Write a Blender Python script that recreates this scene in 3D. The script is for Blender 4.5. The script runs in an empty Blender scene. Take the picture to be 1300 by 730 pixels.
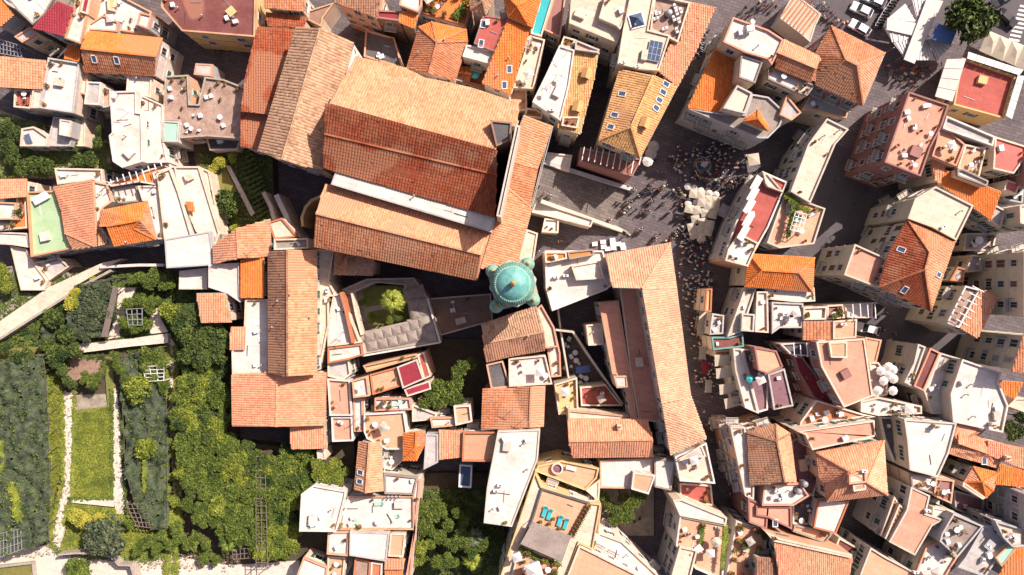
import bpy, bmesh, math, random
import numpy as np
from mathutils import Vector, Matrix
SC = bpy.context.scene
COL = SC.collection
R = random.Random(7)
# ---------------- camera: a drone looking straight down ----------------
H = 140.0; S = 0.15
cam = bpy.data.cameras.new('camera'); camo = bpy.data.objects.new('camera', cam); COL.objects.link(camo)
camo.location = (0, 0, H); cam.sensor_width = 36; cam.lens = 36*H/(1300*S); cam.clip_end = 2000; cam.clip_start = 1
SC.camera = camo
# ---------------- sky and sun ----------------
SAZ = math.atan2(0.76, 0.65); SEL = math.radians(43)
w = bpy.data.worlds.new('World'); SC.world = w; w.use_nodes = True
nt = w.node_tree; bg = nt.nodes['Background']; sk = nt.nodes.new('ShaderNodeTexSky'); sk.sky_type = 'NISHITA'; sk.sun_disc = False
sk.sun_elevation = SEL; sk.sun_rotation = SAZ; sk.dust_density = 3.0; sk.air_density = 1.2
hz = nt.nodes.new('ShaderNodeMix'); hz.data_type = 'RGBA'; hz.blend_type = 'MULTIPLY'; hz.inputs[0].default_value = 1; hz.inputs[7].default_value = (1.0, .80, .80, 1)   # tint added over the sky colour to warm the shade
nt.links.new(sk.outputs[0], hz.inputs[6]); nt.links.new(hz.outputs[2], bg.inputs[0]); bg.inputs[1].default_value = 0.098
sl = bpy.data.lights.new('sun', 'SUN'); sl.energy = 5.0; sl.angle = math.radians(0.53); sl.color = (1.0, 0.885, 0.80)
so = bpy.data.objects.new('sun', sl); COL.objects.link(so)
sd = Vector((-math.sin(SAZ)*math.cos(SEL), -math.cos(SAZ)*math.cos(SEL), -math.sin(SEL)))
so.rotation_euler = sd.to_track_quat('-Z', 'Y').to_euler(); so.location = (60, 60, 90)
SC.view_settings.view_transform = 'Standard'; SC.view_settings.look = 'None'; SC.view_settings.exposure = 0.72; SC.view_settings.gamma = 1
SC.view_settings.use_curve_mapping = False
SC.cycles.max_bounces = 5; SC.cycles.diffuse_bounces = 3; SC.cycles.use_denoising = True
# ---------------- helpers ----------------
TILE = {}
for i, c in enumerate('ABCDEFGHIJKLMNOP'):
    TILE[c] = ((i % 4)*325.0, (0, 183, 365, 547)[i//4], 1/3.988)
TILE['Q'] = (0, 0, 1)
def W(px, py, z):
    k = S*(1 - z/H)
    return Vector(((px-650)*k, (365-py)*k, z))
def parse(T, s):
    out = []
    for tok in s.split():
        t = T
        if tok[0].isalpha(): t = tok[0]; tok = tok[1:]
        v = [float(a) for a in tok.split(',')]
        ox, oy, k = TILE[t]
        out.append((ox+v[0]*k, oy+v[1]*k, v[2] if len(v) > 2 else 0.0))
    return out
def area2(p):
    return sum(p[i][0]*p[(i+1) % len(p)][1]-p[(i+1) % len(p)][0]*p[i][1] for i in range(len(p)))
def ccw(p):
    return list(p) if area2(p) > 0 else list(reversed(p))
def offset(p, d):
    """inset (d>0) a ccw polygon of Vectors/tuples, keeping z"""
    n = len(p); out = []
    for i in range(n):
        a, b, c = Vector(p[i-1][:2]), Vector(p[i][:2]), Vector(p[(i+1) % n][:2])
        e1 = (b-a).normalized() if (b-a).length > 1e-6 else Vector((1, 0)); e2 = (c-b).normalized() if (c-b).length > 1e-6 else e1
        n1 = Vector((-e1.y, e1.x)); n2 = Vector((-e2.y, e2.x)); m = n1+n2
        if m.length < .2: m = n1
        m.normalize(); k = d/max(.45, m.dot(n1))
        q = b+m*k
        out.append(Vector((q.x, q.y, p[i][2] if len(p[i]) > 2 else 0)))
    return out
class MB:
    def __init__(s): s.v = []; s.f = []; s.m = []; s.t = []
    def add(s, vs, fs, m=0, t=0.5):
        b = len(s.v); s.v += [tuple(x) for x in vs]
        for f in fs: s.f.append(tuple(b+i for i in f)); s.m.append(m); s.t.append(t)
    def prism(s, poly, z0, z1, m=0, t=.5, top=True, bot=False):
        n = len(poly)
        vs = [(p[0], p[1], z0) for p in poly]+[(p[0], p[1], z1) for p in poly]
        fs = [(i, (i+1) % n, n+(i+1) % n, n+i) for i in range(n)]
        if top: fs.append(tuple(range(n, 2*n)))
        if bot: fs.append(tuple(reversed(range(n))))
        s.add(vs, fs, m, t)
    def box(s, c, d, rot=0, m=0, t=.5, tilt=None):
        hx, hy, hz = d[0]/2, d[1]/2, d[2]/2; cr, sr = math.cos(rot), math.sin(rot); vs = []
        for z in (-hz, hz):
            for x, y in ((-hx, -hy), (hx, -hy), (hx, hy), (-hx, hy)):
                vs.append((c[0]+x*cr-y*sr, c[1]+x*sr+y*cr, c[2]+z))
        s.add(vs, [(0, 3, 2, 1), (4, 5, 6, 7), (0, 1, 5, 4), (1, 2, 6, 5), (2, 3, 7, 6), (3, 0, 4, 7)], m, t)
    def beam(s, a, b, wd, m=0, t=.5, h=None):
        a, b = Vector(a), Vector(b); d = b-a
        if d.length < 1e-5: return
        d.normalize(); up = Vector((0, 0, 1)) if abs(d.z) < .95 else Vector((1, 0, 0))
        x = d.cross(up).normalized()*wd/2; y = x.cross(d).normalized()*(h or wd)/2
        vs = [a-x-y, a+x-y, a+x+y, a-x+y, b-x-y, b+x-y, b+x+y, b-x+y]
        s.add(vs, [(0, 1, 2, 3), (7, 6, 5, 4), (0, 4, 5, 1), (1, 5, 6, 2), (2, 6, 7, 3), (3, 7, 4, 0)], m, t)
    def lathe(s, c, prof, n=12, m=0, t=.5, a0=0, cap=True, sx=1, sy=1):
        vs = []; fs = []
        for r, z in prof:
            for k in range(n):
                a = a0+2*math.pi*k/n; vs.append((c[0]+r*sx*math.cos(a), c[1]+r*sy*math.sin(a), c[2]+z))
        for j in range(len(prof)-1):
            for k in range(n): fs.append((j*n+k, j*n+(k+1) % n, (j+1)*n+(k+1) % n, (j+1)*n+k))
        if cap:
            fs.append(tuple(range((len(prof)-1)*n, len(prof)*n)))
        s.add(vs, fs, m, t)
    def mesh(s, name, mats, smooth=False):
        me = bpy.data.meshes.new(name); me.from_pydata(s.v, [], s.f)
        for m in mats: me.materials.append(m)
        n = len(me.polygons)
        if n == len(s.m):
            me.polygons.foreach_set('material_index', s.m)
            at = me.attributes.new('tint', 'FLOAT', 'FACE'); at.data.foreach_set('value', s.t)
        if smooth: me.polygons.foreach_set('use_smooth', [True]*n)
        me.update(); return me
def link(name, me, parent=None, loc=None, **kw):
    o = bpy.data.objects.new(name, me); COL.objects.link(o)
    if parent: o.parent = parent
    if loc is not None: o.location = loc
    for k, v in kw.items(): o[k] = v
    return o
def thing(name, label, cat, loc=(0, 0, 0), group=None, rz=0):
    o = bpy.data.objects.new(name, None); COL.objects.link(o); o.location = loc; o.rotation_euler.z = rz
    o.empty_display_size = .5; o['label'] = label; o['category'] = cat
    if group: o['group'] = group
    return o
def copy_thing(root, loc, rz=0, label=None, group=None, sc=None):
    c = root.copy(); COL.objects.link(c); c.location = loc; c.rotation_euler = (0, 0, rz)
    if sc: c.scale = (sc, sc, sc) if not hasattr(sc, '__len__') else sc
    if label: c['label'] = label
    if group: c['group'] = group
    for ch in root.children:
        d = ch.copy(); COL.objects.link(d); d.parent = c
        for g in ch.children:
            e = g.copy(); COL.objects.link(e); e.parent = d
    return c
# ---------------- materials ----------------
MATS = {}
def mat(name, c1, c2=None, scale=.6, rough=.85, kind='plaster', bump=.15, c3=None, metal=0, det=1.0):
    """procedural: two or three real colours of the surface mixed by noise; 'tint' face value picks pieces apart"""
    if name in MATS: return MATS[name]
    m = bpy.data.materials.new(name); m.use_nodes = True; nt = m.node_tree; N = nt.nodes; L = nt.links
    b = N['Principled BSDF']; b.inputs['Roughness'].default_value = rough; b.inputs['Metallic'].default_value = metal
    b.inputs['Specular IOR Level'].default_value = .25
    c2 = c2 or tuple(x*.8 for x in c1); c3 = c3 or tuple(x*.62 for x in c1)
    g = N.new('ShaderNodeNewGeometry')
    def noise(sc, d=4, r=.6, off=0):
        n = N.new('ShaderNodeTexNoise'); n.inputs['Scale'].default_value = sc; n.inputs['Detail'].default_value = d; n.inputs['Roughness'].default_value = r
        v = N.new('ShaderNodeVectorMath'); v.operation = 'ADD'; v.inputs[1].default_value = (off, off*1.7, 0); L.new(g.outputs['Position'], v.inputs[0])
        L.new(v.outputs[0], n.inputs['Vector']); return n.outputs['Fac']
    def ramp(f, a, c):
        r = N.new('ShaderNodeMapRange'); r.inputs[1].default_value = a; r.inputs[2].default_value = c; L.new(f, r.inputs[0]); return r.outputs[0]
    def mix(f, A, B):
        x = N.new('ShaderNodeMix'); x.data_type = 'RGBA'
        if isinstance(f, float): x.inputs[0].default_value = f
        else: L.new(f, x.inputs[0])
        for s, q in ((6, A), (7, B)):
            if isinstance(q, tuple): x.inputs[s].default_value = (*q, 1)
            else: L.new(q, x.inputs[s])
        return x.outputs[2]
    col = mix(ramp(noise(scale, 5, .65), .38, .66), c1, c2)
    if kind in ('tile',):
        at = N.new('ShaderNodeAttribute'); at.attribute_name = 'tint'
        col = mix(ramp(at.outputs['Fac'], .55, 1.35), col, c3)
        lt = tuple(min(1, x*1.25+.05) for x in c1)
        col = mix(ramp(at.outputs['Fac'], .25, -.35), col, lt)
        col = mix(ramp(noise(.22, 6, .75, 31), .52, .95), col, c3)
        col = mix(ramp(noise(.13, 1, .3, 63), .6, .63), col, tuple(x*.5+y*.5 for x, y in zip(c2, (.36, .17, .10))))
        col = mix(ramp(noise(1.9, 3, .7, 91), .6, .8), col, tuple(min(1, x*1.1+.05) for x in c2))
    elif kind == 'leaf':
        at = N.new('ShaderNodeAttribute'); at.attribute_name = 'tint'
        col = mix(at.outputs['Fac'], c1, c2)
        col = mix(ramp(noise(.5, 2, .5, 9), .45, .7), col, c3)
        b.inputs['Subsurface Weight'].default_value = 0.0
    else:
        col = mix(ramp(noise(scale*3.1, 6, .7, 17), .55, .8), col, c3)
        col = mix(ramp(noise(scale*9, 4, .6, 53), .6, .85), col, c3)
    if kind == 'paving':
        br = N.new('ShaderNodeTexBrick'); br.inputs['Scale'].default_value = 1.0; br.inputs['Brick Width'].default_value = 1.5; br.inputs['Row Height'].default_value = .6
        br.inputs['Mortar Size'].default_value = .045; br.inputs['Color1'].default_value = (1, 1, 1, 1); br.inputs['Color2'].default_value = (.72, .72, .72, 1); br.inputs['Mortar'].default_value = (.5, .5, .5, 1); col = mix(ramp(noise(.35, 7, .8, 12), .56, .8), col, tuple(min(1, v*1.6) for v in c1)); col = mix(ramp(noise(.5, 6, .8, 44), .56, .8), col, c3)
        mp = N.new('ShaderNodeMapping'); mp.inputs['Rotation'].default_value = (0, 0, .28); L.new(g.outputs['Position'], mp.inputs[0]); L.new(mp.outputs[0], br.inputs['Vector'])
        x = N.new('ShaderNodeMix'); x.data_type = 'RGBA'; x.blend_type = 'MULTIPLY'; x.inputs[0].default_value = 1; L.new(col, x.inputs[6]); L.new(br.outputs[0], x.inputs[7]); col = x.outputs[2]
    if kind == 'roofing':
        br = N.new('ShaderNodeTexBrick'); br.inputs['Scale'].default_value = 1.0; br.inputs['Brick Width'].default_value = 4.6; br.inputs['Row Height'].default_value = 1.15
        br.inputs['Mortar Size'].default_value = .035; br.inputs['Color1'].default_value = (1, 1, 1, 1); br.inputs['Color2'].default_value = (.90, .89, .88, 1); br.inputs['Mortar'].default_value = (.72, .69, .66, 1)
        mp = N.new('ShaderNodeMapping'); mp.inputs['Rotation'].default_value = (0, 0, .35); L.new(g.outputs['Position'], mp.inputs[0]); L.new(mp.outputs[0], br.inputs['Vector'])
        x = N.new('ShaderNodeMix'); x.data_type = 'RGBA'; x.blend_type = 'MULTIPLY'; x.inputs[0].default_value = .8; L.new(col, x.inputs[6]); L.new(br.outputs[0], x.inputs[7]); col = x.outputs[2]
        col = mix(ramp(noise(.33, 7, .78, 19), .5, .82), col, c3)
        col = mix(ramp(noise(1.3, 5, .8, 29), .62, .8), col, c3)
    L.new(col, b.inputs['Base Color'])
    if bump:
        bp = N.new('ShaderNodeBump'); bp.inputs['Strength'].default_value = bump; bp.inputs['Distance'].default_value = .3
        L.new(noise(scale*7, 5, .7, 77), bp.inputs['Height']); L.new(bp.outputs[0], b.inputs['Normal'])
    MATS[name] = m; return m
def T(n, c, c2, c3): mat(n, c, c2, .35, .9, 'tile', .2, c3)
T('tan', (.52, .245, .125), (.55, .30, .175), (.34, .13, .07))
T('paletan', (.55, .30, .18), (.58, .36, .235), (.42, .20, .115))
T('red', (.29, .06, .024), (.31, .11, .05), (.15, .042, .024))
T('rust', (.42, .15, .07), (.46, .23, .125), (.24, .09, .05))
T('orange', (.60, .165, .035), (.63, .20, .05), (.48, .12, .03))
T('salmon', (.58, .255, .14), (.62, .31, .185), (.42, .165, .09))
T('palebrown', (.42, .25, .15), (.5, .32, .2), (.17, .085, .05))
T('brown', (.26, .13, .08), (.32, .18, .11), (.12, .06, .04))
T('yellowtile', (.55, .30, .12), (.6, .35, .15), (.34, .17, .07))
T('maroon', (.15, .05, .045), (.19, .075, .065), (.09, .035, .035))
mat('white', (.63, .585, .54), (.54, .49, .445), .25, c3=(.40, .35, .30), kind='roofing')
mat('cream', (.65, .535, .42), (.58, .465, .36), .3, c3=(.38, .29, .21), kind='roofing')
mat('pinkwhite', (.68, .57, .51), (.62, .50, .43), .3, c3=(.42, .31, .25), kind='roofing')
mat('grey', (.48, .45, .42), (.38, .35, .33), .3, c3=(.2, .18, .17), kind='roofing')
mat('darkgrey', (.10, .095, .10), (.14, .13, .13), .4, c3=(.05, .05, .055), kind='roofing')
mat('salmonflat', (.58, .30, .215), (.53, .26, .175), .22, c3=(.44, .18, .11), kind='roofing')
mat('peach', (.60, .35, .225), (.55, .30, .185), .25, c3=(.48, .24, .14), kind='roofing')
mat('orangeflat', (.62, .20, .05), (.56, .17, .05), .25, c3=(.38, .12, .05))
mat('crimson', (.30, .035, .055), (.25, .03, .045), .3, c3=(.16, .02, .03), kind='roofing')
mat('redflat', (.40, .105, .085), (.35, .09, .07), .3, c3=(.23, .06, .05), kind='roofing')
mat('pinkred', (.60, .16, .13), (.54, .13, .11), .3, c3=(.35, .08, .07))
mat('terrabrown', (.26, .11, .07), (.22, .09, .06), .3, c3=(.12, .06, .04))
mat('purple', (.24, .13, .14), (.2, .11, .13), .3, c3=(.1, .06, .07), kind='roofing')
mat('stain', (.26, .17, .13), (.40, .29, .23), .5, c3=(.10, .06, .05), bump=.3)
mat('greenflat', (.30, .42, .24), (.36, .48, .29), .5, c3=(.2, .3, .18))
mat('mint', (.28, .52, .38), (.33, .56, .42), .5, c3=(.2, .36, .27))
mat('greybeige', (.29, .245, .21), (.22, .18, .155), .5, c3=(.12, .095, .085), bump=.3)
mat('yellow', (.55, .41, .20), (.48, .35, .17), .3, c3=(.35, .24, .1))
mat('facade', (.50, .455, .39), (.43, .385, .32), .3, c3=(.30, .25, .19))
mat('facadeyellow', (.50, .45, .35), (.44, .39, .30), .3, c3=(.30, .25, .15))
mat('facadepink', (.30, .15, .13), (.25, .125, .11), .3, c3=(.15, .085, .075))
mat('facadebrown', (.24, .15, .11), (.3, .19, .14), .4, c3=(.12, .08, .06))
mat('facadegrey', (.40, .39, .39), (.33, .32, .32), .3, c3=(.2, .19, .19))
mat('pave', (.145, .122, .126), (.115, .097, .101), .12, .8, 'paving', .2, c3=(.06, .052, .056))
mat('asphalt', (.10, .088, .093), (.08, .07, .075), .2, .85, c3=(.06, .058, .06))
mat('stairstone', (.20, .17, .15), (.165, .14, .125), .3, c3=(.12, .105, .095), kind='paving')
mat('paint', (.75, .73, .68), (.6, .58, .54), 1.2)
mat('grass', (.17, .19, .045), (.24, .24, .07), .9, c3=(.09, .12, .025), bump=.9)
mat('drygrass', (.24, .21, .06), (.18, .18, .045), .9, c3=(.12, .11, .04), bump=.9)
mat('soil', (.10, .075, .05), (.07, .06, .035), .8, c3=(.04, .045, .02), bump=.8)
mat('dirt', (.36, .23, .17), (.22, .15, .10), 1.2, c3=(.5, .36, .28), bump=.8)
mat('gravel', (.72, .62, .52), (.60, .50, .41), .9, c3=(.33, .26, .2), bump=.7)
mat('scrub', (.40, .34, .27), (.24, .21, .15), .8, c3=(.10, .11, .05), bump=.8)
mat('stonewall', (.42, .37, .30), (.32, .28, .23), .8, c3=(.2, .17, .13), bump=.7)
mat('net', (.04, .055, .036), (.11, .135, .075), .8, c3=(.022, .03, .02), bump=1.0)
mat('glass', (.03, .035, .045), (.04, .05, .06), .5, .12, bump=0)
mat('skyglass', (.05, .08, .14), (.08, .12, .2), .5, .15, bump=0)
mat('shutgreen', (.05, .12, .08), (.04, .1, .07), 1, .6)
mat('shutbrown', (.13, .07, .04), (.1, .05, .03), 1, .6)
mat('metalwhite', (.72, .71, .69), (.62, .61, .6), 2, .45)
mat('metaldark', (.06, .06, .065), (.045, .045, .05), 2, .5)
mat('metalgrey', (.35, .35, .36), (.28, .28, .3), 2, .4, metal=.3)
mat('canvas', (.46, .41, .32), (.41, .36, .28), .8, c3=(.33, .28, .21))
mat('canvaswhite', (.56, .53, .49), (.50, .47, .43), .8, c3=(.40, .37, .33))
mat('canvasgrey', (.30, .28, .27), (.26, .24, .23), .8)
mat('turq', (.05, .40, .42), (.04, .34, .38), .6, .25, c3=(.1, .5, .48), bump=.1)
mat('tealtile', (.10, .28, .23), (.27, .40, .31), 2.2, .4, 'plaster', .3, c3=(.42, .40, .25))
mat('tealdeep', (.06, .26, .25), (.17, .37, .33), .8, .3, 'plaster', .3, c3=(.25, .34, .25))
mat('gold', (.45, .28, .10), (.35, .2, .07), 1, .5)
mat('wood', (.24, .13, .07), (.18, .1, .05), 1.2, .7)
mat('bark', (.12, .085, .06), (.09, .065, .045), 2, .9)
mat('terracotta', (.45, .17, .08), (.38, .14, .07), 1.5)
mat('leafdark', (.026, .048, .012), (.14, .18, .035), .5, .6, 'leaf', 0, c3=(.02, .045, .012))
mat('leafmid', (.036, .066, .013), (.20, .245, .038), .5, .6, 'leaf', 0, c3=(.05, .085, .014))
mat('leafbright', (.07, .11, .015), (.32, .34, .045), .5, .6, 'leaf', 0, c3=(.09, .13, .018))
mat('leafgrey', (.035, .05, .025), (.14, .165, .085), .5, .6, 'leaf', 0, c3=(.04, .06, .035))
mat('leafyellow', (.34, .33, .04), (.42, .36, .06), .5, .6, 'leaf', 0, c3=(.2, .24, .03))
mat('skin', (.50, .28, .19), (.45, .25, .16), 3, .6, bump=0)
mat('hair', (.035, .022, .015), (.05, .03, .02), 3, .7, bump=0)
for n, c in dict(clothwhite=(.75, .73, .7), clothblack=(.03, .03, .035), clothblue=(.07, .13, .3), clothred=(.45, .05, .05), clothbeige=(.5, .4, .28), clothgrey=(.2, .2, .22), clothteal=(.05, .3, .33), clothpink=(.6, .25, .28)).items(): mat(n, c, None, 3, .8, bump=0)
mat('carwhite', (.78, .78, .78), (.74, .74, .74), .5, .25, bump=0); mat('carblack', (.03, .03, .035), (.04, .04, .045), .5, .2, bump=0)
mat('carsilver', (.5, .52, .55), (.47, .49, .52), .5, .25, bump=0, metal=.4); mat('tyre', (.025, .025, .025), None, 2, .9)
mat('lamp', (.8, .8, .75), None, 2, .2, bump=0); mat('lampred', (.4, .02, .02), None, 2, .2, bump=0)
M_ = MATS

mat('rimteal', (.12, .26, .24), (.15, .3, .27), .5)
mat('woodgrey', (.17, .14, .115), (.13, .105, .085), 1.2, .8)
mat('greybeige2', (.40, .36, .30), (.36, .32, .26), .5, c3=(.3, .26, .2))
# ---------------- tiled roof faces ----------------
from mathutils.geometry import tessellate_polygon
def tri_z(poly):
    """height lookup over a fan triangulation"""
    P = np.array([tuple(p) for p in poly]); tris = [tuple(t) for t in tessellate_polygon([[Vector((p[0], p[1], 0)) for p in poly]])]
    def f(x, y):
        best = np.full(x.shape, -1e9); z = np.zeros(x.shape)
        for a, b, c in tris:
            A, B, C = P[a], P[b], P[c]; d = (B[1]-C[1])*(A[0]-C[0])+(C[0]-B[0])*(A[1]-C[1])
            if abs(d) < 1e-9: continue
            l1 = ((B[1]-C[1])*(x-C[0])+(C[0]-B[0])*(y-C[1]))/d; l2 = ((C[1]-A[1])*(x-C[0])+(A[0]-C[0])*(y-C[1]))/d; l3 = 1-l1-l2
            mn = np.minimum(np.minimum(l1, l2), l3); k = mn > best
            z = np.where(k, l1*A[2]+l2*B[2]+l3*C[2], z); best = np.where(k, mn, best)
        return z
    return f
def tiles(mb, poly, wd=.42, ln=.5, hgt=.065, rng=R, rowtint=0.0):
    P = [Vector(p) for p in poly]
    n = Vector((0, 0, 0))
    for i in range(len(P)): n += P[i].cross(P[(i+1) % len(P)])
    if n.z < 0: n = -n
    if n.length < 1e-6: return
    n.normalize(); d = Vector((n.x, n.y))
    if d.length < .02: d = Vector((0, -1))
    d.normalize(); p = Vector((-d.y, d.x))
    us = [q.x*p.x+q.y*p.y for q in P]; vs = [q.x*d.x+q.y*d.y for q in P]
    fz = tri_z(P); u = min(us)+wd*.5
    X0 = []; V0 = []; V1 = []
    while u < max(us):
        cr = []
        for i in range(len(P)):
            a, b = us[i], us[(i+1) % len(P)]
            if (a <= u) != (b <= u): cr.append(vs[i]+(u-a)/(b-a)*(vs[(i+1) % len(P)]-vs[i]))
        cr.sort()
        for k in range(0, len(cr)-1, 2):
            v = cr[k]
            while v < cr[k+1]-.12:
                e = min(v+ln, cr[k+1]); X0.append(u); V0.append(v); V1.append(e); v += ln
        u += wd
    if not X0: return
    X0 = np.array(X0); V0 = np.array(V0); V1 = np.array(V1)+.05; n_ = len(X0)
    jit = np.array([rng.gauss(0, .022) for _ in range(n_)])
    rows = []
    for V, up in ((V0, 0), (V1, .045)):
        for du, dh in ((-.46, 0), (-.22, hgt), (.22, hgt), (.46, 0)):
            uu = X0+du*wd+jit*.6; x = uu*p.x+V*d.x; y = uu*p.y+V*d.y
            rows.append(np.stack([x, y, fz(x, y)+dh+up+.02], 1))
    A = np.stack(rows, 1).reshape(-1, 3).tolist(); b = len(mb.v); mb.v += [tuple(a) for a in A]
    for i in range(n_):
        o = b+i*8; t = rng.random()
        if t < .012: continue
        mb.f += [(o, o+4, o+5, o+1), (o+1, o+5, o+6, o+2), (o+2, o+6, o+7, o+3), (o+4, o+7, o+6, o+5)]; mb.t += [t]*4; mb.m += [0]*4
# ---------------- unit parts shared by all buildings ----------------
def unit(name, mats, fn, smooth=False):
    mb = MB(); fn(mb); return mb.mesh(name, [M_[m] for m in mats], smooth)
def f_frame(mb):      # window surround in the xz plane, +y is outward
    for x in (-.62, .62): mb.box((x, .06, 0), (.1, .12, 1.9))
    for z in (-.95, .95): mb.box((0, .06, z), (1.34, .12, .1))
    mb.box((0, .14, -1.03), (1.5, .28, .07)); mb.box((0, .05, 0), (.05, .06, 1.8))
U_FRAME = unit('window_frame', ['white'], f_frame)
U_PANE = unit('pane', ['glass'], lambda mb: mb.box((0, .02, 0), (1.15, .03, 1.82)))
def f_shut(mb):
    mb.box((0, .06, 0), (.5, .05, 1.85))
    for k in range(7): mb.box((0, .09, -.75+k*.25), (.42, .03, .12))
U_SHUT = {k: unit('shutter', [k], f_shut) for k in ('shutgreen', 'shutbrown', 'metalgrey')}
def f_balc(mb):
    mb.box((0, .55, 0), (2.2, 1.1, .14))
    for x in (-1.05, 1.05): mb.box((x, .55, 1.0), (.06, 1.1, .06), m=1)
    mb.box((0, 1.05, 1.0), (2.16, .06, .06), m=1)
    for k in range(11): mb.box((-1.05+k*.21, 1.05, .5), (.035, .035, .95), m=1)
U_BALC = unit('balcony', ['facade', 'metaldark'], f_balc)
def f_sky(mb):
    mb.box((0, 0, .1), (.95, 1.35, .2)); 
U_SKYF = unit('skylight', ['metalwhite'], lambda mb: [mb.box((x, 0, .1), (.12, 1.4, .24)) for x in (-.42, .42)]+[mb.box((0, y, .1), (.96, .12, .24)) for y in (-.64, .64)])
U_SKYP = unit('pane', ['skyglass'], lambda mb: mb.box((0, 0, .12), (.74, 1.16, .04)))
U_CHIM = unit('chimney', ['facade', 'terracotta'], lambda mb: [mb.box((0, 0, .5), (.6, .6, 1.4)), mb.box((0, 0, 1.25), (.8, .8, .12)), mb.lathe((-.14, 0, 1.3), [(.12, 0), (.1, .35)], 6, 1), mb.lathe((.16, 0, 1.3), [(.12, 0), (.1, .35)], 6, 1)])
def f_ac(mb):
    mb.box((0, 0, .45), (.95, .4, .7)); mb.lathe((0, 0, .8), [(.16, 0), (.16, .03)], 8, 1)
    for x in (-.35, .35): mb.box((x, 0, .05), (.08, .4, .1), m=1)
U_AC = unit('air_conditioner', ['metalwhite', 'metaldark'], f_ac)
def f_ant(mb):
    mb.beam((0, 0, 0), (0, 0, 2.6), .06); mb.beam((-.7, 0, 2.5), (.7, 0, 2.5), .05)
    for k in range(7): mb.beam((-.6+k*.2, -.35+k*.03, 2.5), (-.6+k*.2, .35-k*.03, 2.5), .03)
U_ANT = unit('antenna', ['metalgrey'], f_ant)
U_DISH = unit('satellite_dish', ['metalwhite', 'metaldark'], lambda mb: [mb.lathe((0, 0, 1.0), [(.05, 0), (.3, .06), (.45, .18)], 12, 0, cap=False), mb.beam((0, 0, 0), (0, 0, 1.0), .06, 1), mb.beam((0, 0, 1), (.1, .1, 1.4), .03, 1)])
U_TANK = unit('water_tank', ['metalgrey', 'metaldark'], lambda mb: [mb.lathe((0, 0, .1), [(.55, 0), (.55, 1.1), (.35, 1.3), (.1, 1.35)], 14), mb.box((0, 0, .05), (1.2, 1.2, .1), m=1)])
U_VENT = unit('vent_pipe', ['metalgrey'], lambda mb: [mb.lathe((0, 0, 0), [(.09, 0), (.09, .8)], 7), mb.lathe((0, 0, .85), [(.2, 0), (.05, .12)], 7)])
U_SOLAR = unit('solar_panel', ['skyglass', 'metalgrey'], lambda mb: [mb.box((0, 0, .45), (1.0, 1.7, .05)), mb.box((0, -.8, .2), (.9, .05, .4), m=1)]+[mb.box((x, 0, .48), (.02, 1.7, .02), m=1) for x in (-.5, 0, .5)]+[mb.box((0, y, .48), (1.0, .02, .02), m=1) for y in (-.85, 0, .85)])
def f_dorm(mb):
    mb.box((0, 0, .35), (1.3, 1.3, 1.1)); mb.add([(-.85, -.9, .85), (0, -.9, 1.5), (0, .9, 1.5), (-.85, .9, .85)], [(0, 1, 2, 3)], 1); mb.add([(.85, -.9, .85), (.85, .9, .85), (0, .9, 1.5), (0, -.9, 1.5)], [(0, 1, 2, 3)], 1); mb.box((0, -.66, .5), (.8, .06, .6), m=2)
U_DORM = unit('dormer', ['facade', 'yellowtile', 'glass'], f_dorm)
def f_big(mb):
    mb.box((0, 0, .3), (2.2, 3.4, .12)); [mb.box((x, 0, .38), (.06, 3.4, .06), m=1) for x in (-1.1, -.37, .37, 1.1)]; [mb.box((0, y, .385), (2.2, .06, .06), m=1) for y in (-1.7, -.57, .57, 1.7)]; [mb.box((x, y, .12), (.1, .1, .3), m=1) for x in (-1, 1) for y in (-1.6, 1.6)]
U_BIG = unit('solar_panel', ['skyglass', 'metalgrey'], f_big)
UNITS = dict(dormer=U_DORM, solarbig=U_BIG, chimney=U_CHIM, ac=U_AC, antenna=U_ANT, dish=U_DISH, tank=U_TANK, vent=U_VENT, solar=U_SOLAR)
UNAME = dict(dormer='dormer', solarbig='solar_panel', chimney='chimney', ac='air_conditioner', antenna='antenna', dish='satellite_dish', tank='water_tank', vent='vent_pipe', solar='solar_panel')
def inpoly(x, y, P):
    c = False; j = len(P)-1
    for i in range(len(P)):
        if (P[i][1] > y) != (P[j][1] > y) and x < (P[j][0]-P[i][0])*(y-P[i][1])/(P[j][1]-P[i][1])+P[i][0]: c = not c
        j = i
    return c
def spot(P, rng, m=.8, tries=60):
    Q = offset(P, m); xs = [p[0] for p in Q]; ys = [p[1] for p in Q]
    for _ in range(tries):
        x, y = rng.uniform(min(xs), max(xs)), rng.uniform(min(ys), max(ys))
        if inpoly(x, y, Q) and inpoly(x, y, P): return x, y
    return None
BLD = {}
NWIN = [0]
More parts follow.
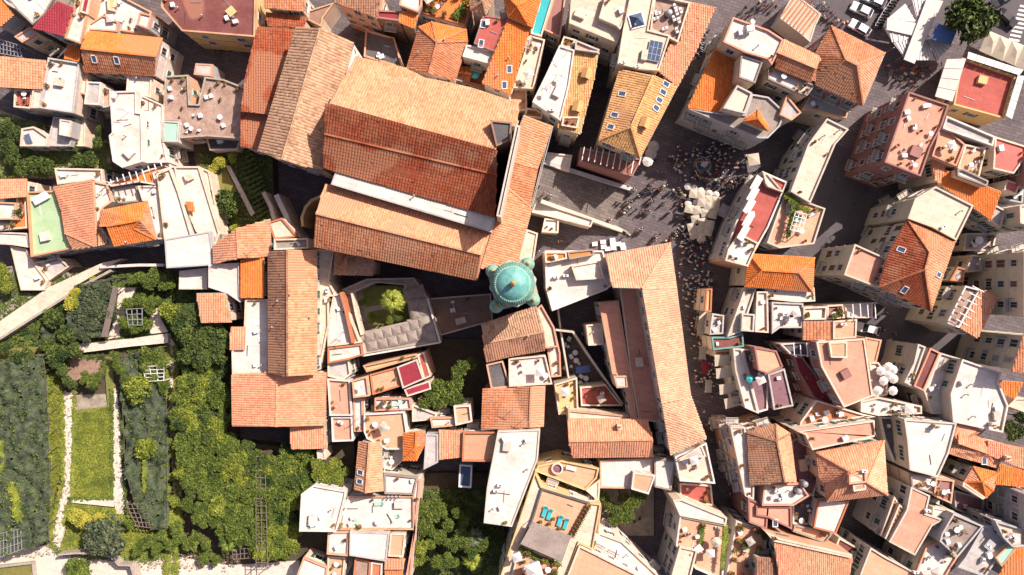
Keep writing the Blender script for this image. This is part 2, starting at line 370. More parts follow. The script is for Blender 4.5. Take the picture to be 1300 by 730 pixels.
def windows(root, C, poly, z0, z1, rng, shut, balc, density=1.0, allsides=False):
    """poly ccw in world coords; windows on walls, each a part with its pane and shutters"""
    n = len(poly)
    for i in range(n):
        a, b = Vector(poly[i][:2]), Vector(poly[(i+1) % n][:2]); e = b-a; Ln = e.length
        if Ln < 2.4: continue
        e.normalize(); nr = Vector((e.y, -e.x)); mid = (a+b)/2
        vis = -nr.dot(mid)/H*(z1-z0)     # metres of wall that show past the eave
        if vis < (.9 if not allsides else -9): continue
        cnt = max(1, int(Ln/2.7*density)); hh = 3.3; fl = max(1, int((z1-z0-1.2)/hh))
        ang = math.atan2(e.y, e.x)+math.pi
        for k in range(cnt):
            for f in range(fl):
                if rng.random() < .12: continue
                z = z1-2.0-f*hh
                if z < z0+1.2: continue
                q = a+e*(Ln*(k+.5)/cnt)
                NWIN[0] += 1
                wo = link('window', U_FRAME, root, (q.x-C.x, q.y-C.y, z)); wo.rotation_euler.z = ang; wo.scale = (rng.uniform(.75, 1.15), 1, rng.uniform(.7, 1.1))
                link('pane', U_PANE, wo, (0, 0, 0))
                if shut and rng.random() < .6:
                    op = rng.random() < .6
                    for s in (-1, 1): link('shutter', U_SHUT[shut], wo, (s*(.94 if op else .3), 0 if op else .06, 0))
                if balc and rng.random() < balc:
                    bo = link('balcony', U_BALC, root, (q.x-C.x, q.y-C.y, z-.95)); bo.rotation_euler.z = ang
def B(T, poly, z, label, roof='white', kind='flat', ridge='', faces=None, wall='cream', par=.6, base=0.0, win=1, cat='building', name='house', rise=2.2,
      shut='shutgreen', balc=.22, parm=None, put='', auto=None, tw=.42, clut=None, seed=None):
    px = parse(T, poly); rx = parse(T, ridge) if ridge else []
    rng = random.Random(seed if seed is not None else len(BLD)*13+5)
    zt = z+(par if kind == 'flat' else 0)
    Wp = [W(a, b, zt+c) for a, b, c in px]
    order = list(range(len(Wp)))
    C = Vector((sum(p.x for p in Wp)/len(Wp), sum(p.y for p in Wp)/len(Wp), base))
    root = thing(name, label, cat, C); loc0 = Vector((C.x, C.y, C.z)); mw = M_[wall]
    if kind == 'flat' and parm is None and wall in ('white', 'cream', 'pinkwhite') and rng.random() < .38: parm = rng.choice(('peach', 'terracotta', 'grey', 'salmonflat', 'palebrown', 'greybeige'))
    if wall in ('cream', 'facade') and rng.random() < .5: mw = M_[rng.choice(('facade', 'pinkwhite', 'facadegrey', 'facade', 'peach', 'cream'))]
    rec = dict(root=root, C=C, z=z, kind=kind, label=label)
    L = lambda v: Vector((v.x-C.x, v.y-C.y, v.z-C.z))
    if kind == 'flat':
        P = ccw(Wp); rec['poly'] = P
        O = offset(P, .04); mb = MB(); Lp = [L(p) for p in O]
        mb.prism(Lp, -.6, z-C.z-.02, top=False); link('wall', mb.mesh('wall', [mw]), root)
        I = [L(p) for p in offset(P, .28)]; Op = [L(p) for p in P]; n = len(P)
        if par > .05:
            mb = MB(); z1 = z+par-C.z; z0 = z-C.z-.25
            vs = [(p.x, p.y, z0) for p in Op]+[(p.x, p.y, z1) for p in Op]+[(p.x, p.y, z1) for p in I]+[(p.x, p.y, z-C.z-.1) for p in I]
            fs = []
            for i in range(n):
                j = (i+1) % n; fs += [(i, j, n+j, n+i), (n+i, n+j, 2*n+j, 2*n+i), (2*n+i, 2*n+j, 3*n+j, 3*n+i), (3*n+i, 3*n+j, j, i)]
            mb.add(vs, fs); link('parapet', mb.mesh('parapet', [M_[parm or wall]]), root)
        mb = MB(); mb.prism([L(p) for p in offset(P, .1)], z-C.z-.2, z-C.z); link('roof', mb.mesh('roof', [M_[roof]]), root)
        rec['zat'] = lambda x, y: z
        tops = P
    else:
        allp = Wp+[W(a, b, z+(c or rise)) for a, b, c in rx]; n = len(Wp)
        if kind == 'mono': F = [tuple(range(n))]; G = []
        elif kind == 'gable': F = [(0, 1, 5, 4), (2, 3, 4, 5)]; G = [(1, 2, 5), (3, 0, 4)]
        elif kind == 'hip': F = [(0, 1, 5, 4), (1, 2, 5), (2, 3, 4, 5), (3, 0, 4)]; G = []
        elif kind == 'pyramid': F = [(i, (i+1) % n, n) for i in range(n)]; G = []
        else:
            F = []; G = []
            for s in faces.split(';'):
                s = s.strip(); (G if s[0] == 'g' else F).append(tuple(int(q) for q in s.lstrip('g').split()))
        rms = roof.split('|')
        lm = [L(p) for p in allp]
        P = ccw(Wp); rec['poly'] = P
        mbr = MB()
        bym = {}
        for fi, f in enumerate(F):
            rm = rms[fi % len(rms)]; q = [lm[i] for i in f]
            if area2(q) < 0: q.reverse()
            m = len(q); vs = [tuple(v) for v in q]+[(v.x, v.y, v.z-.18) for v in q]
            tq = [tuple(t) for t in tessellate_polygon([[Vector((v.x, v.y, 0)) for v in q]])]; tq = [t if area2([q[k] for k in t]) > 0 else t[::-1] for t in tq]
            mbr.add(vs, tq+[tuple(reversed(range(m, 2*m)))]+[(m+i, m+(i+1) % m, (i+1) % m, i) for i in range(m)], list(dict.fromkeys(rms)).index(rm), .7)
            tb = bym.setdefault(rm, MB()); tiles(tb, q, tw, rng=rng)
        ro = link('roof', mbr.mesh('roof', [M_[r] for r in dict.fromkeys(rms)]), root)
        for rm, tb in bym.items():
            if tb.v: link('roof_tiles', tb.mesh('roof_tiles', [M_[rm]]), root, kind='stuff')
        # ridge tiles along edges shared by two faces
        ed = {}
        for f in F:
            for i in range(len(f)):
                e = tuple(sorted((f[i], f[(i+1) % len(f)]))); ed[e] = ed.get(e, 0)+1
        rb = MB()
        for (i, j), c in ed.items():
            if c > 1 and lm[i].z+lm[j].z > 2*(z-C.z)+.5:
                a, b = lm[i], lm[j]; k = max(1, int((b-a).length/.6))
                for s in range(k): rb.beam(a+(b-a)*(s/k)+Vector((0, 0, .1)), a+(b-a)*((s+.96)/k)+Vector((0, 0, .13)), .3, 0, rng.random(), .2)
        if rb.v: link('ridge_tiles', rb.mesh('ridge_tiles', [M_[rms[0]]]), root, kind='stuff')
        O = ccw([L(p) for p in Wp]); I = offset(O, .3); zr = min(v.z for v in O)
        mb = MB(); n2 = len(I)
        vs = [(p.x, p.y, -.6) for p in I]+[(p.x, p.y, p.z-.15) for p in I]
        mb.add(vs, [(i, (i+1) % n2, n2+(i+1) % n2, n2+i) for i in range(n2)])
        for g in G: mb.add([lm[i]-Vector((0, 0, .12)) for i in g], [tuple(range(len(g)))])
        link('wall', mb.mesh('wall', [mw]), root)
        fl = [[allp[i] for i in f] for f in F]
        fz = [(f, tri_z(f)) for f in fl]
        def zat(x, y):
            for f, g in fz:
                if inpoly(x, y, f): return float(g(np.array([x]), np.array([y]))[0])
            return z
        rec['zat'] = zat; P = ccw([W(a, b, z+c) for a, b, c in px])
        # gutter
        gb = MB(); 
        for i in range(len(O)):
            a, b = O[i], O[(i+1) % len(O)]
            if abs(a.z-b.z) < .3: gb.beam(Vector((a.x, a.y, a.z-.1)), Vector((b.x, b.y, b.z-.1)), .14)
        if gb.v: link('gutter', gb.mesh('gutter', [M_['terracotta' if rng.random() < .6 else 'metalgrey']]), root)
    if win and z-base > 5:
        Wl = offset(rec['poly'], .0 if kind == 'flat' else .26); n_ = len(Wl); f = z-2.0-1.65; k = 0
        while f > base+2.5 and k < 3:
            mb = MB(); In = offset([Vector((p.x-C.x, p.y-C.y, 0)) for p in Wl], -.03 if kind == 'flat' else -.02); mb.prism(In, f-C.z, f-C.z+.16, bot=True); link('string_course', mb.mesh('string_course', [M_[parm or wall]]), root); f -= 3.3; k += 1
    if win:
        Wl = offset(rec['poly'], .04 if kind == 'flat' else .3)
        windows(root, Vector((C.x, C.y)), Wl, base-C.z, z-C.z, rng, shut, balc, density=win)
    # explicit roof parts: "chimney:x,y,rot skylight:x,y,rot ..."
    for tok in put.split():
        k, v = tok.split(':'); t2 = T
        if v[0].isalpha(): t2 = v[0]; v = v[1:]
        q = [float(s) for s in v.split(',')]; ox, oy, sc = TILE[t2]; X, Y = ox+q[0]*sc, oy+q[1]*sc
        zz = z+(rise*.5 if kind != 'flat' else 0)
        for _ in range(3): p = W(X, Y, zz); zz = rec['zat'](p.x, p.y)
        p = W(X, Y, zz); rot = math.radians(q[2]) if len(q) > 2 else 0
        if k == 'skylight':
            o = link('skylight', U_SKYF, root, (p.x-C.x, p.y-C.y, zz-C.z))
            g = Vector((rec['zat'](p.x+.3, p.y)-rec['zat'](p.x-.3, p.y), rec['zat'](p.x, p.y+.3)-rec['zat'](p.x, p.y-.3)))/.6
            nrm = Vector((-g.x, -g.y, 1)).normalized()
            yv = -Vector((g.x, g.y, g.length_squared)); 
            if g.length < .02: yv = Vector((math.sin(rot), math.cos(rot), 0))
            yv.normalize(); xv = yv.cross(nrm).normalized()
            o.matrix_local = Matrix.Translation(o.location) @ Matrix((xv, yv, nrm)).transposed().to_4x4()
            link('pane', U_SKYP, o)
        else:
            o = link(UNAME[k], UNITS[k], root, (p.x-C.x, p.y-C.y, zz-C.z)); o.rotation_euler.z = rot
    if auto is None: auto = 'chimney vent antenna' if kind != 'flat' else 'chimney ac antenna vent dish'
    if auto:
        ar = abs(area2(rec['poly']))/2; kinds = auto.split()
        for i in range(min(5, int(ar/38)+ (1 if rng.random() < .5 else 0))):
            s = spot(rec['poly'], rng, .9)
            if not s: break
            k = rng.choice(kinds); zz = rec['zat'](*s)
            o = link(UNAME[k], UNITS[k], root, (s[0]-C.x, s[1]-C.y, zz-C.z-(.15 if kind != 'flat' else 0))); o.rotation_euler.z = rng.choice((.3, 1.2, 2.4))+rng.random()*.3
    ar = abs(area2(rec['poly']))/2
    if kind == 'flat' and auto != '' or (kind == 'flat' and ar > 60 and roof not in ('turq', 'darkgrey', 'stain')):
        for i in range(min(3, int(ar/45)+1)):
            a = spot(rec['poly'], rng, 1.2)
            if not a: break
            ei = rng.randrange(len(rec['poly'])); ee = (rec['poly'][ei]-rec['poly'][ei-1]).normalized()*rng.uniform(1.0, 2.6); b = (a[0]+ee.x, a[1]+ee.y)
            if not inpoly(b[0], b[1], offset(rec['poly'], .4)): continue
            a, b = Vector((a[0]-C.x, a[1]-C.y, z-C.z+.07)), Vector((b[0]-C.x, b[1]-C.y, z-C.z+.07))
            d = b-a
            if d.length > 5: b = a+d.normalized()*5
            if d.length > 1: mb = MB(); mb.beam(a, b, rng.choice((.05, .07, .1))); link('pipe', mb.mesh('pipe', [M_[rng.choice(('metalgrey', 'metaldark', 'metalwhite'))]]), root)
        if ar > 40 and rng.random() < .7:
            s = spot(rec['poly'], rng, 1.6)
            if s:
                e = rec['poly'][1]-rec['poly'][0]; mb = MB(); mb.box((0, 0, .35), (rng.uniform(1.1, 2.2), rng.uniform(1, 1.8), .7), math.atan2(e.y, e.x)); link('roof_hatch', mb.mesh('roof_hatch', [M_[wall]]), root, (s[0]-C.x, s[1]-C.y, z-C.z))
    BLD[label] = rec
    if clut is None and kind == 'flat' and ar > 16 and auto != '' : clut = rng.choice(('plain', 'plants', 'plain', None))
    if clut: CLUT.append((rec, clut, rng))
    return rec
CLUT = []
# ---------------- the cathedral and its neighbours ----------------
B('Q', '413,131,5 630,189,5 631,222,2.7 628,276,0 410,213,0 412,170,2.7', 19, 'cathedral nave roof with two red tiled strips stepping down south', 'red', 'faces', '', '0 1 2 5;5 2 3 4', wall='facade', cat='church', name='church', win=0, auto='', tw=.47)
B('Q', '452,72,.3 514,86,.1 540,99,.5 566,104,.4 600,112,.3 658,131,.5 657,160,2.5 641,160,2.8 629,190,5 418,131,5', 19, 'broad tan tiled north slope of the cathedral above its long ridge', 'tan', 'faces', '', '0 1 2 3 4 5 6 7 8 9', wall='facade', cat='church', name='church', win=0, auto='', tw=.43)
B('Q', '426,217 629,275 624,295 420,234', 18.7, 'long white flat gutter roof between the two cathedral roofs', 'white', par=.08, wall='grey', win=0, auto='', put='vent:526,249', cat='church roof', name='church_gutter')
B('Q', '413,233 623,293 605,356 398,313', 16.5, 'cathedral side aisle with a tan and brown tiled gable roof', 'tan|rust', 'gable', '401,271 611,323', wall='facade', cat='church', name='church', rise=3, auto='', win=.6, tw=.43)
B('Q', '376,34 449,54 408,216 327,192', 16.5, 'tall striped tile gable roof crossing the west end of the cathedral', 'palebrown', 'faces', '407,36,3.6 358,203,3.6', '0 4 5 3;4 1 2 5;g0 1 4;g2 3 5', wall='cream', cat='church', name='church', rise=3.6, auto='', tw=.5)
B('Q', '450,57 455,68 439,99 436,97', 15.5, 'narrow bright white flat sliver of roof beside the striped tile gable', par=.2, win=0, auto='', wall='white')
B('Q', '665,146,1.2 702,160 675,266 657,334 610,341,1.2 632,268,1.2 646,200,1.2', 15.5, 'cathedral front portico with patched tan and red tile roof by the stairs', 'tan|rust|tan', 'faces', '649,205,1.1 683,214,.05 642,236,1.1 673,262,.05', '0 1 8 7;7 8 10 9;9 10 2 3 4 5', wall='facade', cat='church', name='church_portico', win=.5, auto='', tw=.4)
B('Q', '655,158 661,160 636,276 630,274', 26.5, 'dark gutter wall between the nave and the front portico roof', 'darkgrey', par=.3, win=0, auto='', wall='facade', cat='wall', name='parapet_wall')
B('Q', '622,152 650,155 648,178 630,186', 24, 'small dark flat stair turret rising from the cathedral ridge end', 'darkgrey', par=.3, win=0, auto='', wall='facadebrown', name='stair_turret', cat='turret')
B('Q', '669,291 683,296 678,330 660,332 658,320', 9, 'cream paved terrace strip east of the round teal dome', 'cream', par=.3, win=0, auto='', name='terrace', cat='terrace')
B('F', '400,530 470,540 595,588 590,665 395,660', 9.5, 'small tan tiled house tucked under the cathedral side aisle', 'tan|palebrown', 'faces', '470,546,1.2 455,662,1.2', '0 1 5 6 4;1 2 3 6', auto='', rise=1.2)
B('F', '305,530 395,540 368,690 J400,30 J330,385 J305,385', 9, 'long narrow cream roof walk east of the long brown tiled hall', 'cream', par=.4, clut=None, win=0)
B('F', '90,480 262,475 265,528 90,536', 12, 'small grey stone topped parapet block north of the long hall', 'greybeige', par=.5)
B('Q', '340,321 402,317 402,474 341,474', 12.5, 'long north to south hall with brown and tan tiled gable', 'brown|tan', 'faces', '364.5,318,2.4 365,478,2.4', '0 4 5 3;4 1 2 5;g0 1 4;g2 3 5', wall='cream', rise=2.4, tw=.45, auto='vent', name='hall', cat='hall')
B('Q', '270,313 301,291 343,278 344,325 303,327 271,335', 10.5, 'small salmon and tan gable house west of the stone parapet', 'salmon|tan', 'faces', '301,290,1.6 303,328,1.6', '0 6 7 5;6 2 3 7', rise=1.6)
B('Q', '306,330 335,320 335,378 305,378', 10.5, 'narrow bright orange roofed house beside the long brown hall', 'orange', 'mono', wall='white')
B('F', '60,395 130,372 212,468 90,482', 9.5, 'cream paved corner terrace below the small walled vine garden', 'cream', par=.3, win=0, auto='')
B('Q', '294,476 352,473 414,473 413,540 352,541 295,541', 10.5, 'wide low salmon tiled roof at the south end of the long hall', 'salmon', 'faces', '352,472,1.6 351,542,1.6', '0 6 7 5;6 2 3 7', rise=1.6, tw=.4, auto='')
B('Q', '368,542 413,536 415,569 370,570', 9.5, 'small orange tan tiled annex south of the wide salmon roof', 'salmon', 'mono', auto='')
B('Q', '402,572 412,571 414,583 403,584', 8, 'tiny grey lean-to roof at the foot of the orange tan annex', 'grey', par=.2, auto='', win=0)
B('E', '1055,610 1212,600 1215,725 I1215,75 I1150,30 1055,725', 9.5, 'cream flat roof west of the bright orange narrow house', 'pinkwhite', par=.4, wall='white')
B('I', '995,30 1143,28 1170,175 1018,178', 10, 'square tan tiled pavilion roof above the dark tree garden', 'tan', 'mono', auto='', rise=1)
B('I', '1240,60 1296,58 J60,60 J62,430 I1175,440 1172,325 1235,200', 9.5, 'pale lavender white stepped roof terraces west of the long hall', 'white', par=.45, clut='plain', auto='ac vent dish')
B('I', '1170,200 1240,200 1236,316 1162,316', 10, 'little salmon lean-to roof beside pale stepped terraces', 'salmon', 'mono', auto='')
# cloister
B('J', '435,10 560,-45 800,-50 870,50 932,272 540,337 450,200 435,14 489,33 535,235 605,215 795,165 748,-12 600,-25 489,29', 7, 'cloister walk with grey vaulted roof around a planted court', 'greybeige', par=.25, wall='stonewall', win=0, auto='', cat='cloister', name='cloister')
B('J', '360,40 430,30 530,280 362,300', 9, 'white roof terrace west of the cloister walk', 'white', par=.5)
B('J', '362,305 535,285 542,342 470,365 362,385', 9.5, 'white flat roof touching the cloister south west corner', 'pinkwhite', par=.4)
B('J', '362,385 470,365 480,440 440,470 362,450', 8.5, 'grey white skylit roof with two pyramid lights below the cloister', 'grey', par=.5)
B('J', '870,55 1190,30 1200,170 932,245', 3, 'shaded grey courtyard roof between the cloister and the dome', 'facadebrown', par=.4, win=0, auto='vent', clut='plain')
B('J', '575,440 720,400 733,500 590,545', 9, 'pinkish flat terrace west of the crimson roof', 'peach', par=.35)
B('J', '712,402 815,362 850,465 742,512', 9.8, 'square crimson roof beside the dark tree court', 'crimson', par=.15, wall='facade', auto='')
B('J', '815,340 850,325 887,450 850,466', 9.2, 'narrow crimson awning roof edging the square crimson roof', 'redflat', par=.1, auto='', win=0)
B('J', '748,514 880,470 887,515 765,553', 8.6, 'long low crimson lean-to south of the square crimson roof', 'crimson', par=.1, auto='', win=0)
B('J', '540,395 810,335 820,355 560,430', 9.3, 'thin white terrace strip with yellow parapet above pink terrace', 'yellow', par=.5, win=0, clut='plants', auto='')
B('J', '360,462 475,470 487,650 372,650', 9, 'salmon terrace with white parapet beside the wide salmon roof', 'salmonflat', par=.5, wall='white', parm='white')
B('J', '380,655 487,655 N492,52 N385,56', 8.5, 'second salmon terrace with white parapet, south of the first', 'salmonflat', par=.5, wall='white', parm='white')
B('J', '485,470 562,448 575,550 492,560', 10, 'small cube shaped cream house west of the pink terrace', 'pinkwhite', par=.5)
B('J', '492,562 540,560 545,730 495,730', 8.5, 'narrow white stair roof beside two salmon terraces', 'white', par=.4, clut='plants')
B('J', '600,560 780,560 790,620 600,625', 8.5, 'shaded blue white balcony roof below the pink terrace', 'white', par=.5, clut='loungers', auto='')
B('J', '545,640 750,628 765,730 N740,95 N660,95 N560,40 545,730', 9, 'pink garden terrace with white parapet and sofas', 'peach', par=.5, wall='white', parm='white', clut='terrace', auto='')
B('J', '790,590 920,640 900,670 790,680', 8, 'glass fronted veranda roof with white bars beside the tree court', 'grey', par=.4, auto='')
B('J', '880,658 1005,655 1020,700 890,712', 9, 'small white topped roof with terracotta edge by the tree court', 'pinkwhite', par=.4, parm='peach')
B('J', '1000,600 1085,595 1095,680 1010,700', 9.6, 'rounded pink roof room beside the tree court', 'peach', par=.5, parm='pinkwhite')
# right of cloister, below dome
B('Q', '611,412,1.6 650,398,1.6 681,388,1.6 692,445 651,452 617,460', 11.5, 'grey brown tiled roof directly south of the teal dome', 'palebrown|brown', 'faces', '614,436,.9 691,421,.9', '0 1 2 7 6;6 7 3 4 5', wall='facadebrown', rise=1.4, auto='vent')
B('K', '-18,362 0,358 170,342 205,490 -15,503', 11, 'pink terrace with a red striped runner south of the grey brown roof', 'pinkwhite', par=.45, wall='cream', parm='cream', clut='terrace', auto='')
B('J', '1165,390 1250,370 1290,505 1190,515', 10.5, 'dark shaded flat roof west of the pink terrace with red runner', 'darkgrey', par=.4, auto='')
B('Q', '613,494 650,492 692,490 690,541 652,545 611,546', 11, 'rusty tan gable roof between two terraces south of the dome', 'rust|salmon', 'faces', '674,491,1.2 672,543,1.2', '0 1 6 7 4 5;6 2 3 7', rise=1.2)
B('K', '120,110 150,85 215,200 235,300 170,310', 11, 'narrow cream wall walk running south from the teal dome', 'cream', par=.4, auto='', win=0)
B('K', '170,205 215,200 245,330 250,450 200,455 180,330', 9.5, 'stack of small cream roof rooms east of the grey brown roof', 'pinkwhite', par=.5, clut='plants')
B('K', '215,490 330,455 337,640 236,645', 6, 'olive paved sunken yard with a white framed table', 'yellow', par=.6, wall='cream', auto='', win=0, clut='terrace')
B('K', '345,505 475,490 560,600 350,600', 5.2, 'brick red patio west of the long curved hall', 'redflat', par=.4, auto='', win=0, clut='terrace')
B('K', '375,190 458,180 465,290 388,295', 7.5, 'little cream house with striped roof beside the salmon arcade', 'cream', par=.4)
B('Q', '692,318 766,318 777,362 770,368 701,395 693,366', 11, 'white roof terrace building between the dome and the curved hall', 'white', par=.45, wall='white', auto='', clut='plants', put='ac:718,350 ac:706,352')
B('G', '300,615 440,590 470,680 325,690', 12.3, 'white upper roof room on the terrace building beside the dome', 'white', par=.3, auto='', win=0)
B('G', '280,545 410,530 420,560 290,585', 12.3, 'orange upper deck at the edge of the white terrace building', 'orangeflat', par=.3, auto='', win=0)
B('G', '165,545 275,545 280,580 190,600 170,600', 12.2, 'orange corner deck with red chairs opposite the teal dome', 'orangeflat', par=.3, auto='', win=0, clut='terrace')
# long curved hall
B('Q', '768,323 851,308 859,365 877,503 840,513,1.8 815,366,1.8 778,365,1.8', 14, 'long bent hall with pale tan tiles along the crowded street', 'paletan', 'faces', '', '0 1 5 6;1 2 5;5 2 3 4', wall='facade', rise=2, tw=.4, auto='', win=1, shut='metalgrey', balc=0, name='hall', cat='hall')
B('Q', '877.3,503 897,557 851,578 840.3,513,1.6', 13.8, 'southern end of the bent hall with pale tan tiles', 'paletan', 'mono', wall='facade', rise=2, tw=.4, auto='', name='hall', cat='hall')
B('K', '440,75 540,65 600,440 635,665 600,668 578,510 528,440 508,440', 9.5, 'salmon flat arcade roof inside the yard of the bent hall', 'salmonflat', par=.15, wall='cream', auto='')
B('K', '515,450 583,445 588,505 530,510', 10.8, 'white cube stair head on the salmon arcade roof', 'white', par=.2, auto='', win=0)
B('K', '545,0 635,0 760,690 640,665 600,440', 9.2, 'shaded purple brown flat roof along the bent hall', 'salmonflat', par=.2, auto='', win=0)
B('Q', '721,533 822,532 829,580 727,581', 10.5, 'orange tan gable roof closing the south of the yard', 'salmon', 'faces', '722,560,1.8 829,558,1.8', '0 1 5 4;4 5 2 3', rise=1.8, put='chimney:785,540', auto='')
B('K', '285,620 600,650 690,668 285,670', 9, 'cream wall top terrace north of the orange tan gable', 'cream', par=.3, auto='', win=0)
B('O', '825,130 985,60 1030,268 850,255', 11, 'cream roof with grey patio at the foot of the bent hall', 'cream', par=.5, wall='white', clut='terrace', auto='', put='')
B('O', '830,150 960,70 985,130 835,155', 11.9, 'grey slate lean-to under the south end of the bent hall', 'grey', par=.15, auto='', win=0)
B('O', '850,265 1010,275 1020,380 850,360', 7, 'shaded red patio with laundry beside the crowded street', 'redflat', par=.4, wall='cream', clut='terrace', auto='')
# top middle
B('B', '45,-30 252,-30 240,58 45,40', 10.5, 'orange red tiled roof at the top edge above the maroon courtyard', 'rust', 'mono', auto='')
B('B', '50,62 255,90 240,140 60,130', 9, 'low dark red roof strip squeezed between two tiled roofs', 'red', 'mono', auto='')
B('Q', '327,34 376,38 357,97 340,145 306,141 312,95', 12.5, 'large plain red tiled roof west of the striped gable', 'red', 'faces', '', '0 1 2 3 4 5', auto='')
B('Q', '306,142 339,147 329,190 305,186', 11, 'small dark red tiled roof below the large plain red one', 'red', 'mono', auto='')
B('Q', '340,-14 386,-14 388,10 340,8', 10, 'rusty roofed house at the top edge with a skylight', 'rust', 'mono', auto='', put='')
B('B', '430,-60 640,-60 608,90 395,12', 13, 'dark brown roofed house with sunlit cream facade at the top edge', 'brown', 'mono', wall='cream', auto='', win=1.2, balc=0, shut='')
B('B', '240,60 395,12 340,90 330,135 250,95', 6, 'low brown stone lane roof beside the cream facade', 'facadebrown', par=.3, auto='', win=0)
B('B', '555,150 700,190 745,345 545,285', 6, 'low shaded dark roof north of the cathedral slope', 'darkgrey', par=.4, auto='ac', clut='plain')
B('B', '615,50 737,55 725,106 608,90', 11, 'crimson roof corner of the brick brown house', 'crimson', par=.3, wall='facadebrown', auto='')
B('B', '738,56 826,62 800,145 722,112', 11.2, 'orange red roof half of the brick brown house', 'orange', 'mono', wall='facadebrown', auto='')
B('B', '735,-40 842,-40 840,25 820,60 725,25', 12, 'white flat roof above the crimson corner roof', 'white', par=.4, auto='')
B('B', '842,-40 1090,-40 1090,30 1060,130 828,62', 10, 'orange roof terrace with green bushes at the top edge', 'orangeflat', par=.5, clut='garden', auto='')
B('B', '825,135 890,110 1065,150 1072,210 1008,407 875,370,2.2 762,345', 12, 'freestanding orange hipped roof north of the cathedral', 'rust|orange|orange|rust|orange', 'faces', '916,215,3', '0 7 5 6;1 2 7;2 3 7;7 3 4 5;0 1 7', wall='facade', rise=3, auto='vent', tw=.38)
B('B', '1065,225 1210,255 1190,325 1045,285', 12.4, 'white rectangular terrace roof east of the orange hipped roof', 'white', par=.3, auto='', wall='white')
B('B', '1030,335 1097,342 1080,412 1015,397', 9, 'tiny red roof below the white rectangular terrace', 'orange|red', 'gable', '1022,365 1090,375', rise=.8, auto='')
B('B', '1000,290 1180,330 1160,440 1000,400', 7, 'small shaded patio with blue parasol and planters', 'terrabrown', par=.5, auto='', clut='plants')
B('B', '1150,75 1277,92 1207,262 1102,220', 13.2, 'deep red flat roof with two roof windows', 'redflat', par=.15, wall='facadepink', put='skylight:1150,122,10 skylight:1140,222,10', auto='vent')
B('Q', '645,24 673,34 648,120 612,106 628,66', 13.8, 'bright orange red long roof with three roof windows', 'orange', 'mono', wall='white', put='skylight:B1283,352 skylight:B1258,432', auto='vent')
B('B', '1090,-30 1218,-30 1165,75 1085,50', 13.4, 'pale stone hipped roof at the top edge by the red roofs', 'palebrown', 'faces', '1148,5,1.4', '0 1 4;1 2 4;2 3 4;3 0 4', rise=1.2, auto='', win=0)
B('Q', '637,-12 690,-12 676,36 672,34 645,22', 14.5, 'orange hipped roof corner beside the turquoise pool', 'orange', 'faces', '657,8,1.6', '0 1 5;1 2 3 5;3 4 5;4 0 5', auto='', tw=.38)
B('C', '140,-30 215,-30 150,185 95,170', 10.5, 'slim roof terrace holding the turquoise pool', 'turq', par=.3, parm='cream', wall='cream', auto='', cat='pool', name='pool_terrace')
B('C', '215,-30 275,-30 245,190 160,150', 10, 'plain pink flat roof beside the turquoise pool', 'facadepink', par=.4, parm='peach', auto='')
B('C', '90,178 168,200 110,450 5,445', 10.5, 'cream roof terrace with wooden deck below the pool', 'cream', par=.5, clut='terrace', auto='')
B('C', '0,445 75,455 75,560 -30,560', 9, 'terracotta corner terrace at the cathedral front wall', 'peach', par=.4, clut='plants', auto='')
B('C', '240,228 318,252 292,430 247,612 103,515 170,380', 13.6, 'narrow weathered white roof beside the tan tiled strip', 'white', par=.3, wall='white', auto='ac antenna dish vent', put='antenna:220,400 dish:240,400 ac:200,560')
B('C', '318,252 438,262 415,400 345,680 230,645 292,432', 13, 'tan tiled strip roof with two dormers and roof patios', 'yellowtile', 'mono', auto='', tw=.38, put='dormer:375,378,165 dormer:330,545,165')
B('C', '322,200 445,250 436,268 318,250', 13.6, 'pinkish brick roof patio with oval table on tan strip house', 'peach', par=.4, auto='', win=0)
B('C', '262,182 325,200 300,245 245,228', 12.6, 'little brown terracotta deck at the tip of the white roof', 'terrabrown', par=.4, auto='', win=0, clut='plants')
B('C', '258,590 345,590 330,650 250,635', 13.5, 'small shaded patio cut into the tan strip roof', 'terrabrown', par=.2, auto='', win=0, clut='plants')
B('C', '75,545 160,560 150,600 60,590', 10, 'terracotta pot terrace under the weathered white roof', 'terracotta', par=.3, auto='', win=0, clut='plants')
B('C', '300,-30 600,-30 600,0 560,150 535,217 290,117', 13.5, 'broad cream flat roof with a raised cream hatch', 'cream', par=.3, wall='cream', auto='')
B('C', '475,-30 600,-30 590,60 548,150 530,130 440,90', 14.6, 'raised cream deck on the broad cream roof', 'cream', par=.25, auto='vent', win=0)
B('C', '600,-30 725,-30 692,150 802,178 745,357 650,350 535,322 562,150', 15, 'tall cream roof with blue glass pyramid and solar grid', 'cream', par=.3, wall='cream', auto='vent', put='ac:560,320,20 ac:630,340,20 solarbig:720,262,-12', clut='glasspyramid')
B('C', '722,-30 905,10 842,215 797,192 700,150', 14, 'brown service deck crowded with white air conditioning units', 'stain', par=.7, parm='cream', wall='cream', auto='', put='ac:715,70,20 ac:735,75,20 ac:725,100,20 ac:820,40,110 ac:830,70,110 ac:850,60,110 ac:815,100,110 ac:840,110,110 tank:790,75 ac:770,150,20 ac:830,160,110 vent:760,60')
B('C', '905,10 1030,38 940,240 840,438 742,362 800,225 850,212', 14, 'terracotta tiled strip roof beside the open square', 'salmon', 'mono', wall='facade', tw=.38, auto='')
B('Q', '786,89 829,95 860,110 813,200 760,178', 14.2, 'yellow tan hipped roof with seven roof windows', 'yellowtile', 'faces', '829,96,2.4 801,161,2.4', '0 5 6 4;5 1 2 3 6;4 6 3;g0 1 5', wall='cream', rise=2.4, tw=.4, put='skylight:C558,476 skylight:C520,583 skylight:C500,643 skylight:C777,425 skylight:C762,466 skylight:C743,506 skylight:C727,546 dormer:C670,625,-20', auto='')
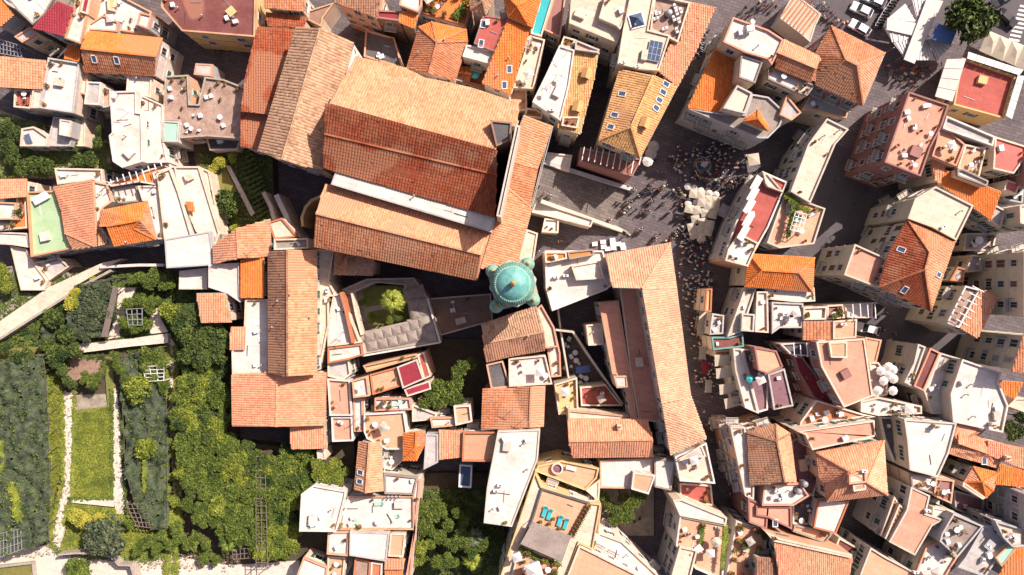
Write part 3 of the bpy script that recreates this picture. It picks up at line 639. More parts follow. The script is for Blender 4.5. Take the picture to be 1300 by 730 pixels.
B('Q', '737,187 815,202 803,224 735,205', 9, 'dark pergola terrace in front of the yellow tan hipped roof', 'terrabrown', par=.3, wall='facadepink', auto='', win=0, clut='beams')
B('G', '175,40 305,55 290,140 170,105', 6, 'half shaded white flat roof west of the square', 'white', par=.3, auto='')
B('G', '120,285 415,380 400,420 100,345', 5.4, 'white ramp wall roof south of the great staircase', 'white', par=.4, auto='', win=0, name='ramp', cat='ramp')
B('G', '165,375 238,380 235,450 150,445', 5, 'little white kiosk with brick patio under the ramp', 'white', par=.4, auto='', win=0, clut='plants')
# ---------------- top left ----------------
B('A', '-60,-60 5,-10 72,75 0,137 -60,120', 9.5, 'orange tiled corner roof at the far top left', 'orange', 'mono', auto='')
B('A', '10,-40 290,-40 225,72 165,126 85,50', 10.5, 'large pale grey flat roof beside the crimson roof', 'white', par=.3, auto='vent dish ac', clut='plain')
B('A', '290,5 372,40 322,182 165,142 230,70', 11.5, 'large crimson lozenge shaped roof in the top left', 'crimson', 'mono', wall='white', auto='')
B('A', '70,185 150,135 192,168 112,216', 8, 'small pale cube roof below the large grey roof', 'grey', par=.3, auto='')
B('A', '385,-30 425,-30 405,60 440,72 408,222 322,190 368,60', 10.6, 'slender white roof beside the crimson lozenge', 'pinkwhite', par=.4, auto='vent', parm='palebrown')
B('A', '425,-30 462,-30 440,72 405,60', 11.2, 'small crimson awning roof at the top edge', 'crimson', par=.1, auto='', win=0)
B('A', '465,-30 600,-30 770,60 700,170 440,125', 8, 'white stepped terraces with arched openings and green loungers', 'white', par=.5, clut='terrace', auto='')
B('A', '440,125 520,75 600,110 590,160 440,150', 9.2, 'white arched stair block above the orange gable roof', 'white', par=.3, auto='', win=0)
B('A', '540,-20 590,-20 575,55 545,50', 8.9, 'tiny yellow awning roof on the white stepped terraces', 'yellow', par=.1, auto='', win=0)
B('A', '705,60 767,75 750,147 690,125', 10, 'small pinkish white roof near the maroon roof', 'pinkwhite', par=.3, auto='')
B('A', '820,-60 1295,-60 1290,187 920,157 815,35', 9.5, 'big maroon flat roof with yellow facade at the top', 'maroon', par=.35, parm='palebrown', wall='yellow', auto='vent', win=.6, shut='', balc=0)
B('A', '440,155 822,192 780,385 425,365', 9.5, 'long orange gable roof with two roof windows and white end facade', 'orange|rust', 'faces', '410,246,2.6 787,286,2.6', '0 1 5 4;4 5 2 3;g1 2 5', wall='white', rise=2.6, tw=.38, put='skylight:478,298 skylight:592,305', auto='', shut='shutgreen', balc=.1)
B('A', '340,228 405,235 402,312 325,297', 8, 'small rusty orange roof west of the long orange gable', 'orange', 'mono', auto='')
B('A', '0,285 230,306 222,452 -20,440', 8.5, 'tan tiled roof at the left edge next to a white terrace', 'tan', 'mono', auto='', tw=.5)
B('A', '242,290 402,316 372,572 202,547', 9.2, 'large white rectangular roof with a grey parapet', 'white', par=.5, parm='grey', auto='vent')
B('A', '72,450 162,456 156,550 68,542', 7, 'small red patio with a table at the left edge', 'redflat', par=.4, clut='terrace', auto='')
B('A', '164,450 216,455 206,547 154,547', 8, 'narrow white stair roof beside the small red patio', 'white', par=.3, auto='', win=0)
B('A', '392,360 445,370 438,482 372,462', 8, 'little cream wedge roof east of the white rectangle', 'cream', par=.3, auto='')
B('A', '440,412 512,416 502,532 425,527', 8.6, 'small grey white roof above a shaded gap', 'grey', par=.3, parm='white', auto='')
B('A', '515,430 560,450 560,540 520,545', 7.5, 'little salmon stair roof between two white houses', 'peach', par=.4, auto='', clut='plants')
B('A', '645,368 768,392 762,494 638,462', 8.5, 'pinkish flat roof directly below the orange gable', 'pinkwhite', par=.35, auto='', put='vent:700,400')
B('Q', '139,116 173,115 173,142 180,143 181,190 181,205 155,213 143,205 138,172 142,168', 11, 'tall white house with pinkish white L shaped roof', 'pinkwhite', par=.35, wall='white', put='dish:A600,485 antenna:A650,570 vent:A640,690', auto='')
B('Q', '174,118 207,133 207,176 213,206 182,207 181,143', 9, 'pale pink terrace house beside the weathered brown deck', 'pinkwhite', par=.3, wall='pinkwhite', auto='', clut='plants')
B('A', '825,610 908,615 900,720 823,718', 9.3, 'mint green flat roof at the brown deck corner', 'mint', par=.2, auto='', win=0, wall='white')
B('A', '835,385 952,378 960,525 1003,527 1035,388 1130,400 1282,458 1215,702 1050,690 912,700 905,612 823,608', 8.4, 'weathered brown roof deck with a curved stair notch', 'stain', par=.45, parm='stonewall', wall='cream', auto='', clut='deck')
B('A', '990,320 1078,325 1072,387 980,377', 6, 'small grey barrel roof north of the weathered deck', 'grey', par=.1, auto='', win=0)
B('A', '108,650 170,640 242,690 235,740 100,740', 7, 'white roof with a small solar panel among trees', 'white', par=.4, put='solar:150,705,20', auto='')
B('A', '270,590 388,602 355,740 235,740', 6.4, 'low white roof with a raised pale box', 'grey', par=.3, auto='')
B('A', '302,602 362,610 350,692 298,682', 8, 'raised pale box room on the low white roof', 'white', par=.2, auto='', win=0)
B('A', '385,575 432,600 430,740 368,740', 5, 'cream garden path terrace among the trees', 'cream', par=.3, auto='', win=0)
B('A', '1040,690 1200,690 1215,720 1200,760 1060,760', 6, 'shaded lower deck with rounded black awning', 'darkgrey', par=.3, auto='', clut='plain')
# ---------------- left middle ----------------
B('E', '275,120 515,125 522,205 470,180 290,205', 7.5, 'white roof block north of the green terrace house', 'white', par=.4, auto='vent')
B('E', '272,218 465,180 480,518 370,535 330,450 312,340', 8.5, 'tan tiled roof wrapping the green terrace', 'salmon|tan', 'faces', '465,181,1.6 480,517,1.6', '0 6 7 4 5;4 7 3', wall='white', rise=1.6, auto='', tw=.42)
B('E', '133,240 275,235 312,340 332,450 368,528 155,572', 7, 'green roof terrace bounded by terracotta coping', 'greenflat', par=.5, parm='tan', wall='white', auto='', clut='mattress')
B('E', '512,335 745,290 792,482 575,518 503,418', 10, 'orange roof with a cut back gable and white skirt', 'orange|rust', 'faces', '541,416,1.6 707,386,2 675,424,1.2', '0 1 6 5 4;1 2 7 6;5 6 7 2 3', wall='white', rise=1.6, tw=.4, put='vent:645,497', auto='')
B('E', '468,185 540,200 570,290 520,325 505,420 540,440 572,515 485,520', 7.6, 'white light well house between tan and orange roofs', 'white', par=.4, clut='plants', auto='ac vent')
B('E', '495,420 535,420 540,505 495,515', 8.6, 'small beige hatch roof between the tan and orange roofs', 'palebrown', 'mono', auto='', win=0)
B('E', '540,195 855,95 872,118 780,150 795,208 700,192 560,215', 7.8, 'orange floored pergola terrace with white beams', 'orangeflat', par=.35, parm='white', auto='', clut='beams')
B('E', '570,220 690,205 720,290 600,300 565,260', 6.8, 'sunken white patio beneath the pergola terrace', 'white', par=.5, auto='', clut='plants')
B('E', '695,210 800,210 835,480 795,482 745,290 720,288', 8.2, 'white facade strip with green shutters east of the orange roof', 'white', par=.3, auto='', clut='plain')
B('E', '790,150 860,120 905,240 985,510 832,495 800,210', 9, 'sunny white terrace with round potted bushes', 'white', par=.45, auto='', clut='plants')
B('E', '832,480 1062,440 1088,612 842,628', 9.6, 'plain white flat roof at the corner above the lane', 'white', par=.15, wall='facadegrey', auto='', shut='')
B('E', '880,112 1008,112 1112,452 1080,540 990,440 905,240', 8, 'narrow white and pink stepped terraces by the vine garden', 'pinkwhite', par=.4, auto='vent ac', clut='strips')
B('E', '1012,115 1060,135 1120,440 1108,450 1040,260', 6.6, 'thin pale garden wall terrace beside the vine rows', 'pinkwhite', par=.4, auto='', win=0)
B('E', '938,292 975,292 985,340 955,338', 9.2, 'tiny orange roof patch on the stepped terraces', 'orange', 'mono', auto='', win=0)
B('E', '-40,178 135,176 130,266 -40,278', 7.5, 'light salmon roof at the left edge above the planted terrace', 'salmon', 'mono', auto='', tw=.36)
B('E', '-40,290 80,296 82,382 -40,382', 7, 'pinkish flat roof at the left edge', 'pinkwhite', par=.4, auto='')
B('E', '82,262 130,262 136,425 50,432 50,385 84,382', 6, 'orange planted terrace west of the green roof terrace', 'orangeflat', par=.4, auto='', clut='garden')
B('E', '-40,390 62,392 60,435 -40,440', 6, 'white terrace with a teal awning at the left edge', 'white', par=.3, auto='', clut='plants')
B('E', '-40,442 140,450 152,525 60,510 -40,505', 5.5, 'white flat roof south west of the green terrace', 'white', par=.3, auto='')
B('E', '50,512 135,530 150,570 240,690 225,740 105,740', 4.6, 'white stepped house with a row of clay pots', 'pinkwhite', par=.35, auto='', clut='plain', win=.7)
B('E', '160,600 300,575 350,620 250,690 215,640', 4.2, 'grey white shaded stair terraces below the green house', 'grey', par=.4, auto='', clut='plain')
B('E', '908,642 1052,625 1048,735 905,735', 7, 'white roof half in blue shade west of the cream roof', 'white', par=.2, auto='', shut='')
# ---------------- right: around the square ----------------
B('C', '1120,85 1300,150 D80,200 D40,290 D20,330 1296,300 1180,265 1068,212', 14.5, 'white upper roof of the big block facing the square', 'white', par=.4, auto='vent ac', put='dish:1210,120')
B('C', '1030,240 1180,270 1060,572 890,545', 10.2, 'sunken orange tiled roof inside the block facing the square', 'orange', 'mono', wall='facadegrey', tw=.4, auto='')
B('C', '1160,275 1272,310 1232,422 1148,392', 14, 'white framed glass roof room in the middle of the block', 'white', par=.3, auto='', win=0)
B('C', '1140,430 1218,470 1180,575 1068,548', 13.4, 'cream roof patio on the block facing the square', 'cream', par=.4, auto='', win=0)
B('C', '890,550 1060,573 1180,578 1215,475 1300,490 D90,570 D60,640 D0,700 1250,700', 10.8, 'grey front wing with a red hipped corner roof and railings', 'greybeige', par=.4, wall='facadegrey', auto='', win=1.2, balc=.6, shut='metalgrey')
B('C', '1180,600 1245,555 1300,640 1300,665 1170,612', 13.2, 'little red hipped tile roof on the grey front wing', 'orange', 'faces', '1245,600,1', '0 1 5;1 2 3 5;3 4 5;4 0 5', auto='', win=0)
B('D', '85,200 272,290 215,416 35,345', 13.6, 'small rusty gable roof between white roofs and the red hip', 'salmon|rust', 'faces', '48,266,1.4 242,346,1.4', '0 1 5 4;4 5 2 3', rise=1.4, tw=.36, auto='')
B('D', '272,290 322,322 290,432 220,405', 13.2, 'narrow tile roof joining the rusty gable and the red hip', 'rust|salmon', 'mono', auto='', tw=.36)
B('D', '320,130 592,268 480,535 240,430 240,268', 13.2, 'large red hipped roof north east of the square', 'rust|salmon|rust|rust', 'faces', '392,302,3.2 450,330,3.2', '0 1 6 5;1 2 6;2 3 5 6;0 5 3 4', wall='facadepink', rise=3.2, tw=.4, auto='')
B('D', '0,330 240,430 200,485 150,470 0,400', 12.5, 'cluttered white terraces south of the rusty gable', 'white', par=.4, auto='', clut='terrace')
B('D', '95,480 170,570 120,610 60,580', 11.5, 'shaded grey patio roof with pale rim', 'grey', par=.3, auto='', win=0)
B('D', '240,430 415,500 400,600 240,560 170,560', 9, 'low shaded grey roof court south of the red hip', 'facadegrey', par=.4, auto='ac', clut='plain')
B('D', '60,90 110,0 140,-30 270,70 240,135 215,215 165,170', 5, 'cream striped canopy roof by the parked cars', 'canvas', par=.1, auto='', wall='facade', clut='stripes', win=0)
B('Q', '1050,150 1078,164 1061,183 1029,258 1004,243 1026,183', 12, 'long slanting cream roof between the square and the side street', 'cream', par=.4, wall='facade', auto='vent', clut='plants')
B('Q', '968,217 1000,231 976,288 948,338 918,327 935,280', 10.5, 'pinkish red roof with white awning panels above the square', 'redflat', par=.4, wall='facadegrey', parm='white', auto='', clut='plain')
B('G', '1270,138 1300,150 H80,245 H0,215 1285,200', 11.4, 'small white roof head on the pinkish red roof', 'pinkwhite', par=.3, auto='', win=0)
B('G', '1095,530 1150,450 1250,500 1195,620 1080,590', 11.2, 'lower terrace with square white tables above the square', 'white', par=.4, auto='', win=0, clut='terrace')
B('H', '85,250 292,325 235,505 60,527 -5,500', 10, 'orange vine terrace with sun loungers under a glass canopy', 'peach', par=.45, wall='facade', auto='', clut='loungers')
B('Q', '951,322 1034,327 1032,371 945,364', 10.5, 'orange hipped roof south of the vine terrace', 'orange', 'faces', '968,343,1.8 1014,346,1.8', '0 1 5 4;1 2 5;2 3 4 5;3 0 4', rise=1.8, tw=.36, auto='')
B('Q', '1154,116 1205,133 1196,160 1182,187 1169,224 1123,206', 15, 'tall pink roofed block with dark rose facades', 'salmonflat', par=.4, wall='facadepink', auto='', clut='deck', shut='shutbrown', balc=.4)
B('D', '870,640 905,650 H1000,0 H955,112 H830,60 H850,0', 13.5, 'pink terrace with round white table next to the tall pink block', 'peach', par=.4, auto='', clut='terrace')
B('H', '1000,0 1105,20 1070,170 960,120', 13.2, 'second pink terrace with white curved sofa', 'peach', par=.45, auto='', clut='terrace')
B('D', '905,585 1150,690 1140,740 885,650', 14, 'white railed balcony roof between pink terrace and restaurant', 'grey', par=.5, parm='white', auto='', win=0)
B('D', '1150,690 1310,740 H1310,60 H1245,150 H1140,125', 12.6, 'bright red flat roof right of the pink terraces', 'pinkred', par=.3, auto='', clut='plain')
B('H', '1210,180 1280,200 1255,255 1195,230', 11, 'little pinkish red roof below the bright red roof', 'pinkred', par=.2, auto='')
B('H', '960,125 990,125 1118,185 1110,215 960,160', 14.2, 'white stepped parapet roof over the orange slope', 'white', par=.4, auto='', win=0)
B('H', '830,60 900,92 895,130 870,205 845,180', 12.5, 'small terracotta stair roof at the block corner', 'salmon', 'mono', auto='')
B('H', '893,130 1178,240 1130,387 872,205', 12.5, 'smooth orange sloping roof behind the cream roof', 'orange', 'mono', wall='facade', tw=.3, auto='')
B('H', '1140,300 1205,335 1180,425 1115,385', 11.5, 'small grey white roof at the tail of the orange slope', 'grey', par=.3, auto='')
B('H', '850,213 1042,310 955,488 830,420 708,376 745,275', 15.2, 'cream roof with barrel chimney beside the big dark red hip', 'cream', par=.35, wall='facadeyellow', auto='', put='vent:970,340 ac:880,420,30', win=1.2, shut='shutbrown', balc=.25)
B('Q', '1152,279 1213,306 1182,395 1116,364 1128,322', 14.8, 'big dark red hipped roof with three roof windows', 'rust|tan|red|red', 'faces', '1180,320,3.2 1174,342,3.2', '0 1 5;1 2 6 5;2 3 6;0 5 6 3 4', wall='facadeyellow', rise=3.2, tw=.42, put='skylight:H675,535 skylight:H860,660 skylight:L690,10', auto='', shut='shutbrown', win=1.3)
B('H', '440,505 612,582 560,700 545,722 385,662', 13, 'pink roof terrace stepping out from the dark red hip', 'salmonflat', par=.4, wall='facadeyellow', auto='', put='', clut='plants', shut='shutbrown', win=1.3)
# ---------------- right edge ----------------
B('L', '1080,10 1168,50 1060,257 972,205', 13.5, 'terracotta roof beside a white framed roof terrace', 'salmon|rust', 'mono', wall='facadeyellow', auto='', shut='shutbrown', win=1.3, rise=1)
B('L', '1000,-10 1075,10 970,205 905,180', 13.2, 'white framed roof terrace on the narrow cream house', 'stain', par=.5, parm='white', wall='facadeyellow', auto='', clut='beams', shut='shutbrown')
B('L', '1296,235 1380,230 1380,440 1235,425', 17, 'rusty tiled roof on the cream house at the right edge', 'rust', 'mono', wall='facadeyellow', auto='', shut='metalgrey', win=1.2)
B('H', '1296,545 1380,520 1380,880 1296,870', 18, 'tall cream facade house cut by the right edge', 'cream', par=.4, wall='facadeyellow', auto='', shut='shutbrown')
B('H', '1275,310 1380,290 1380,430 1277,400', 15, 'yellow house with shaded windows at the right edge', 'cream', par=.4, wall='facadeyellow', auto='')
B('H', '1030,560 1110,570 1120,640 1000,650', 7, 'low grey shaded roof east of the dark red hip', 'grey', par=.4, auto='ac')
B('H', '960,620 1000,630 990,700 920,690', 9, 'small pale flat roof east of the dark red hip', 'grey', par=.3, auto='')
B('H', '1000,450 1160,450 1140,540 990,540', 5, 'shaded courtyard roof with a blue round table', 'facadegrey', par=.4, auto='', clut='terrace')
B('L', '1140,468 1292,480 1250,562 1128,520', 11.5, 'orange tiled roof behind the large white roof', 'orange', 'mono', auto='')
B('L', '985,362 1182,432 1170,480 1218,600 1190,735 938,682 925,540', 12.5, 'large bright white roof with pink trimmed edges', 'white', par=.4, parm='pinkwhite', wall='facade', auto='vent', put='chimney:1120,690')
B('L', '760,285 800,300 745,460 770,520 735,505 690,480 740,380', 10.5, 'narrow white balcony house facing the shaded lane', 'white', par=.4, wall='facade', auto='', clut='plants')
B('L', '822,305 875,330 790,525 738,500', 11, 'sunken dark red roof strip between white facades', 'maroon', par=.35, parm='salmonflat', wall='white', auto='')
B('L', '875,330 975,360 925,545 930,640 830,640 790,525', 9.5, 'white balconied facade house west of the bright white roof', 'white', par=.4, wall='facade', auto='ac', clut='plain', shut='shutbrown')
B('P', '1150,455 1310,500 1310,585 1240,590 1190,540', 14, 'cream roof patio with blue railings near the bottom right corner', 'cream', par=.5, wall='facadegrey', auto='ac', clut='terrace', shut='shutbrown')
B('P', '1298,320 1400,300 1420,520 1300,500', 15, 'grey house front cut off by the lower right edge', 'grey', par=.4, wall='facadegrey', auto='ac', shut='metalgrey', win=1.3)
B('H', '1298,60 1400,50 1400,210 1300,200', 13, 'shaded house front cut off by the right edge near red roofs', 'terrabrown', par=.4, wall='facadepink', auto='')
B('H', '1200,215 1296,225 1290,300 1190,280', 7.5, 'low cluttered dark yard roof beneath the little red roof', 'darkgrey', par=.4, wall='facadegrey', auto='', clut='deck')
B('L', '1255,560 1320,560 1320,640 1215,600', 9, 'low cream garden house behind the large white roof', 'cream', par=.3, auto='')
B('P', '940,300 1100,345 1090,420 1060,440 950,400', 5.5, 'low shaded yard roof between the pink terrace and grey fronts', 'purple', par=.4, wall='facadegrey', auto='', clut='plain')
# ---------------- centre right ----------------
B('L', '180,168 328,170 330,265 175,265', 10.5, 'striped terracotta tile roof north of the salmon roof', 'rust', 'mono', tw=.6, auto='')
B('L', '330,170 452,160 447,255 330,265', 10.7, 'salmon flat roof with a grey hatch beside striped tiles', 'peach', par=.2, auto='', put='ac:375,185')
B('L', '20,72 180,80 175,205 60,205 20,235', 10, 'white roof terrace with a turquoise awning strip', 'white', par=.4, auto='', clut='terrace')
B('L', '180,100 300,95 295,162 180,165', 10.4, 'small white party wall terrace by the turquoise strip', 'pinkwhite', par=.5, auto='', clut='plants')
B('L', '300,90 380,85 390,155 300,162', 9.8, 'small terrace full of plants north of the salmon flat roof', 'facadepink', par=.5, auto='', clut='garden')
B('L', '385,85 532,75 530,155 400,155', 9.6, 'white cross shaped light well roof near the parked van', 'white', par=.4, auto='', clut='beams')
B('L', '-20,0 235,0 240,70 150,75 0,60', 9.4, 'jumbled white roof below the orange hipped roof', 'white', par=.3, auto='ac vent', clut='plants')
B('L', '245,275 490,258 532,550 385,608 270,400', 13.6, 'big smooth salmon roof with a brown hatch room', 'salmonflat', par=.2, parm='cream', wall='facadepink', auto='', win=1.2, shut='metalgrey')
B('L', '308,277 402,275 402,357 320,355', 14.4, 'brown hatch room on the big smooth salmon roof', 'palebrown', par=.15, auto='', win=0)
B('L', '492,250 577,265 550,378 508,382', 11.6, 'small salmon lean-to east of the big smooth salmon roof', 'peach', par=.2, auto='')
B('L', '512,380 560,378 610,450 605,545 530,560', 8, 'white terrace with white parasols above the lane', 'pinkwhite', par=.4, auto='')
B('L', '-70,300 45,320 78,402 0,438 -50,420', 12.4, 'small pink flat roof west of the big salmon roof', 'peach', par=.2, auto='', wall='facadepink')
B('L', '0,440 85,410 130,600 30,620', 10, 'dark purple roof with pale coping beside the salmon roof', 'purple', par=.3, parm='grey', wall='facadegrey', auto='', clut='plain')
B('L', '60,285 190,275 230,350 120,345', 9, 'dark glazed roof room with white frames', 'darkgrey', par=.4, parm='white', auto='', clut='beams')
B('L', '130,350 175,350 360,600 300,590 230,560 150,420', 9, 'narrow crimson balcony terraces under the salmon roof', 'crimson', par=.4, parm='facadepink', wall='facadepink', auto='', clut='plants')
B('L', '165,680 245,570 480,640 545,655 300,690 160,722', 9.8, 'crumbling terracotta roof terrace strewn with pots', 'rust', par=.4, parm='pinkwhite', wall='cream', auto='', clut='deck')
B('L', '150,730 540,672 540,760 P540,30 P225,98 P190,20', 14, 'salmon strip terrace with cream rim north of the big tan hip', 'salmonflat', par=.4, parm='cream', auto='vent', clut='plain')
B('L', '470,575 560,555 780,600 780,640 560,650 470,630', 9.5, 'white walled roof patios in a row under the lane', 'white', par=.5, auto='', clut='terrace')
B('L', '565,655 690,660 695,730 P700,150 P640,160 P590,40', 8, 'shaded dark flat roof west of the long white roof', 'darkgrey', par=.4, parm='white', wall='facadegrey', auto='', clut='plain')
B('Q', '1148,532 1215,537 1205,575 1191,606 1155,597 1152,560', 12.5, 'long white roof with two hatches in the lower right', 'white', par=.3, wall='facade', auto='', put='chimney:1185,540')
B('L', '965,680 1090,725 P965,60 P940,20', 12, 'salmon wedge roof beside the long white roof', 'peach', par=.2, auto='')
B('P', '965,-10 1112,50 1110,112 1180,150 1165,190 905,112 960,62', 11.8, 'stepped orange gable roof in the lower right', 'salmon', 'faces', '962,60,.9 1110,112,.9', '0 1 8 7;7 8 3 4 5 6', rise=.9, tw=.36, auto='', put='skylight:1092,150')
B('P', '1112,50 1310,90 1310,200 1112,120', 12.4, 'light salmon roof meeting the stepped orange gable', 'salmon', 'mono', tw=.36, auto='')
B('P', '1175,165 1310,200 1310,285 1148,270', 12.2, 'rusty orange roof with a leaning chimney shadow', 'orange', 'mono', tw=.36, auto='', put='chimney:1195,130')
B('P', '1040,180 1172,212 1140,302 1105,338 990,258', 12, 'orange hipped roof with pink ledge in the lower right', 'orange|salmon|orange', 'faces', '1085,255,1.2', '0 1 5;1 2 5;2 3 5;3 4 5;4 0 5', tw=.38, auto='')
B('Q', '948,549 985,538 1003,550 1011,612 952,617', 13, 'brown tiled hipped roof with a lit east slope', 'brown|salmon|salmon|brown', 'faces', '986,560,1.8 996,612,1.8', '0 1 5;1 2 5;2 3 6 5;0 5 6 4', rise=1.6, tw=.38, auto='', wall='facade', win=1.4, shut='metalgrey')  # sunlit tone of the east slope is put into lighter salmon tiles
B('O', '1105,-20 1180,-20 1228,265 1225,350 1180,330', 12.3, 'white balconied strip house along the crowded street', 'white', par=.3, wall='facade', auto='', balc=.5, clut='plants', win=1.4, shut='metalgrey')
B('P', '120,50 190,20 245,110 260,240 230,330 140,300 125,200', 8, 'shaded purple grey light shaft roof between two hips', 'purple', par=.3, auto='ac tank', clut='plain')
B('P', '-20,270 165,265 210,330 130,380 -30,380', 11, 'white roof with tanks and a round dish', 'white', par=.5, auto='', put='tank:175,262 dish:30,320 ac:60,340 ac:40,300 vent:100,300 tank:145,300', clut='plain')
B('P', '-60,380 120,385 122,500 0,440 -60,430', 10.5, 'salmon terrace with a dark roof window, lower right', 'salmonflat', par=.3, auto='', wall='facadepink', put='skylight:35,465')
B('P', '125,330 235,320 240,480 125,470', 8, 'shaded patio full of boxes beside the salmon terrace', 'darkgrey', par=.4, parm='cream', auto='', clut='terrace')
B('Q', '1036,574 1122,559 1127,628 1050,637 1047,614 1040,608', 13.2, 'big tan hipped roof with a cream terrace at its top', 'salmon|paletan|salmon|salmon', 'faces', '1078,598,3 1100,612,3', '0 1 7 6;1 2 7;2 3 6 7;0 6 3 4 5', wall='cream', rise=3, tw=.42, auto='') 
B('P', '410,222 496,200 500,262 412,272', 16.4, 'small cream roof terrace crowning the big tan hip', 'cream', par=.3, auto='', win=0, put='ac:480,200')
B('P', '430,275 495,262 498,298 435,308', 15.8, 'tiny salmon roof hatch on the big tan hip', 'salmonflat', par=.1, auto='', win=0)
B('P', '255,352 415,352 345,522 230,492', 10.5, 'white flat roof south of the big tan hip', 'white', par=.2, wall='white', auto='')
B('P', '135,478 235,495 330,520 290,570 125,510', 9, 'narrow orange roof strip south of the shaded patio', 'peach', par=.3, auto='', clut='plants')
B('P', '725,283 822,328 800,420 890,450 832,482 745,632 612,562 702,400', 12.4, 'smooth salmon roof with stepped outline', 'salmonflat', par=.2, wall='facade', auto='', put='ac:800,400', win=1.5, shut='metalgrey')
B('P', '665,370 700,400 612,560 592,545', 11.6, 'narrow striped awning terrace beside the smooth salmon roof', 'canvas', par=.3, auto='', clut='stripes')
B('P', '640,330 665,370 592,545 570,530', 10.8, 'grey ribbed terrace west of the striped awning', 'grey', par=.3, auto='', clut='stripes')
B('P', '720,215 870,235 880,260 840,320 730,285', 11, 'white cluttered patio between long white and smooth salmon roofs', 'pinkwhite', par=.4, auto='', clut='terrace')
B('P', '850,240 945,250 930,370 840,330', 11.2, 'pink terrace with striped parasols lower right', 'facadepink', par=.4, auto='', clut='terrace')
B('P', '835,385 940,405 890,500 830,480', 11.4, 'small pale roof tip beside the pink terrace', 'pinkwhite', par=.2, auto='')
B('P', '990,258 1105,338 1088,348 985,280', 12.2, 'thin pink ledge terrace under the orange hip', 'pinkwhite', par=.3, auto='', win=0)
B('P', '940,418 1092,482 960,642 870,560 880,520', 13.5, 'shabby grey roof terrace with frames and debris', 'greybeige', par=.4, wall='facadegrey', auto='', clut='deck', balc=0)
B('P', '1092,482 1230,480 1200,600 1100,740 960,690 1000,640', 12.5, 'grey white courtyard house with blue windows', 'grey', par=.4, wall='facadegrey', auto='ac', clut='plain', shut='shutbrown')
B('P', '1245,595 1310,590 1310,740 1165,740', 13, 'striped orange tile roof in the bottom right corner', 'orange', 'mono', tw=.5, auto='')
B('P', '1150,640 1240,560 1255,600 1185,690', 13.6, 'pale green awning roof beside the striped orange roof', 'mint', par=.1, auto='', win=0) 
B('P', '800,590 870,560 960,642 900,740 740,740', 11.5, 'white terraces with scattered chairs at the bottom edge', 'white', par=.4, auto='', clut='terrace')
B('P', '520,590 600,640 785,740 450,770', 11.4, 'salmon roof with a dark sail shaped shade at bottom', 'peach', par=.3, wall='facade', auto='', put='ac:740,710', win=1.3)
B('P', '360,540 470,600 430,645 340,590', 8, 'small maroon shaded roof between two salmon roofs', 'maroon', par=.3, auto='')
B('P', '30,555 428,640 405,760 60,760', 12.8, 'wide salmon roof at the bottom edge with a brown vent strip', 'salmon', 'mono', wall='cream', tw=.34, auto='')
B('P', '-10,515 60,545 428,628 420,645 30,560', 13, 'long cream tiled coping north of the wide salmon roof', 'cream', par=.3, auto='', win=0, clut='plants')
B('P', '-60,640 70,650 78,760 -60,760', 12, 'brown patched tile roof at the bottom edge', 'brown|salmon', 'mono', auto='')
B('O', '1135,455 1296,500 1270,760 1080,760 1110,600', 9, 'planted terrace house by the lane at the bottom edge', 'peach', par=.4, wall='facade', auto='', clut='garden', shut='shutbrown')
B('O', '1195,340 1300,385 P-5,500 1200,465', 10.2, 'salmon flat roof south of the brown hipped roof', 'salmonflat', par=.3, auto='', wall='facadepink')
# east side of the crowded street
B('K', '985,5 1015,5 1010,125 975,120', 8, 'little cream roof at the street side below the square', 'yellow', par=.3, auto='')
B('K', '1015,130 1075,140 1070,235 1000,240', 8, 'shaded grey patio with pale rugs by the street', 'grey', par=.4, auto='', clut='terrace')
B('K', '1180,0 1240,0 1165,225 1090,250', 9, 'narrow shaded cream roof with red bricks by the street', 'facade', par=.4, wall='facade', auto='', clut='plain')
B('K', '1010,250 1105,250 1170,230 1175,300 1020,318', 8.6, 'maroon patio with teal rim beside the street', 'maroon', par=.4, parm='rimteal', auto='', clut='plain')
B('K', '1165,130 1230,135 1225,225 1160,220', 10, 'small cream framed roof east of the teal rimmed patio', 'cream', par=.4, auto='')
B('K', '1240,20 1296,20 1300,230 1230,225', 9.5, 'white roof corner with shaded red inset', 'pinkwhite', par=.4, auto='', clut='plain')
B('K', '1030,320 1120,315 1110,345 1025,350', 7, 'thin terracotta roof over the cream awnings', 'terracotta', par=.2, auto='', win=0)
B('K', '1120,308 1165,310 1250,640 1180,610 1130,420', 9.5, 'ragged white roof edge along the purple terrace', 'white', par=.4, wall='facade', auto='', clut='plants')
B('K', '1165,312 1235,312 1300,470 1296,620 1245,635', 9.2, 'purple roof terrace with a turquoise parasol', 'purple', par=.35, parm='white', auto='', clut='terrace')
# ---------------- bottom middle ----------------
B('N', '520,55 575,60 635,58 645,302 555,316 497,300', 11.4, 'narrow salmon gable roof with two roof windows', 'tan|salmon', 'faces', '575,58,1.4 556,316,1.4', '0 6 7 5;6 2 3 7', rise=1.4, put='skylight:530,210 skylight:527,256', auto='', wall='white')
B('N', '290,275 458,305 450,345 410,500 403,512 218,510 228,320', 10.8, 'white boxy house roof beside the green vines', 'white', par=.35, wall='white', auto='vent')
B('N', '412,350 470,330 800,330 802,502 410,502', 8.8, 'wide white sun terrace with an oval table', 'white', par=.45, wall='white', auto='', clut='loungers')
B('N', '650,90 745,95 745,150 690,200 640,190', 7.5, 'shaded little balcony with a curved white edge', 'white', par=.5, auto='', clut='terrace')
B('N', '648,215 820,235 800,325 650,320', 9.4, 'white kitchen roof with small black vents', 'white', par=.4, auto='', put='vent:670,327 vent:690,327 vent:710,327 vent:730,327', clut='plain')
B('N', '475,508 676,516 660,662 472,632', 10, 'plain white square roof south of the sun terrace', 'white', par=.15, auto='')
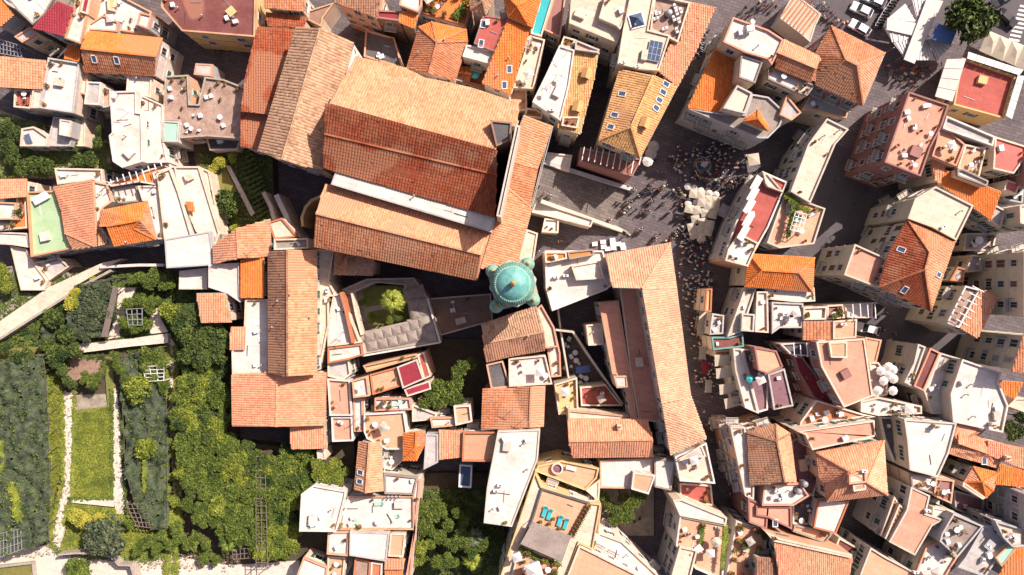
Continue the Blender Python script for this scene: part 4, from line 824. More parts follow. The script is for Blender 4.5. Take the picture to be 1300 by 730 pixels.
B('N', '680,520 757,520 745,640 668,636', 9.6, 'orange brown flat roof square beside plain white roof', 'peach', par=.2, auto='')
B('N', '364,512 474,510 466,635 358,626', 9.2, 'white patio half in shade with a small square hatch', 'white', par=.4, auto='', clut='plain')
B('N', '240,640 362,690 355,760 195,760', 8, 'white wedge roof at the bottom left of the white houses', 'white', par=.3, auto='')
B('N', '362,636 452,640 442,760 360,760', 7.6, 'terracotta patio at the bottom edge among white houses', 'peach', par=.4, auto='', clut='terrace')
B('N', '500,642 580,660 575,760 490,760', 8.4, 'dark inset roof with terracotta coping at bottom', 'stain', par=.4, parm='terracotta', auto='')
B('N', '582,665 640,672 635,760 578,760', 8.6, 'small square terracotta roof at the bottom edge', 'terracotta', par=.3, parm='pinkwhite', auto='')
B('N', '655,645 755,648 742,700 650,700', 9, 'striped tile strip roof at the bottom edge', 'salmon', 'mono', tw=.5, auto='')
B('N', '655,702 742,702 738,770 650,770', 8.4, 'small orange red roof under the striped tile strip', 'orange', 'mono', auto='')
B('N', '790,235 832,250 780,770 752,770 800,500', 9, 'long slim white wall walk east of the white houses', 'white', par=.3, auto='', win=0, clut='plants')
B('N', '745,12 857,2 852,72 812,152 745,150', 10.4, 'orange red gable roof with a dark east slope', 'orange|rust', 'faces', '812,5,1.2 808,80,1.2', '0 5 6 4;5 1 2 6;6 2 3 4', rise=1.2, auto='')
B('N', '860,15 922,18 922,160 848,197', 10, 'grey two step roof between orange and pink roofs', 'grey', par=.25, auto='', wall='facadegrey')
B('N', '925,-5 1052,0 1040,132 930,145', 10.2, 'pinkish patchy tiled roof beside the framed brown roof', 'salmon', 'mono', auto='')
B('N', '1048,6 1232,6 1220,157 1043,155', 10.6, 'square brown roof framed by terracotta coping', 'palebrown', par=.45, parm='terracotta', wall='cream', auto='', put='')
B('Q', '632,547 686,545 683,583 650,669 614,664 618,620', 12.6, 'long white roof leaning toward the tree garden', 'white', par=.2, wall='facade', auto='vent', put='ac:630,622 ac:635,615 vent:626,645')
B('N', '1030,170 1095,175 1090,290 1025,285', 6, 'narrow blue white glass roof in the dark court', 'skyglass', par=.3, parm='metalwhite', auto='', win=0)
B('O', '130,178 250,150 442,190 430,240 370,302 118,205', 9, 'orange terrace with a round well cover', 'peach', par=.4, parm='yellow', wall='yellow', auto='', clut='well')
B('O', '118,205 150,280 370,360 452,370 410,605 340,572 268,770 -70,770 -20,620', 12, 'hotel roof with wide parapet around the lounger terrace', 'cream', par=.4, wall='yellow', auto='', win=1)
B('O', '150,290 397,366 300,535 250,668 40,578 100,450', 12.3, 'peach lounger terrace shaded by a beige canvas', 'peach', par=.35, parm='darkgrey', auto='', win=0)
B('O', '40,575 250,668 225,760 -10,760', 12.4, 'white table terrace with climbing plants at bottom', 'peach', par=.3, auto='', win=0, clut='garden')
B('O', '445,150 590,142 720,140 710,215 612,210 605,293 445,290', 9, 'white buttressed roof above the garden court', 'white', par=.2, auto='', wall='white')
B('O', '720,140 832,150 806,303 722,285', 9.6, 'bright white flat roof with a folded top edge', 'white', par=.15, auto='')
B('O', '614,210 727,226 692,322 604,296', 10.4, 'salmon square roof standing on the white roofs', 'peach', par=.15, auto='', wall='white')
B('O', '372,300 445,245 445,292 440,360', 9.6, 'cream wedge roof beside the orange well terrace', 'cream', par=.2, auto='')
B('O', '455,370 440,520 420,605 405,600', 9.6, 'narrow skylit white strip with window bars', 'white', par=.4, auto='', clut='plain')
B('O', '440,515 560,560 770,760 690,760 410,612', 10, 'white chimney studded wall roof facing the garden court', 'white', par=.3, auto='vent', clut='plain')
B('O', '340,580 405,612 690,760 270,760', 12.5, 'wide peach roof with cream rim at the bottom edge', 'peach', par=.35, parm='cream', wall='white', auto='')
B('O', '815,350 858,345 1090,440 1085,475 850,430', 11.5, 'white tiled parapet roof edge above the pink terrace', 'white', par=.3, auto='', win=0)
B('O', '850,430 1087,476 1068,760 930,700 830,580', 11, 'pink roof terrace with deck chairs and parasol', 'peach', par=.4, wall='white', auto='', clut='terrace')
B('O', '850,585 940,605 900,760 800,760', 11.6, 'cream ribbed stair roof beside the pink deck chair terrace', 'cream', par=.35, auto='')
# ---------------- ground ----------------
def sheet(name, T, s, z, m, kind='structure', zb=None, **kw):
    P = ccw([W(a, b, z) for a, b, c in parse(T, s)]); mb = MB()
    if zb is None: mb.add([(p.x, p.y, z) for p in P], [tuple(range(len(P)))])
    else: mb.prism(P, zb, z)
    return link(name, mb.mesh(name, [M_[m]]), None, kind=kind, **kw)
mb = MB(); mb.add([(-900, -900, 0), (900, -900, 0), (900, 900, 0), (-900, 900, 0)], [(0, 1, 2, 3)]); link('ground', mb.mesh('ground', [M_['pave']]), None, kind='structure')
sheet('road', 'Q', '1060,-60 1400,-60 1400,90 1300,60 1235,30 1120,40 1040,20', .004, 'asphalt')
sheet('side_street', 'Q', '1060,185 1110,190 1125,260 1130,300 1100,320 1060,330 1020,340 1035,260', .008, 'asphalt')
sheet('lane', 'Q', '1095,395 1140,385 1260,430 1250,450 1130,440 1120,520 1095,470', .008, 'asphalt')
sheet('garden_soil', 'Q', '-60,340 100,340 215,335 295,360 297,560 380,570 450,560 450,700 380,760 -60,760', 3.0, 'soil', zb=-.3)
sheet('hillside', 'Q', '-60,120 30,150 140,180 140,215 90,215 60,225 -60,225', 2.5, 'scrub', zb=-.3)
sheet('garden_soil', 'Q', '245,185 345,180 350,300 335,290 270,310 255,250', 3.0, 'soil', zb=-.3)
sheet('garden_soil', 'Q', '528,600 640,600 640,760 522,760', 1.0, 'soil', zb=-.3)
sheet('garden_soil', 'Q', '760,612 830,612 830,680 760,680', .6, 'scrub', zb=-.3)
sheet('courtyard_floor', 'Q', '540,430 620,430 620,520 520,520', .8, 'soil', zb=-.3)
sheet('bare_ground', 'Q', '-60,700 30,698 75,688 150,706 215,706 290,718 380,712 380,790 -60,790', 3.3, 'gravel', zb=2.5)
sheet('bare_ground', 'Q', '-60,350 60,330 95,352 60,385 0,425 -60,470', 3.3, 'scrub', zb=2.5)
sheet('dirt_patch', 'I', '350,335 520,350 530,420 400,492 310,490', 3.5, 'dirt', zb=2.5)
sheet('lawn', 'I', '375,620 562,600 566,730 M575,345 M360,338 M375,0', 3.42, 'grass', zb=2.9)
sheet('bare_bed', 'I', '380,545 530,540 545,630 378,640', 3.38, 'scrub', zb=2.9)
sheet('grass_strip', 'I', '240,430 290,440 325,540 320,730 M340,100 M270,330 M262,540 M245,400 250,730', 3.4, 'drygrass', zb=2.9)
sheet('grass_strip', 'I', '525,350 560,350 580,520 572,730 560,730 540,545', 3.46, 'grass', zb=2.9)
sheet('grass_strip', 'I', '0,310 200,300 215,350 0,378', 3.5, 'drygrass', zb=2.9)
sheet('meadow', 'M', '330,365 640,400 700,500 850,510 900,570 740,650 560,625 300,610 340,500', 3.38, 'grass', zb=2.9)
sheet('garden_path', 'I', '322,530 375,535 378,730 M382,100 M372,300 M350,380 M310,560 M258,565 M285,400 M318,250 M325,0 318,730', 3.55, 'gravel', zb=2.9)
sheet('garden_path', 'I', '570,512 605,512 620,730 M625,150 M640,420 M590,420 M572,340 M572,0 572,730', 3.6, 'gravel', zb=2.9)
sheet('garden_path', 'M', '352,342 572,348 575,385 352,362', 3.65, 'gravel', zb=2.9)
sheet('garden_path', 'I', '845,235 890,290 900,500 890,730 M915,350 M880,360 M860,0 848,730 850,500', 3.6, 'gravel', zb=2.9)
sheet('garden_path', 'M', '865,410 900,440 925,550 880,562', 3.6, 'gravel', zb=2.9)
sheet('garden_path', 'I', '600,0 690,0 660,60 600,230 610,250 545,262 590,120', 3.6, 'gravel', zb=2.9)
sheet('garden_path', 'I', '790,100 815,160 850,225 760,235 755,160', 3.62, 'gravel', zb=2.9)
sheet('garden_path', 'E', '1140,105 1165,110 1290,350 1270,365', 3.5, 'gravel', zb=2.9)
sheet('grass_strip', 'E', '1070,140 1135,110 1200,240 1120,250', 3.4, 'drygrass', zb=2.9)
# long sunlit public ramp with its walls
def strip_wall(name, label, T, s, z0, z1, wd, m, cat='wall', closed=False, **kw):
    pp = parse(T, s); mb = MB(); C = W(pp[0][0], pp[0][1], z1)
    for i in range(len(pp)-1):
        a, b = W(pp[i][0], pp[i][1], z1), W(pp[i+1][0], pp[i+1][1], z1); d = (b-a).normalized()
        a = a-d*wd*.4; a = a-C; b = b-C; zc = (z0-z1)/2
        mb.beam((a.x, a.y, zc), (b.x, b.y, zc+.001*i), wd, h=z1-z0)
    o = link(name, mb.mesh(name, [M_[m]]), None, C, label=label, category=cat); 
    for k, v in kw.items(): o[k] = v
    return o
sheet('ramp_path', 'I', '-80,205 0,170 245,0 E520,600 E620,580 380,-8 345,30 0,253 -80,290', 4.6, 'cream', zb=2.5)
strip_wall('retaining_wall', 'pale stone wall along the sunlit ramp above the lemon gardens', 'I', '-80,300 0,258 350,34 400,0 E560,640', 2.5, 5.0, .45, 'stonewall')
strip_wall('retaining_wall', 'thin light parapet between the lane and the lemon gardens', 'E', '510,622 700,612 828,612', 2.5, 5.2, .5, 'white')
for i in range(9):
    t = i/8
sheet('terrace_walk', 'I', '398,285 650,260 850,232 852,280 650,300 400,332', 4.6, 'gravel', zb=2.5)
strip_wall('retaining_wall', 'curved retaining wall at the foot of the gardens', 'M', '295,628 380,620 490,622 560,640 600,680 660,682 685,760', 2.5, 5.6, .3, 'stonewall')
strip_wall('garden_wall', 'small stone wall framing the square bed at the bottom left', 'M', '-20,690 165,668 175,760', 2.5, 4.0, .4, 'stonewall')
sheet('garden_bed', 'M', '-20,700 155,680 160,780 -20,780', 3.5, 'drygrass', zb=2.9)
strip_wall('garden_wall', 'low pale wall left of the vine rows by the white terraces', 'E', '1075,120 1090,200 1110,300 1150,400', 2.5, 4.2, .3, 'stonewall')
strip_wall('garden_wall', 'curved pale wall below the cathedral west end', 'F', '235,410 232,370 250,320 280,285 330,262', 0, 8, .5, 'yellow')
strip_wall('garden_wall', 'wedge shaped pale wall beside the shaded cathedral yard', 'F', '105,265 150,360 175,430', 0, 6.5, .9, 'white')
strip_wall('garden_wall', 'second pale wedge wall left of the cathedral yard', 'F', '40,250 75,320 90,380', 0, 6.5, .7, 'cream')
strip_wall('boundary_wall', 'long thin wall dividing the shaded yard beside the bent hall', 'K', '225,215 310,225 400,360 560,590', 0, 5.5, .35, 'facade')
strip_wall('boundary_wall', 'wall along the shaded alley south of the cream walk', 'Q', '707,380 712,420 722,480 708,520', 0, 4, .3, 'facade')
# ---------------- great staircase of the cathedral ----------------
st = thing('staircase', 'great stone staircase climbing from the square to the cathedral front', 'staircase', W(736, 250, 0))
C = st.location; a0, a1 = W(684, 208, 6.5), W(680, 250, 6.5); b0, b1 = W(795, 243, 0), W(783, 288, 0); mb = MB(); n = 44
for k in range(n):
    f0, f1 = k/n, (k+1)/n; z = 6.5*(1-f0)
    q = [a0.lerp(b0, f0), a0.lerp(b0, f1+.004), a1.lerp(b1, f1+.004), a1.lerp(b1, f0)]
    mb.prism([(v.x-C.x, v.y-C.y) for v in reversed(q)] if area2(q) < 0 else [(v.x-C.x, v.y-C.y) for v in q], -.2, z)
link('steps', mb.mesh('steps', [M_['stairstone']]), st, kind='stuff')
for s, (p, q) in enumerate(((a0, b0), (a1, b1))):
    mb = MB(); o = Vector((C.x, C.y, 0)); off = Vector((0, .5 if s == 0 else -.5, 0))
    A, Bq = p-o+off, q-o+off
    mb.beam((A.x, A.y, A.z-2.2), (Bq.x, Bq.y, -2.2+.4), .7, h=6.0); link('balustrade', mb.mesh('balustrade', [M_['facade' if s else 'facadegrey']]), st)
sheet('forecourt', 'Q', '668,195 690,208 686,252 676,262 668,262', 6.4, 'stairstone', zb=-.2)
strip_wall('low_wall', 'thin curved stone wall trailing from the staircase into the square', 'G', '520,412 575,440 600,462', -.1, .6, .3, 'stonewall')
# ---------------- the majolica dome ----------------
dm = thing('bell_tower', 'round bell tower with a teal majolica dome and four small turret domes', 'tower', W(651, 361, 0))
zD = 27.0; kx = S*(1-zD/H); Cq = dm.location
mb = MB(); mb.box((0, 0, 7.4), (7.5, 7.5, 15.8), .25); mb.box((0, 0, 18), (6.0, 6.0, 6), .25); link('tower_shaft', mb.mesh('tower_shaft', [M_['stonewall']]), dm)
mb = MB(); mb.lathe((0, 0, 20.7), [(3.5, 0), (3.9, .3), (3.8, .6)], 8, a0=.2); link('cornice', mb.mesh('cornice', [M_['facade']]), dm)
mb = MB(); mb.lathe((0, 0, 21), [(3.1, 0), (3.1, 3.0), (3.5, 3.1), (3.5, 3.4), (3.35, 3.5)], 32); link('drum', mb.mesh('drum', [M_['yellow']]), dm)
rr = 3.28
for nm, lo, hi, m in (('dome_band', 0, .34, 'tealtile'), ('dome_band', .34, .42, 'gold'), ('dome_cap', .42, 1.0, 'tealdeep')):
    pr = [(rr*math.cos(t*math.pi/2*.97)*(1 if m != 'gold' else 1.012), 24.4+rr*.9*math.sin(t*math.pi/2*.97)) for t in np.linspace(lo, hi, 14)]
    if m != 'gold': pr = [(r, z) for r, z in pr]
    mb = MB(); mb.lathe((0, 0, 0), pr, 48, 0, cap=True); link(nm, mb.mesh(nm, [M_[m if m != 'gold' else 'mint']], True), dm)
# glazed scale tiles laid in rings: real proud pieces, too small to pick apart singly
for nm, m in (('dome_tiles', 'tealtile'), ('dome_tiles', 'tealdeep')):
    mb = MB()
    for j in range(20):
        t = (j+.5)/20; r = rr*math.cos(t*math.pi/2)*1.01; z = 24.4+rr*.9*math.sin(t*math.pi/2); n = max(6, int(2*math.pi*r/.34))
        if j > 7: continue
        for k in range(n):
            zig = (int(k/3+j) % 2 == 0) if j < 7 else (j % 3 != 0)
            if zig != (m == 'tealtile'): continue
            a = 2*math.pi*(k+.5*(j % 2))/n; mb.lathe((r*math.cos(a), r*math.sin(a), z), [(.19, -.03), (.13, .10)], 5, 0, R.random(), a0=a)
    link(nm, mb.mesh(nm, [M_[m]]), dm, kind='stuff')
mb = MB()
for k in range(16):
    a = 2*math.pi*k/16; mb.box((3.42*math.cos(a), 3.42*math.sin(a), 24.5), (.28, .5, .4), a)
link('drum_rim', mb.mesh('drum_rim', [M_['tealtile']]), dm, kind='stuff')
mb = MB(); mb.lathe((0, 0, 27.5), [(.42, 0), (.38, .4), (.48, .5), (.45, .65), (.28, 1.0), (.08, 1.3)], 12, 0); mb.beam((0, 0, 29), (0, 0, 30.3), .08, 1); mb.beam((-.3, 0, 29.9), (.3, 0, 29.9), .07, 1)
link('lantern', mb.mesh('lantern', [M_['gold'], M_['metaldark']]), dm)
for (tx, ty, tz) in ((670, 335, 23), (677, 381, 23), (625, 344, 23), (630, 389, 23)):
    p = W(tx, ty, tz)-Cq; ob = link('turret', unit('turret', ['tealtile'], lambda q: q.lathe((0, 0, -4), [(.95, 0), (.95, 2.9), (1.12, 3.0), (1.12, 3.2), (1.0, 3.3)], 16)), dm, (p.x, p.y, tz-.0-0))
    link('turret_dome', unit('turret_dome', ['tealtile'], lambda q: q.lathe((0, 0, -.75), [(1.0*math.cos(t), .95*math.sin(t)) for t in np.linspace(0, 1.5, 9)], 18), True), ob)
    link('finial', unit('finial', ['gold'], lambda q: q.lathe((0, 0, .3), [(.32, 0), (.28, .3), (.1, .6), (.05, .8)], 8)), ob)
# cloister vault humps as parts
cl = BLD['cloister walk with grey vaulted roof around a planted court']; cr = cl['root']; cc = cl['C']
hump = unit('vault', ['greybeige'], lambda q: q.lathe((0, 0, 0), [(1.7, 0), (1.4, .2), (.95, .42), (.5, .55), (.1, .6)], 4, 0, a0=math.pi/4), False)
for s in ((475, 65), (478, 110), (485, 155), (500, 200), (520, 245), (575, 250), (620, 240), (665, 228), (710, 218), (755, 208), (800, 190), (840, 230), (590, 295), (640, 282), (690, 270), (740, 258), (790, 246), (845, 175), (880, 205), (840, 120), (800, 80), (810, 135), (845, 80), (780, 30), (820, 20), (890, 255)):
    q = W(325+s[0]/3.988, 365+s[1]/3.988, 7.1); o = link('vault', hump, cr, (q.x-cc.x, q.y-cc.y, 7.02)); o.rotation_euler.z = .22
# planted court floor inside the ring sits in a light well: build well as a raised garden bed slab
sheet('cloister_garden', 'J', '490,30 600,-10 745,-10 792,165 600,215 530,240', 3.0, 'grass', zb=-.1)
sheet('cloister_path', 'J', '490,30 535,20 590,200 600,215 535,240', 3.1, 'stonewall', zb=2.5)
sheet('cloister_path', 'J', '560,100 640,85 650,110 565,125', 3.15, 'stonewall', zb=2.5)
strip_wall('parapet_wall', 'terracotta capped parapet along the west side of the cloister', 'J', '430,30 455,120 490,280', 6, 10.2, .5, 'terracotta')
strip_wall('parapet_wall', 'inner west wall of the cloister court with broken white edge', 'J', '485,30 510,150 535,240', 6, 8.6, .4, 'cream')
strip_wall('parapet_wall', 'white coping line along the south of the cloister', 'J', '450,330 545,345 932,278 895,150 868,55', 6, 7.6, .3, 'white')
from mathutils import noise as mnoise
# ---------------- foliage ----------------
def crown_mesh(name, n, m, seed, leaf=.42, spiky=0, flat=.75, per=16, shell=.55):
    rng = np.random.default_rng(seed); v = []; f = []; t = []
    nl = 7; la = rng.uniform(0, 6.28, nl); lr = rng.uniform(.1, .62, nl); lob = np.stack([lr*np.cos(la), lr*np.sin(la), rng.uniform(-.1, .45, nl)], 1); ls = rng.uniform(.32, .55, nl)
    lob[0] = (0, 0, .3); ls[0] = .6
    for i in range(n):
        q = rng.integers(nl); d = rng.normal(size=3); d /= np.linalg.norm(d); d[2] = abs(d[2])*1.1-.2; k = ls[q]
        c = lob[q]+d*k*rng.uniform(shell, 1)**.6; c[2] *= flat; tc = rng.uniform(0, 1)**1.3*.7-.05
        cs = rng.uniform(.07, .15)
        for j in range(per):
            p = c+rng.normal(size=3)*cs*.55
            a = rng.normal(size=3); a[2] *= .6; a /= np.linalg.norm(a); b = np.cross(a, rng.normal(size=3)); b /= max(np.linalg.norm(b), 1e-3)
            s = leaf*rng.uniform(.5, 1.1)/3.0; o = len(v)
            v += [tuple(p-a*s), tuple(p+b*s*.5), tuple(p+a*s), tuple(p-b*s*.5)]; f.append((o, o+1, o+2, o+3)); t.append(max(0, min(1, tc+rng.uniform(0, .35))))
    mb = MB(); mb.v = v; mb.f = f; mb.t = t; mb.m = [0]*len(f); return mb.mesh(name, [M_[m]])
def trunk_mesh():
    mb = MB(); mb.lathe((0, 0, -2.2), [(.1, 0), (.07, .9), (.05, 1.6), (.02, 2.3)], 7)
    for k in range(5):
        a = k*1.26; mb.beam((0, 0, -1.0+.1*k), (.5*math.cos(a), .5*math.sin(a), -.1), .045); mb.beam((.5*math.cos(a), .5*math.sin(a), -.1), (.75*math.cos(a+.3), .75*math.sin(a+.3), .3), .025)
    return mb.mesh('trunk', [M_['bark']])
U_TRUNK = trunk_mesh()
CROWN = {}
for i, (k, m) in enumerate((('dark', 'leafdark'), ('mid', 'leafmid'), ('bright', 'leafbright'), ('grey', 'leafgrey'), ('yellow', 'leafyellow'))):
    for j in range(3): CROWN[k, j] = crown_mesh('crown', 300, m, i*5+j, leaf=.36, per=14, flat=.5)
def tree(px, py, r, z, col, label, group=None, name='tree', cat='tree', base=3.0, fl=1.0):
    c = W(px, py, z); rw = r*S*(1-z/H); o = thing(name, label, cat, (c.x, c.y, base), group)
    cm = link('crown', CROWN[col, R.randrange(3)], o, (0, 0, z-base)); cm.scale = (rw, rw, rw*fl); cm.rotation_euler.z = R.uniform(0, 6.28)
    t = link('trunk', U_TRUNK, o, (0, 0, z-base)); t.scale = (rw, rw, max(.6, (z-base)/2.0)); return o
def trees(T, s, z, col, label, group, base=3.0, cat='tree', name='tree'):
    for a, b, r in parse(T, s): tree(a, b, r, z, col, label, group, base=base, cat=cat, name=name)
tree(1226, 20, 35, 7, 'dark', 'big dark grey green tree beside the road in the top right', base=0)
tree(292, 258, 20, 6, 'dark', 'round dark leafy tree in the small walled vine garden')
tree(135, 682, 27, 6.5, 'grey', 'broad grey green tree at the foot of the lawn')
tree(173, 492, 19, 6.5, 'bright', 'round bright green tree between two dark nets')
tree(185, 567, 15, 6.5, 'bright', 'smaller bright green tree below the round bright one')
tree(93, 383, 13, 6.5, 'yellow', 'yellow green shrub tree beside the ramp')
tree(97, 372, 9, 6.5, 'yellow', 'small yellow shrub topping the yellow green tree', cat='shrub', name='shrub')
tree(217, 396, 15, 6, 'bright', 'olive green bush at the end of the garden steps')
tree(100, 655, 16, 5.5, 'yellow', 'yellow flowering bush at the foot of the lawn', cat='bush', name='bush')
tree(125, 662, 13, 5.5, 'yellow', 'second yellow flowering bush beside the grey green tree', cat='bush', name='bush')
tree(97, 722, 20, 5.5, 'mid', 'spiky bush with red flowers at the bottom left', cat='bush', name='bush', base=3.3)
trees('Q', '10,185,13 18,200,14 30,212,13 45,208,14 62,213,12 100,205,12 115,203,12 125,180,9 8,160,10 20,172,12 128,165,8 95,185,7', 5, 'dark', 'dark green tree on the scrubby slope among white houses', 'trees on the slope in the upper left', base=2.5)
trees('Q', '5,352,12 10,366,9 3,340,8', 5.5, 'bright', 'bright bush at the left edge beside the ramp', 'bushes at the left edge by the ramp')
trees('Q', '68,405,16 85,425,15 75,448,17 60,438,12 95,445,13 20,452,11 35,449,10 6,440,9 80,470,10 70,460,9 88,485,9', 6, 'dark', 'dusky green tree on the terraces below the ramp', 'trees on the terraces below the ramp')
trees('Q', '105,400,15 120,412,16 112,378,15 135,370,12 125,390,15 140,398,13 108,425,12 108,400,9', 5.8, 'grey', 'dusky lemon tree in the netted plot near the lane', 'lemon trees in the netted plot near the lane')
trees('Q', '165,385,10 178,383,11 190,388,11 160,410,11 172,415,12 185,410,10 196,382,8 180,353,9 200,352,12 210,360,12 188,358,10 168,356,7', 5.5, 'mid', 'leafy green tree on the plot above the pale garden walk', 'trees above the pale garden walk')
trees('Q', '188,450,13 200,448,10 205,462,11 186,466,11 196,480,10 208,490,9 158,480,7 152,470,8 148,452,8 150,462,8 118,487,11 110,480,9 126,478,7', 5.8, 'mid', 'green shrub on the plots below the pale garden walk', 'shrubs below the pale garden walk')
trees('Q', '235,420,19 250,432,20 265,420,18 280,428,16 240,450,16 258,455,18 276,450,16 228,405,12 245,402,15 270,405,16', 8, 'dark', 'very dark broadleaf tree beneath the tan pavilion', 'very dark trees beneath the tan pavilion')
G1 = ''
rg = random.Random(3)
pts_ = []
poly1 = parse('Q', '232,465 282,465 284,500 286,545 300,560 345,580 380,565 400,580 405,600 378,640 375,700 340,715 290,680 258,660 232,640 228,560 222,520')
tries = 0
NTH = 'first second third fourth fifth sixth seventh eighth ninth tenth eleventh twelfth thirteenth fourteenth fifteenth sixteenth seventeenth'.split()
for row in range(17):
    y0 = 468+row*14.5; c_ = 0
    for cx_ in range(15):
        x, y = 226+cx_*13.5+(row % 2)*6+rg.uniform(-3.5, 3.5), y0+rg.uniform(-3, 3)
        if not inpoly(x, y, poly1): continue
        c_ += 1; col_ = rg.choice(('mid', 'mid', 'bright', 'mid', 'dark')); bw = {'mid': 'fresh green', 'bright': 'yellowish green', 'dark': 'dark green'}[col_]
        tree(x, y, rg.uniform(11, 15), rg.uniform(6.2, 7.3), col_, '%s lemon tree, %s from the left in the %s grove row' % (bw, NTH[c_-1], NTH[row]), 'lemon trees in the dense grove')
trees('Q', '405,600,12 418,595,11 428,603,11 415,610,12 430,612,9 402,588,9 425,590,9 438,600,7', 8.2, 'bright', 'bright green tree beside the white boxy house', 'bright trees beside the white boxy house')
trees('Q', '538,645,11 548,655,12 560,650,11 535,665,10 545,672,11 570,665,10 560,680,11 530,640,8 545,690,9 555,640,9 575,690,12 590,690,12 585,675,11 600,682,11 570,712,12 555,715,11 600,700,10 580,650,9 615,690,10 590,660,9', 6, 'mid', 'green tree in the shaded garden beside the long white roof', 'trees in the garden beside the long white roof', base=1)
tree(533, 697, 12, 6.5, 'bright', 'round yellow green tree at the edge of the shaded garden', base=1)
tree(532, 712, 9, 5.5, 'bright', 'small yellow green bush below the round yellow green tree', base=1, cat='bush', name='bush')
trees('Q', '553,505,15 565,500,13 575,490,13 558,490,12 572,505,13 580,475,10 588,465,11 596,462,9 540,512,10 545,500,9 582,505,10', 8, 'mid', 'leafy tree in the dark court south of the cloister', 'trees in the dark court south of the cloister', base=.8)
trees('Q', '772,640,8 782,648,11 790,655,11 796,645,9 800,655,9 808,640,8 778,660,8 768,632,8 790,632,9 805,628,8 815,632,7', 5, 'mid', 'bush in the little garden court south of the white roofs', 'bushes in the little garden court', base=.6, cat='bush', name='bush')
trees('Q', '1290,548,14 1282,540,10 1298,530,12', 7, 'dark', 'dark tree behind the large white roof at the right edge', 'dark trees at the right edge', base=0)
trees('Q', '205,680,10 215,690,9 228,682,12 240,690,12 222,668,9 200,695,10 250,680,10 262,692,9 190,685,9 180,690,9 165,665,8 175,700,8 275,710,8 260,712,8', 5.2, 'mid', 'low green bush between the gardens and the pale ground', 'bushes at the foot of the gardens', cat='bush', name='bush')
trees('Q', '215,560,6 218,575,7 210,590,6 213,605,7 215,545,6 212,620,7 220,635,8 228,600,8 232,615,8 208,530,6 235,590,7 10,640,7 17,650,8 22,660,7 20,640,6 3,565,6 2,580,6 183,590,6 185,610,6 186,600,5', 5.0, 'bright', 'bright creeper shrub along the garden edges', 'creeper shrubs along the garden edges', cat='shrub', name='shrub')
trees('Q', '118,356,6 270,215,9 280,205,10 295,200,8 300,290,8', 4.6, 'yellow', 'dry yellowish shrub on a garden terrace', 'dry shrubs on the garden terraces', cat='shrub', name='shrub')
# palms
def palm(px, py, z, r, label, col='leafbright', base=1.0, nf=26, name='palm_tree'):
    c = W(px, py, z); o = thing(name, label, 'palm tree', (c.x, c.y, base)); mb = MB()
    mb.lathe((0, 0, 0), [(.28, 0), (.22, (z-base)*.5), (.2, z-base)], 8); link('trunk', mb.mesh('trunk', [M_['bark']]), o)
    fm = MB(); L = 1.0
    for k in range(9):
        x0 = k/9; zf = lambda x: .25*math.sin(x*2.6)-.35*x*x
        wv = .17*math.sin(math.pi*min(1, x0+.12))+.03
        for s in (-1, 1): fm.add([(x0, 0, zf(x0)), (x0+.1, 0, zf(x0+.1)), (x0+.2, s*wv, zf(x0+.12)-.05), (x0+.1, s*wv, zf(x0)-.05)], [(0, 1, 2, 3)], 0, R.random())
    me = fm.mesh('frond', [M_[col]])
    for k in range(nf):
        f = link('frond', me, o, (0, 0, z-base)); s = r*S*(.75+.3*R.random()); f.scale = (s, s, s*(1.1 if k % 3 else 2.0)); f.rotation_euler = (0, R.uniform(-.5, .15), k*2.4)
palm(498, 382, 11, 15, 'large pale green palm in the middle of the cloister court', base=3, nf=60)
palm(600, 712, 5, 16, 'banana palm with broad leaves in the shaded garden', nf=14)
palm(603, 682, 6, 14, 'pale spiky palm in the shaded garden', 'leafgrey', nf=18)
palm(289, 690, 6.5, 14, 'small dark palm at the foot of the lemon grove', 'leafmid', base=3, nf=18)
for (a, b, r) in ((472, 404, 7), (505, 404, 6), (496, 407, 6), (461, 384, 5), (509, 400, 5)):
    tree(a, b, r, 5.5, 'bright' if a < 500 else 'mid', 'clipped round shrub in the cloister court', 'clipped shrubs in the cloister court', name='shrub', cat='shrub', base=3)
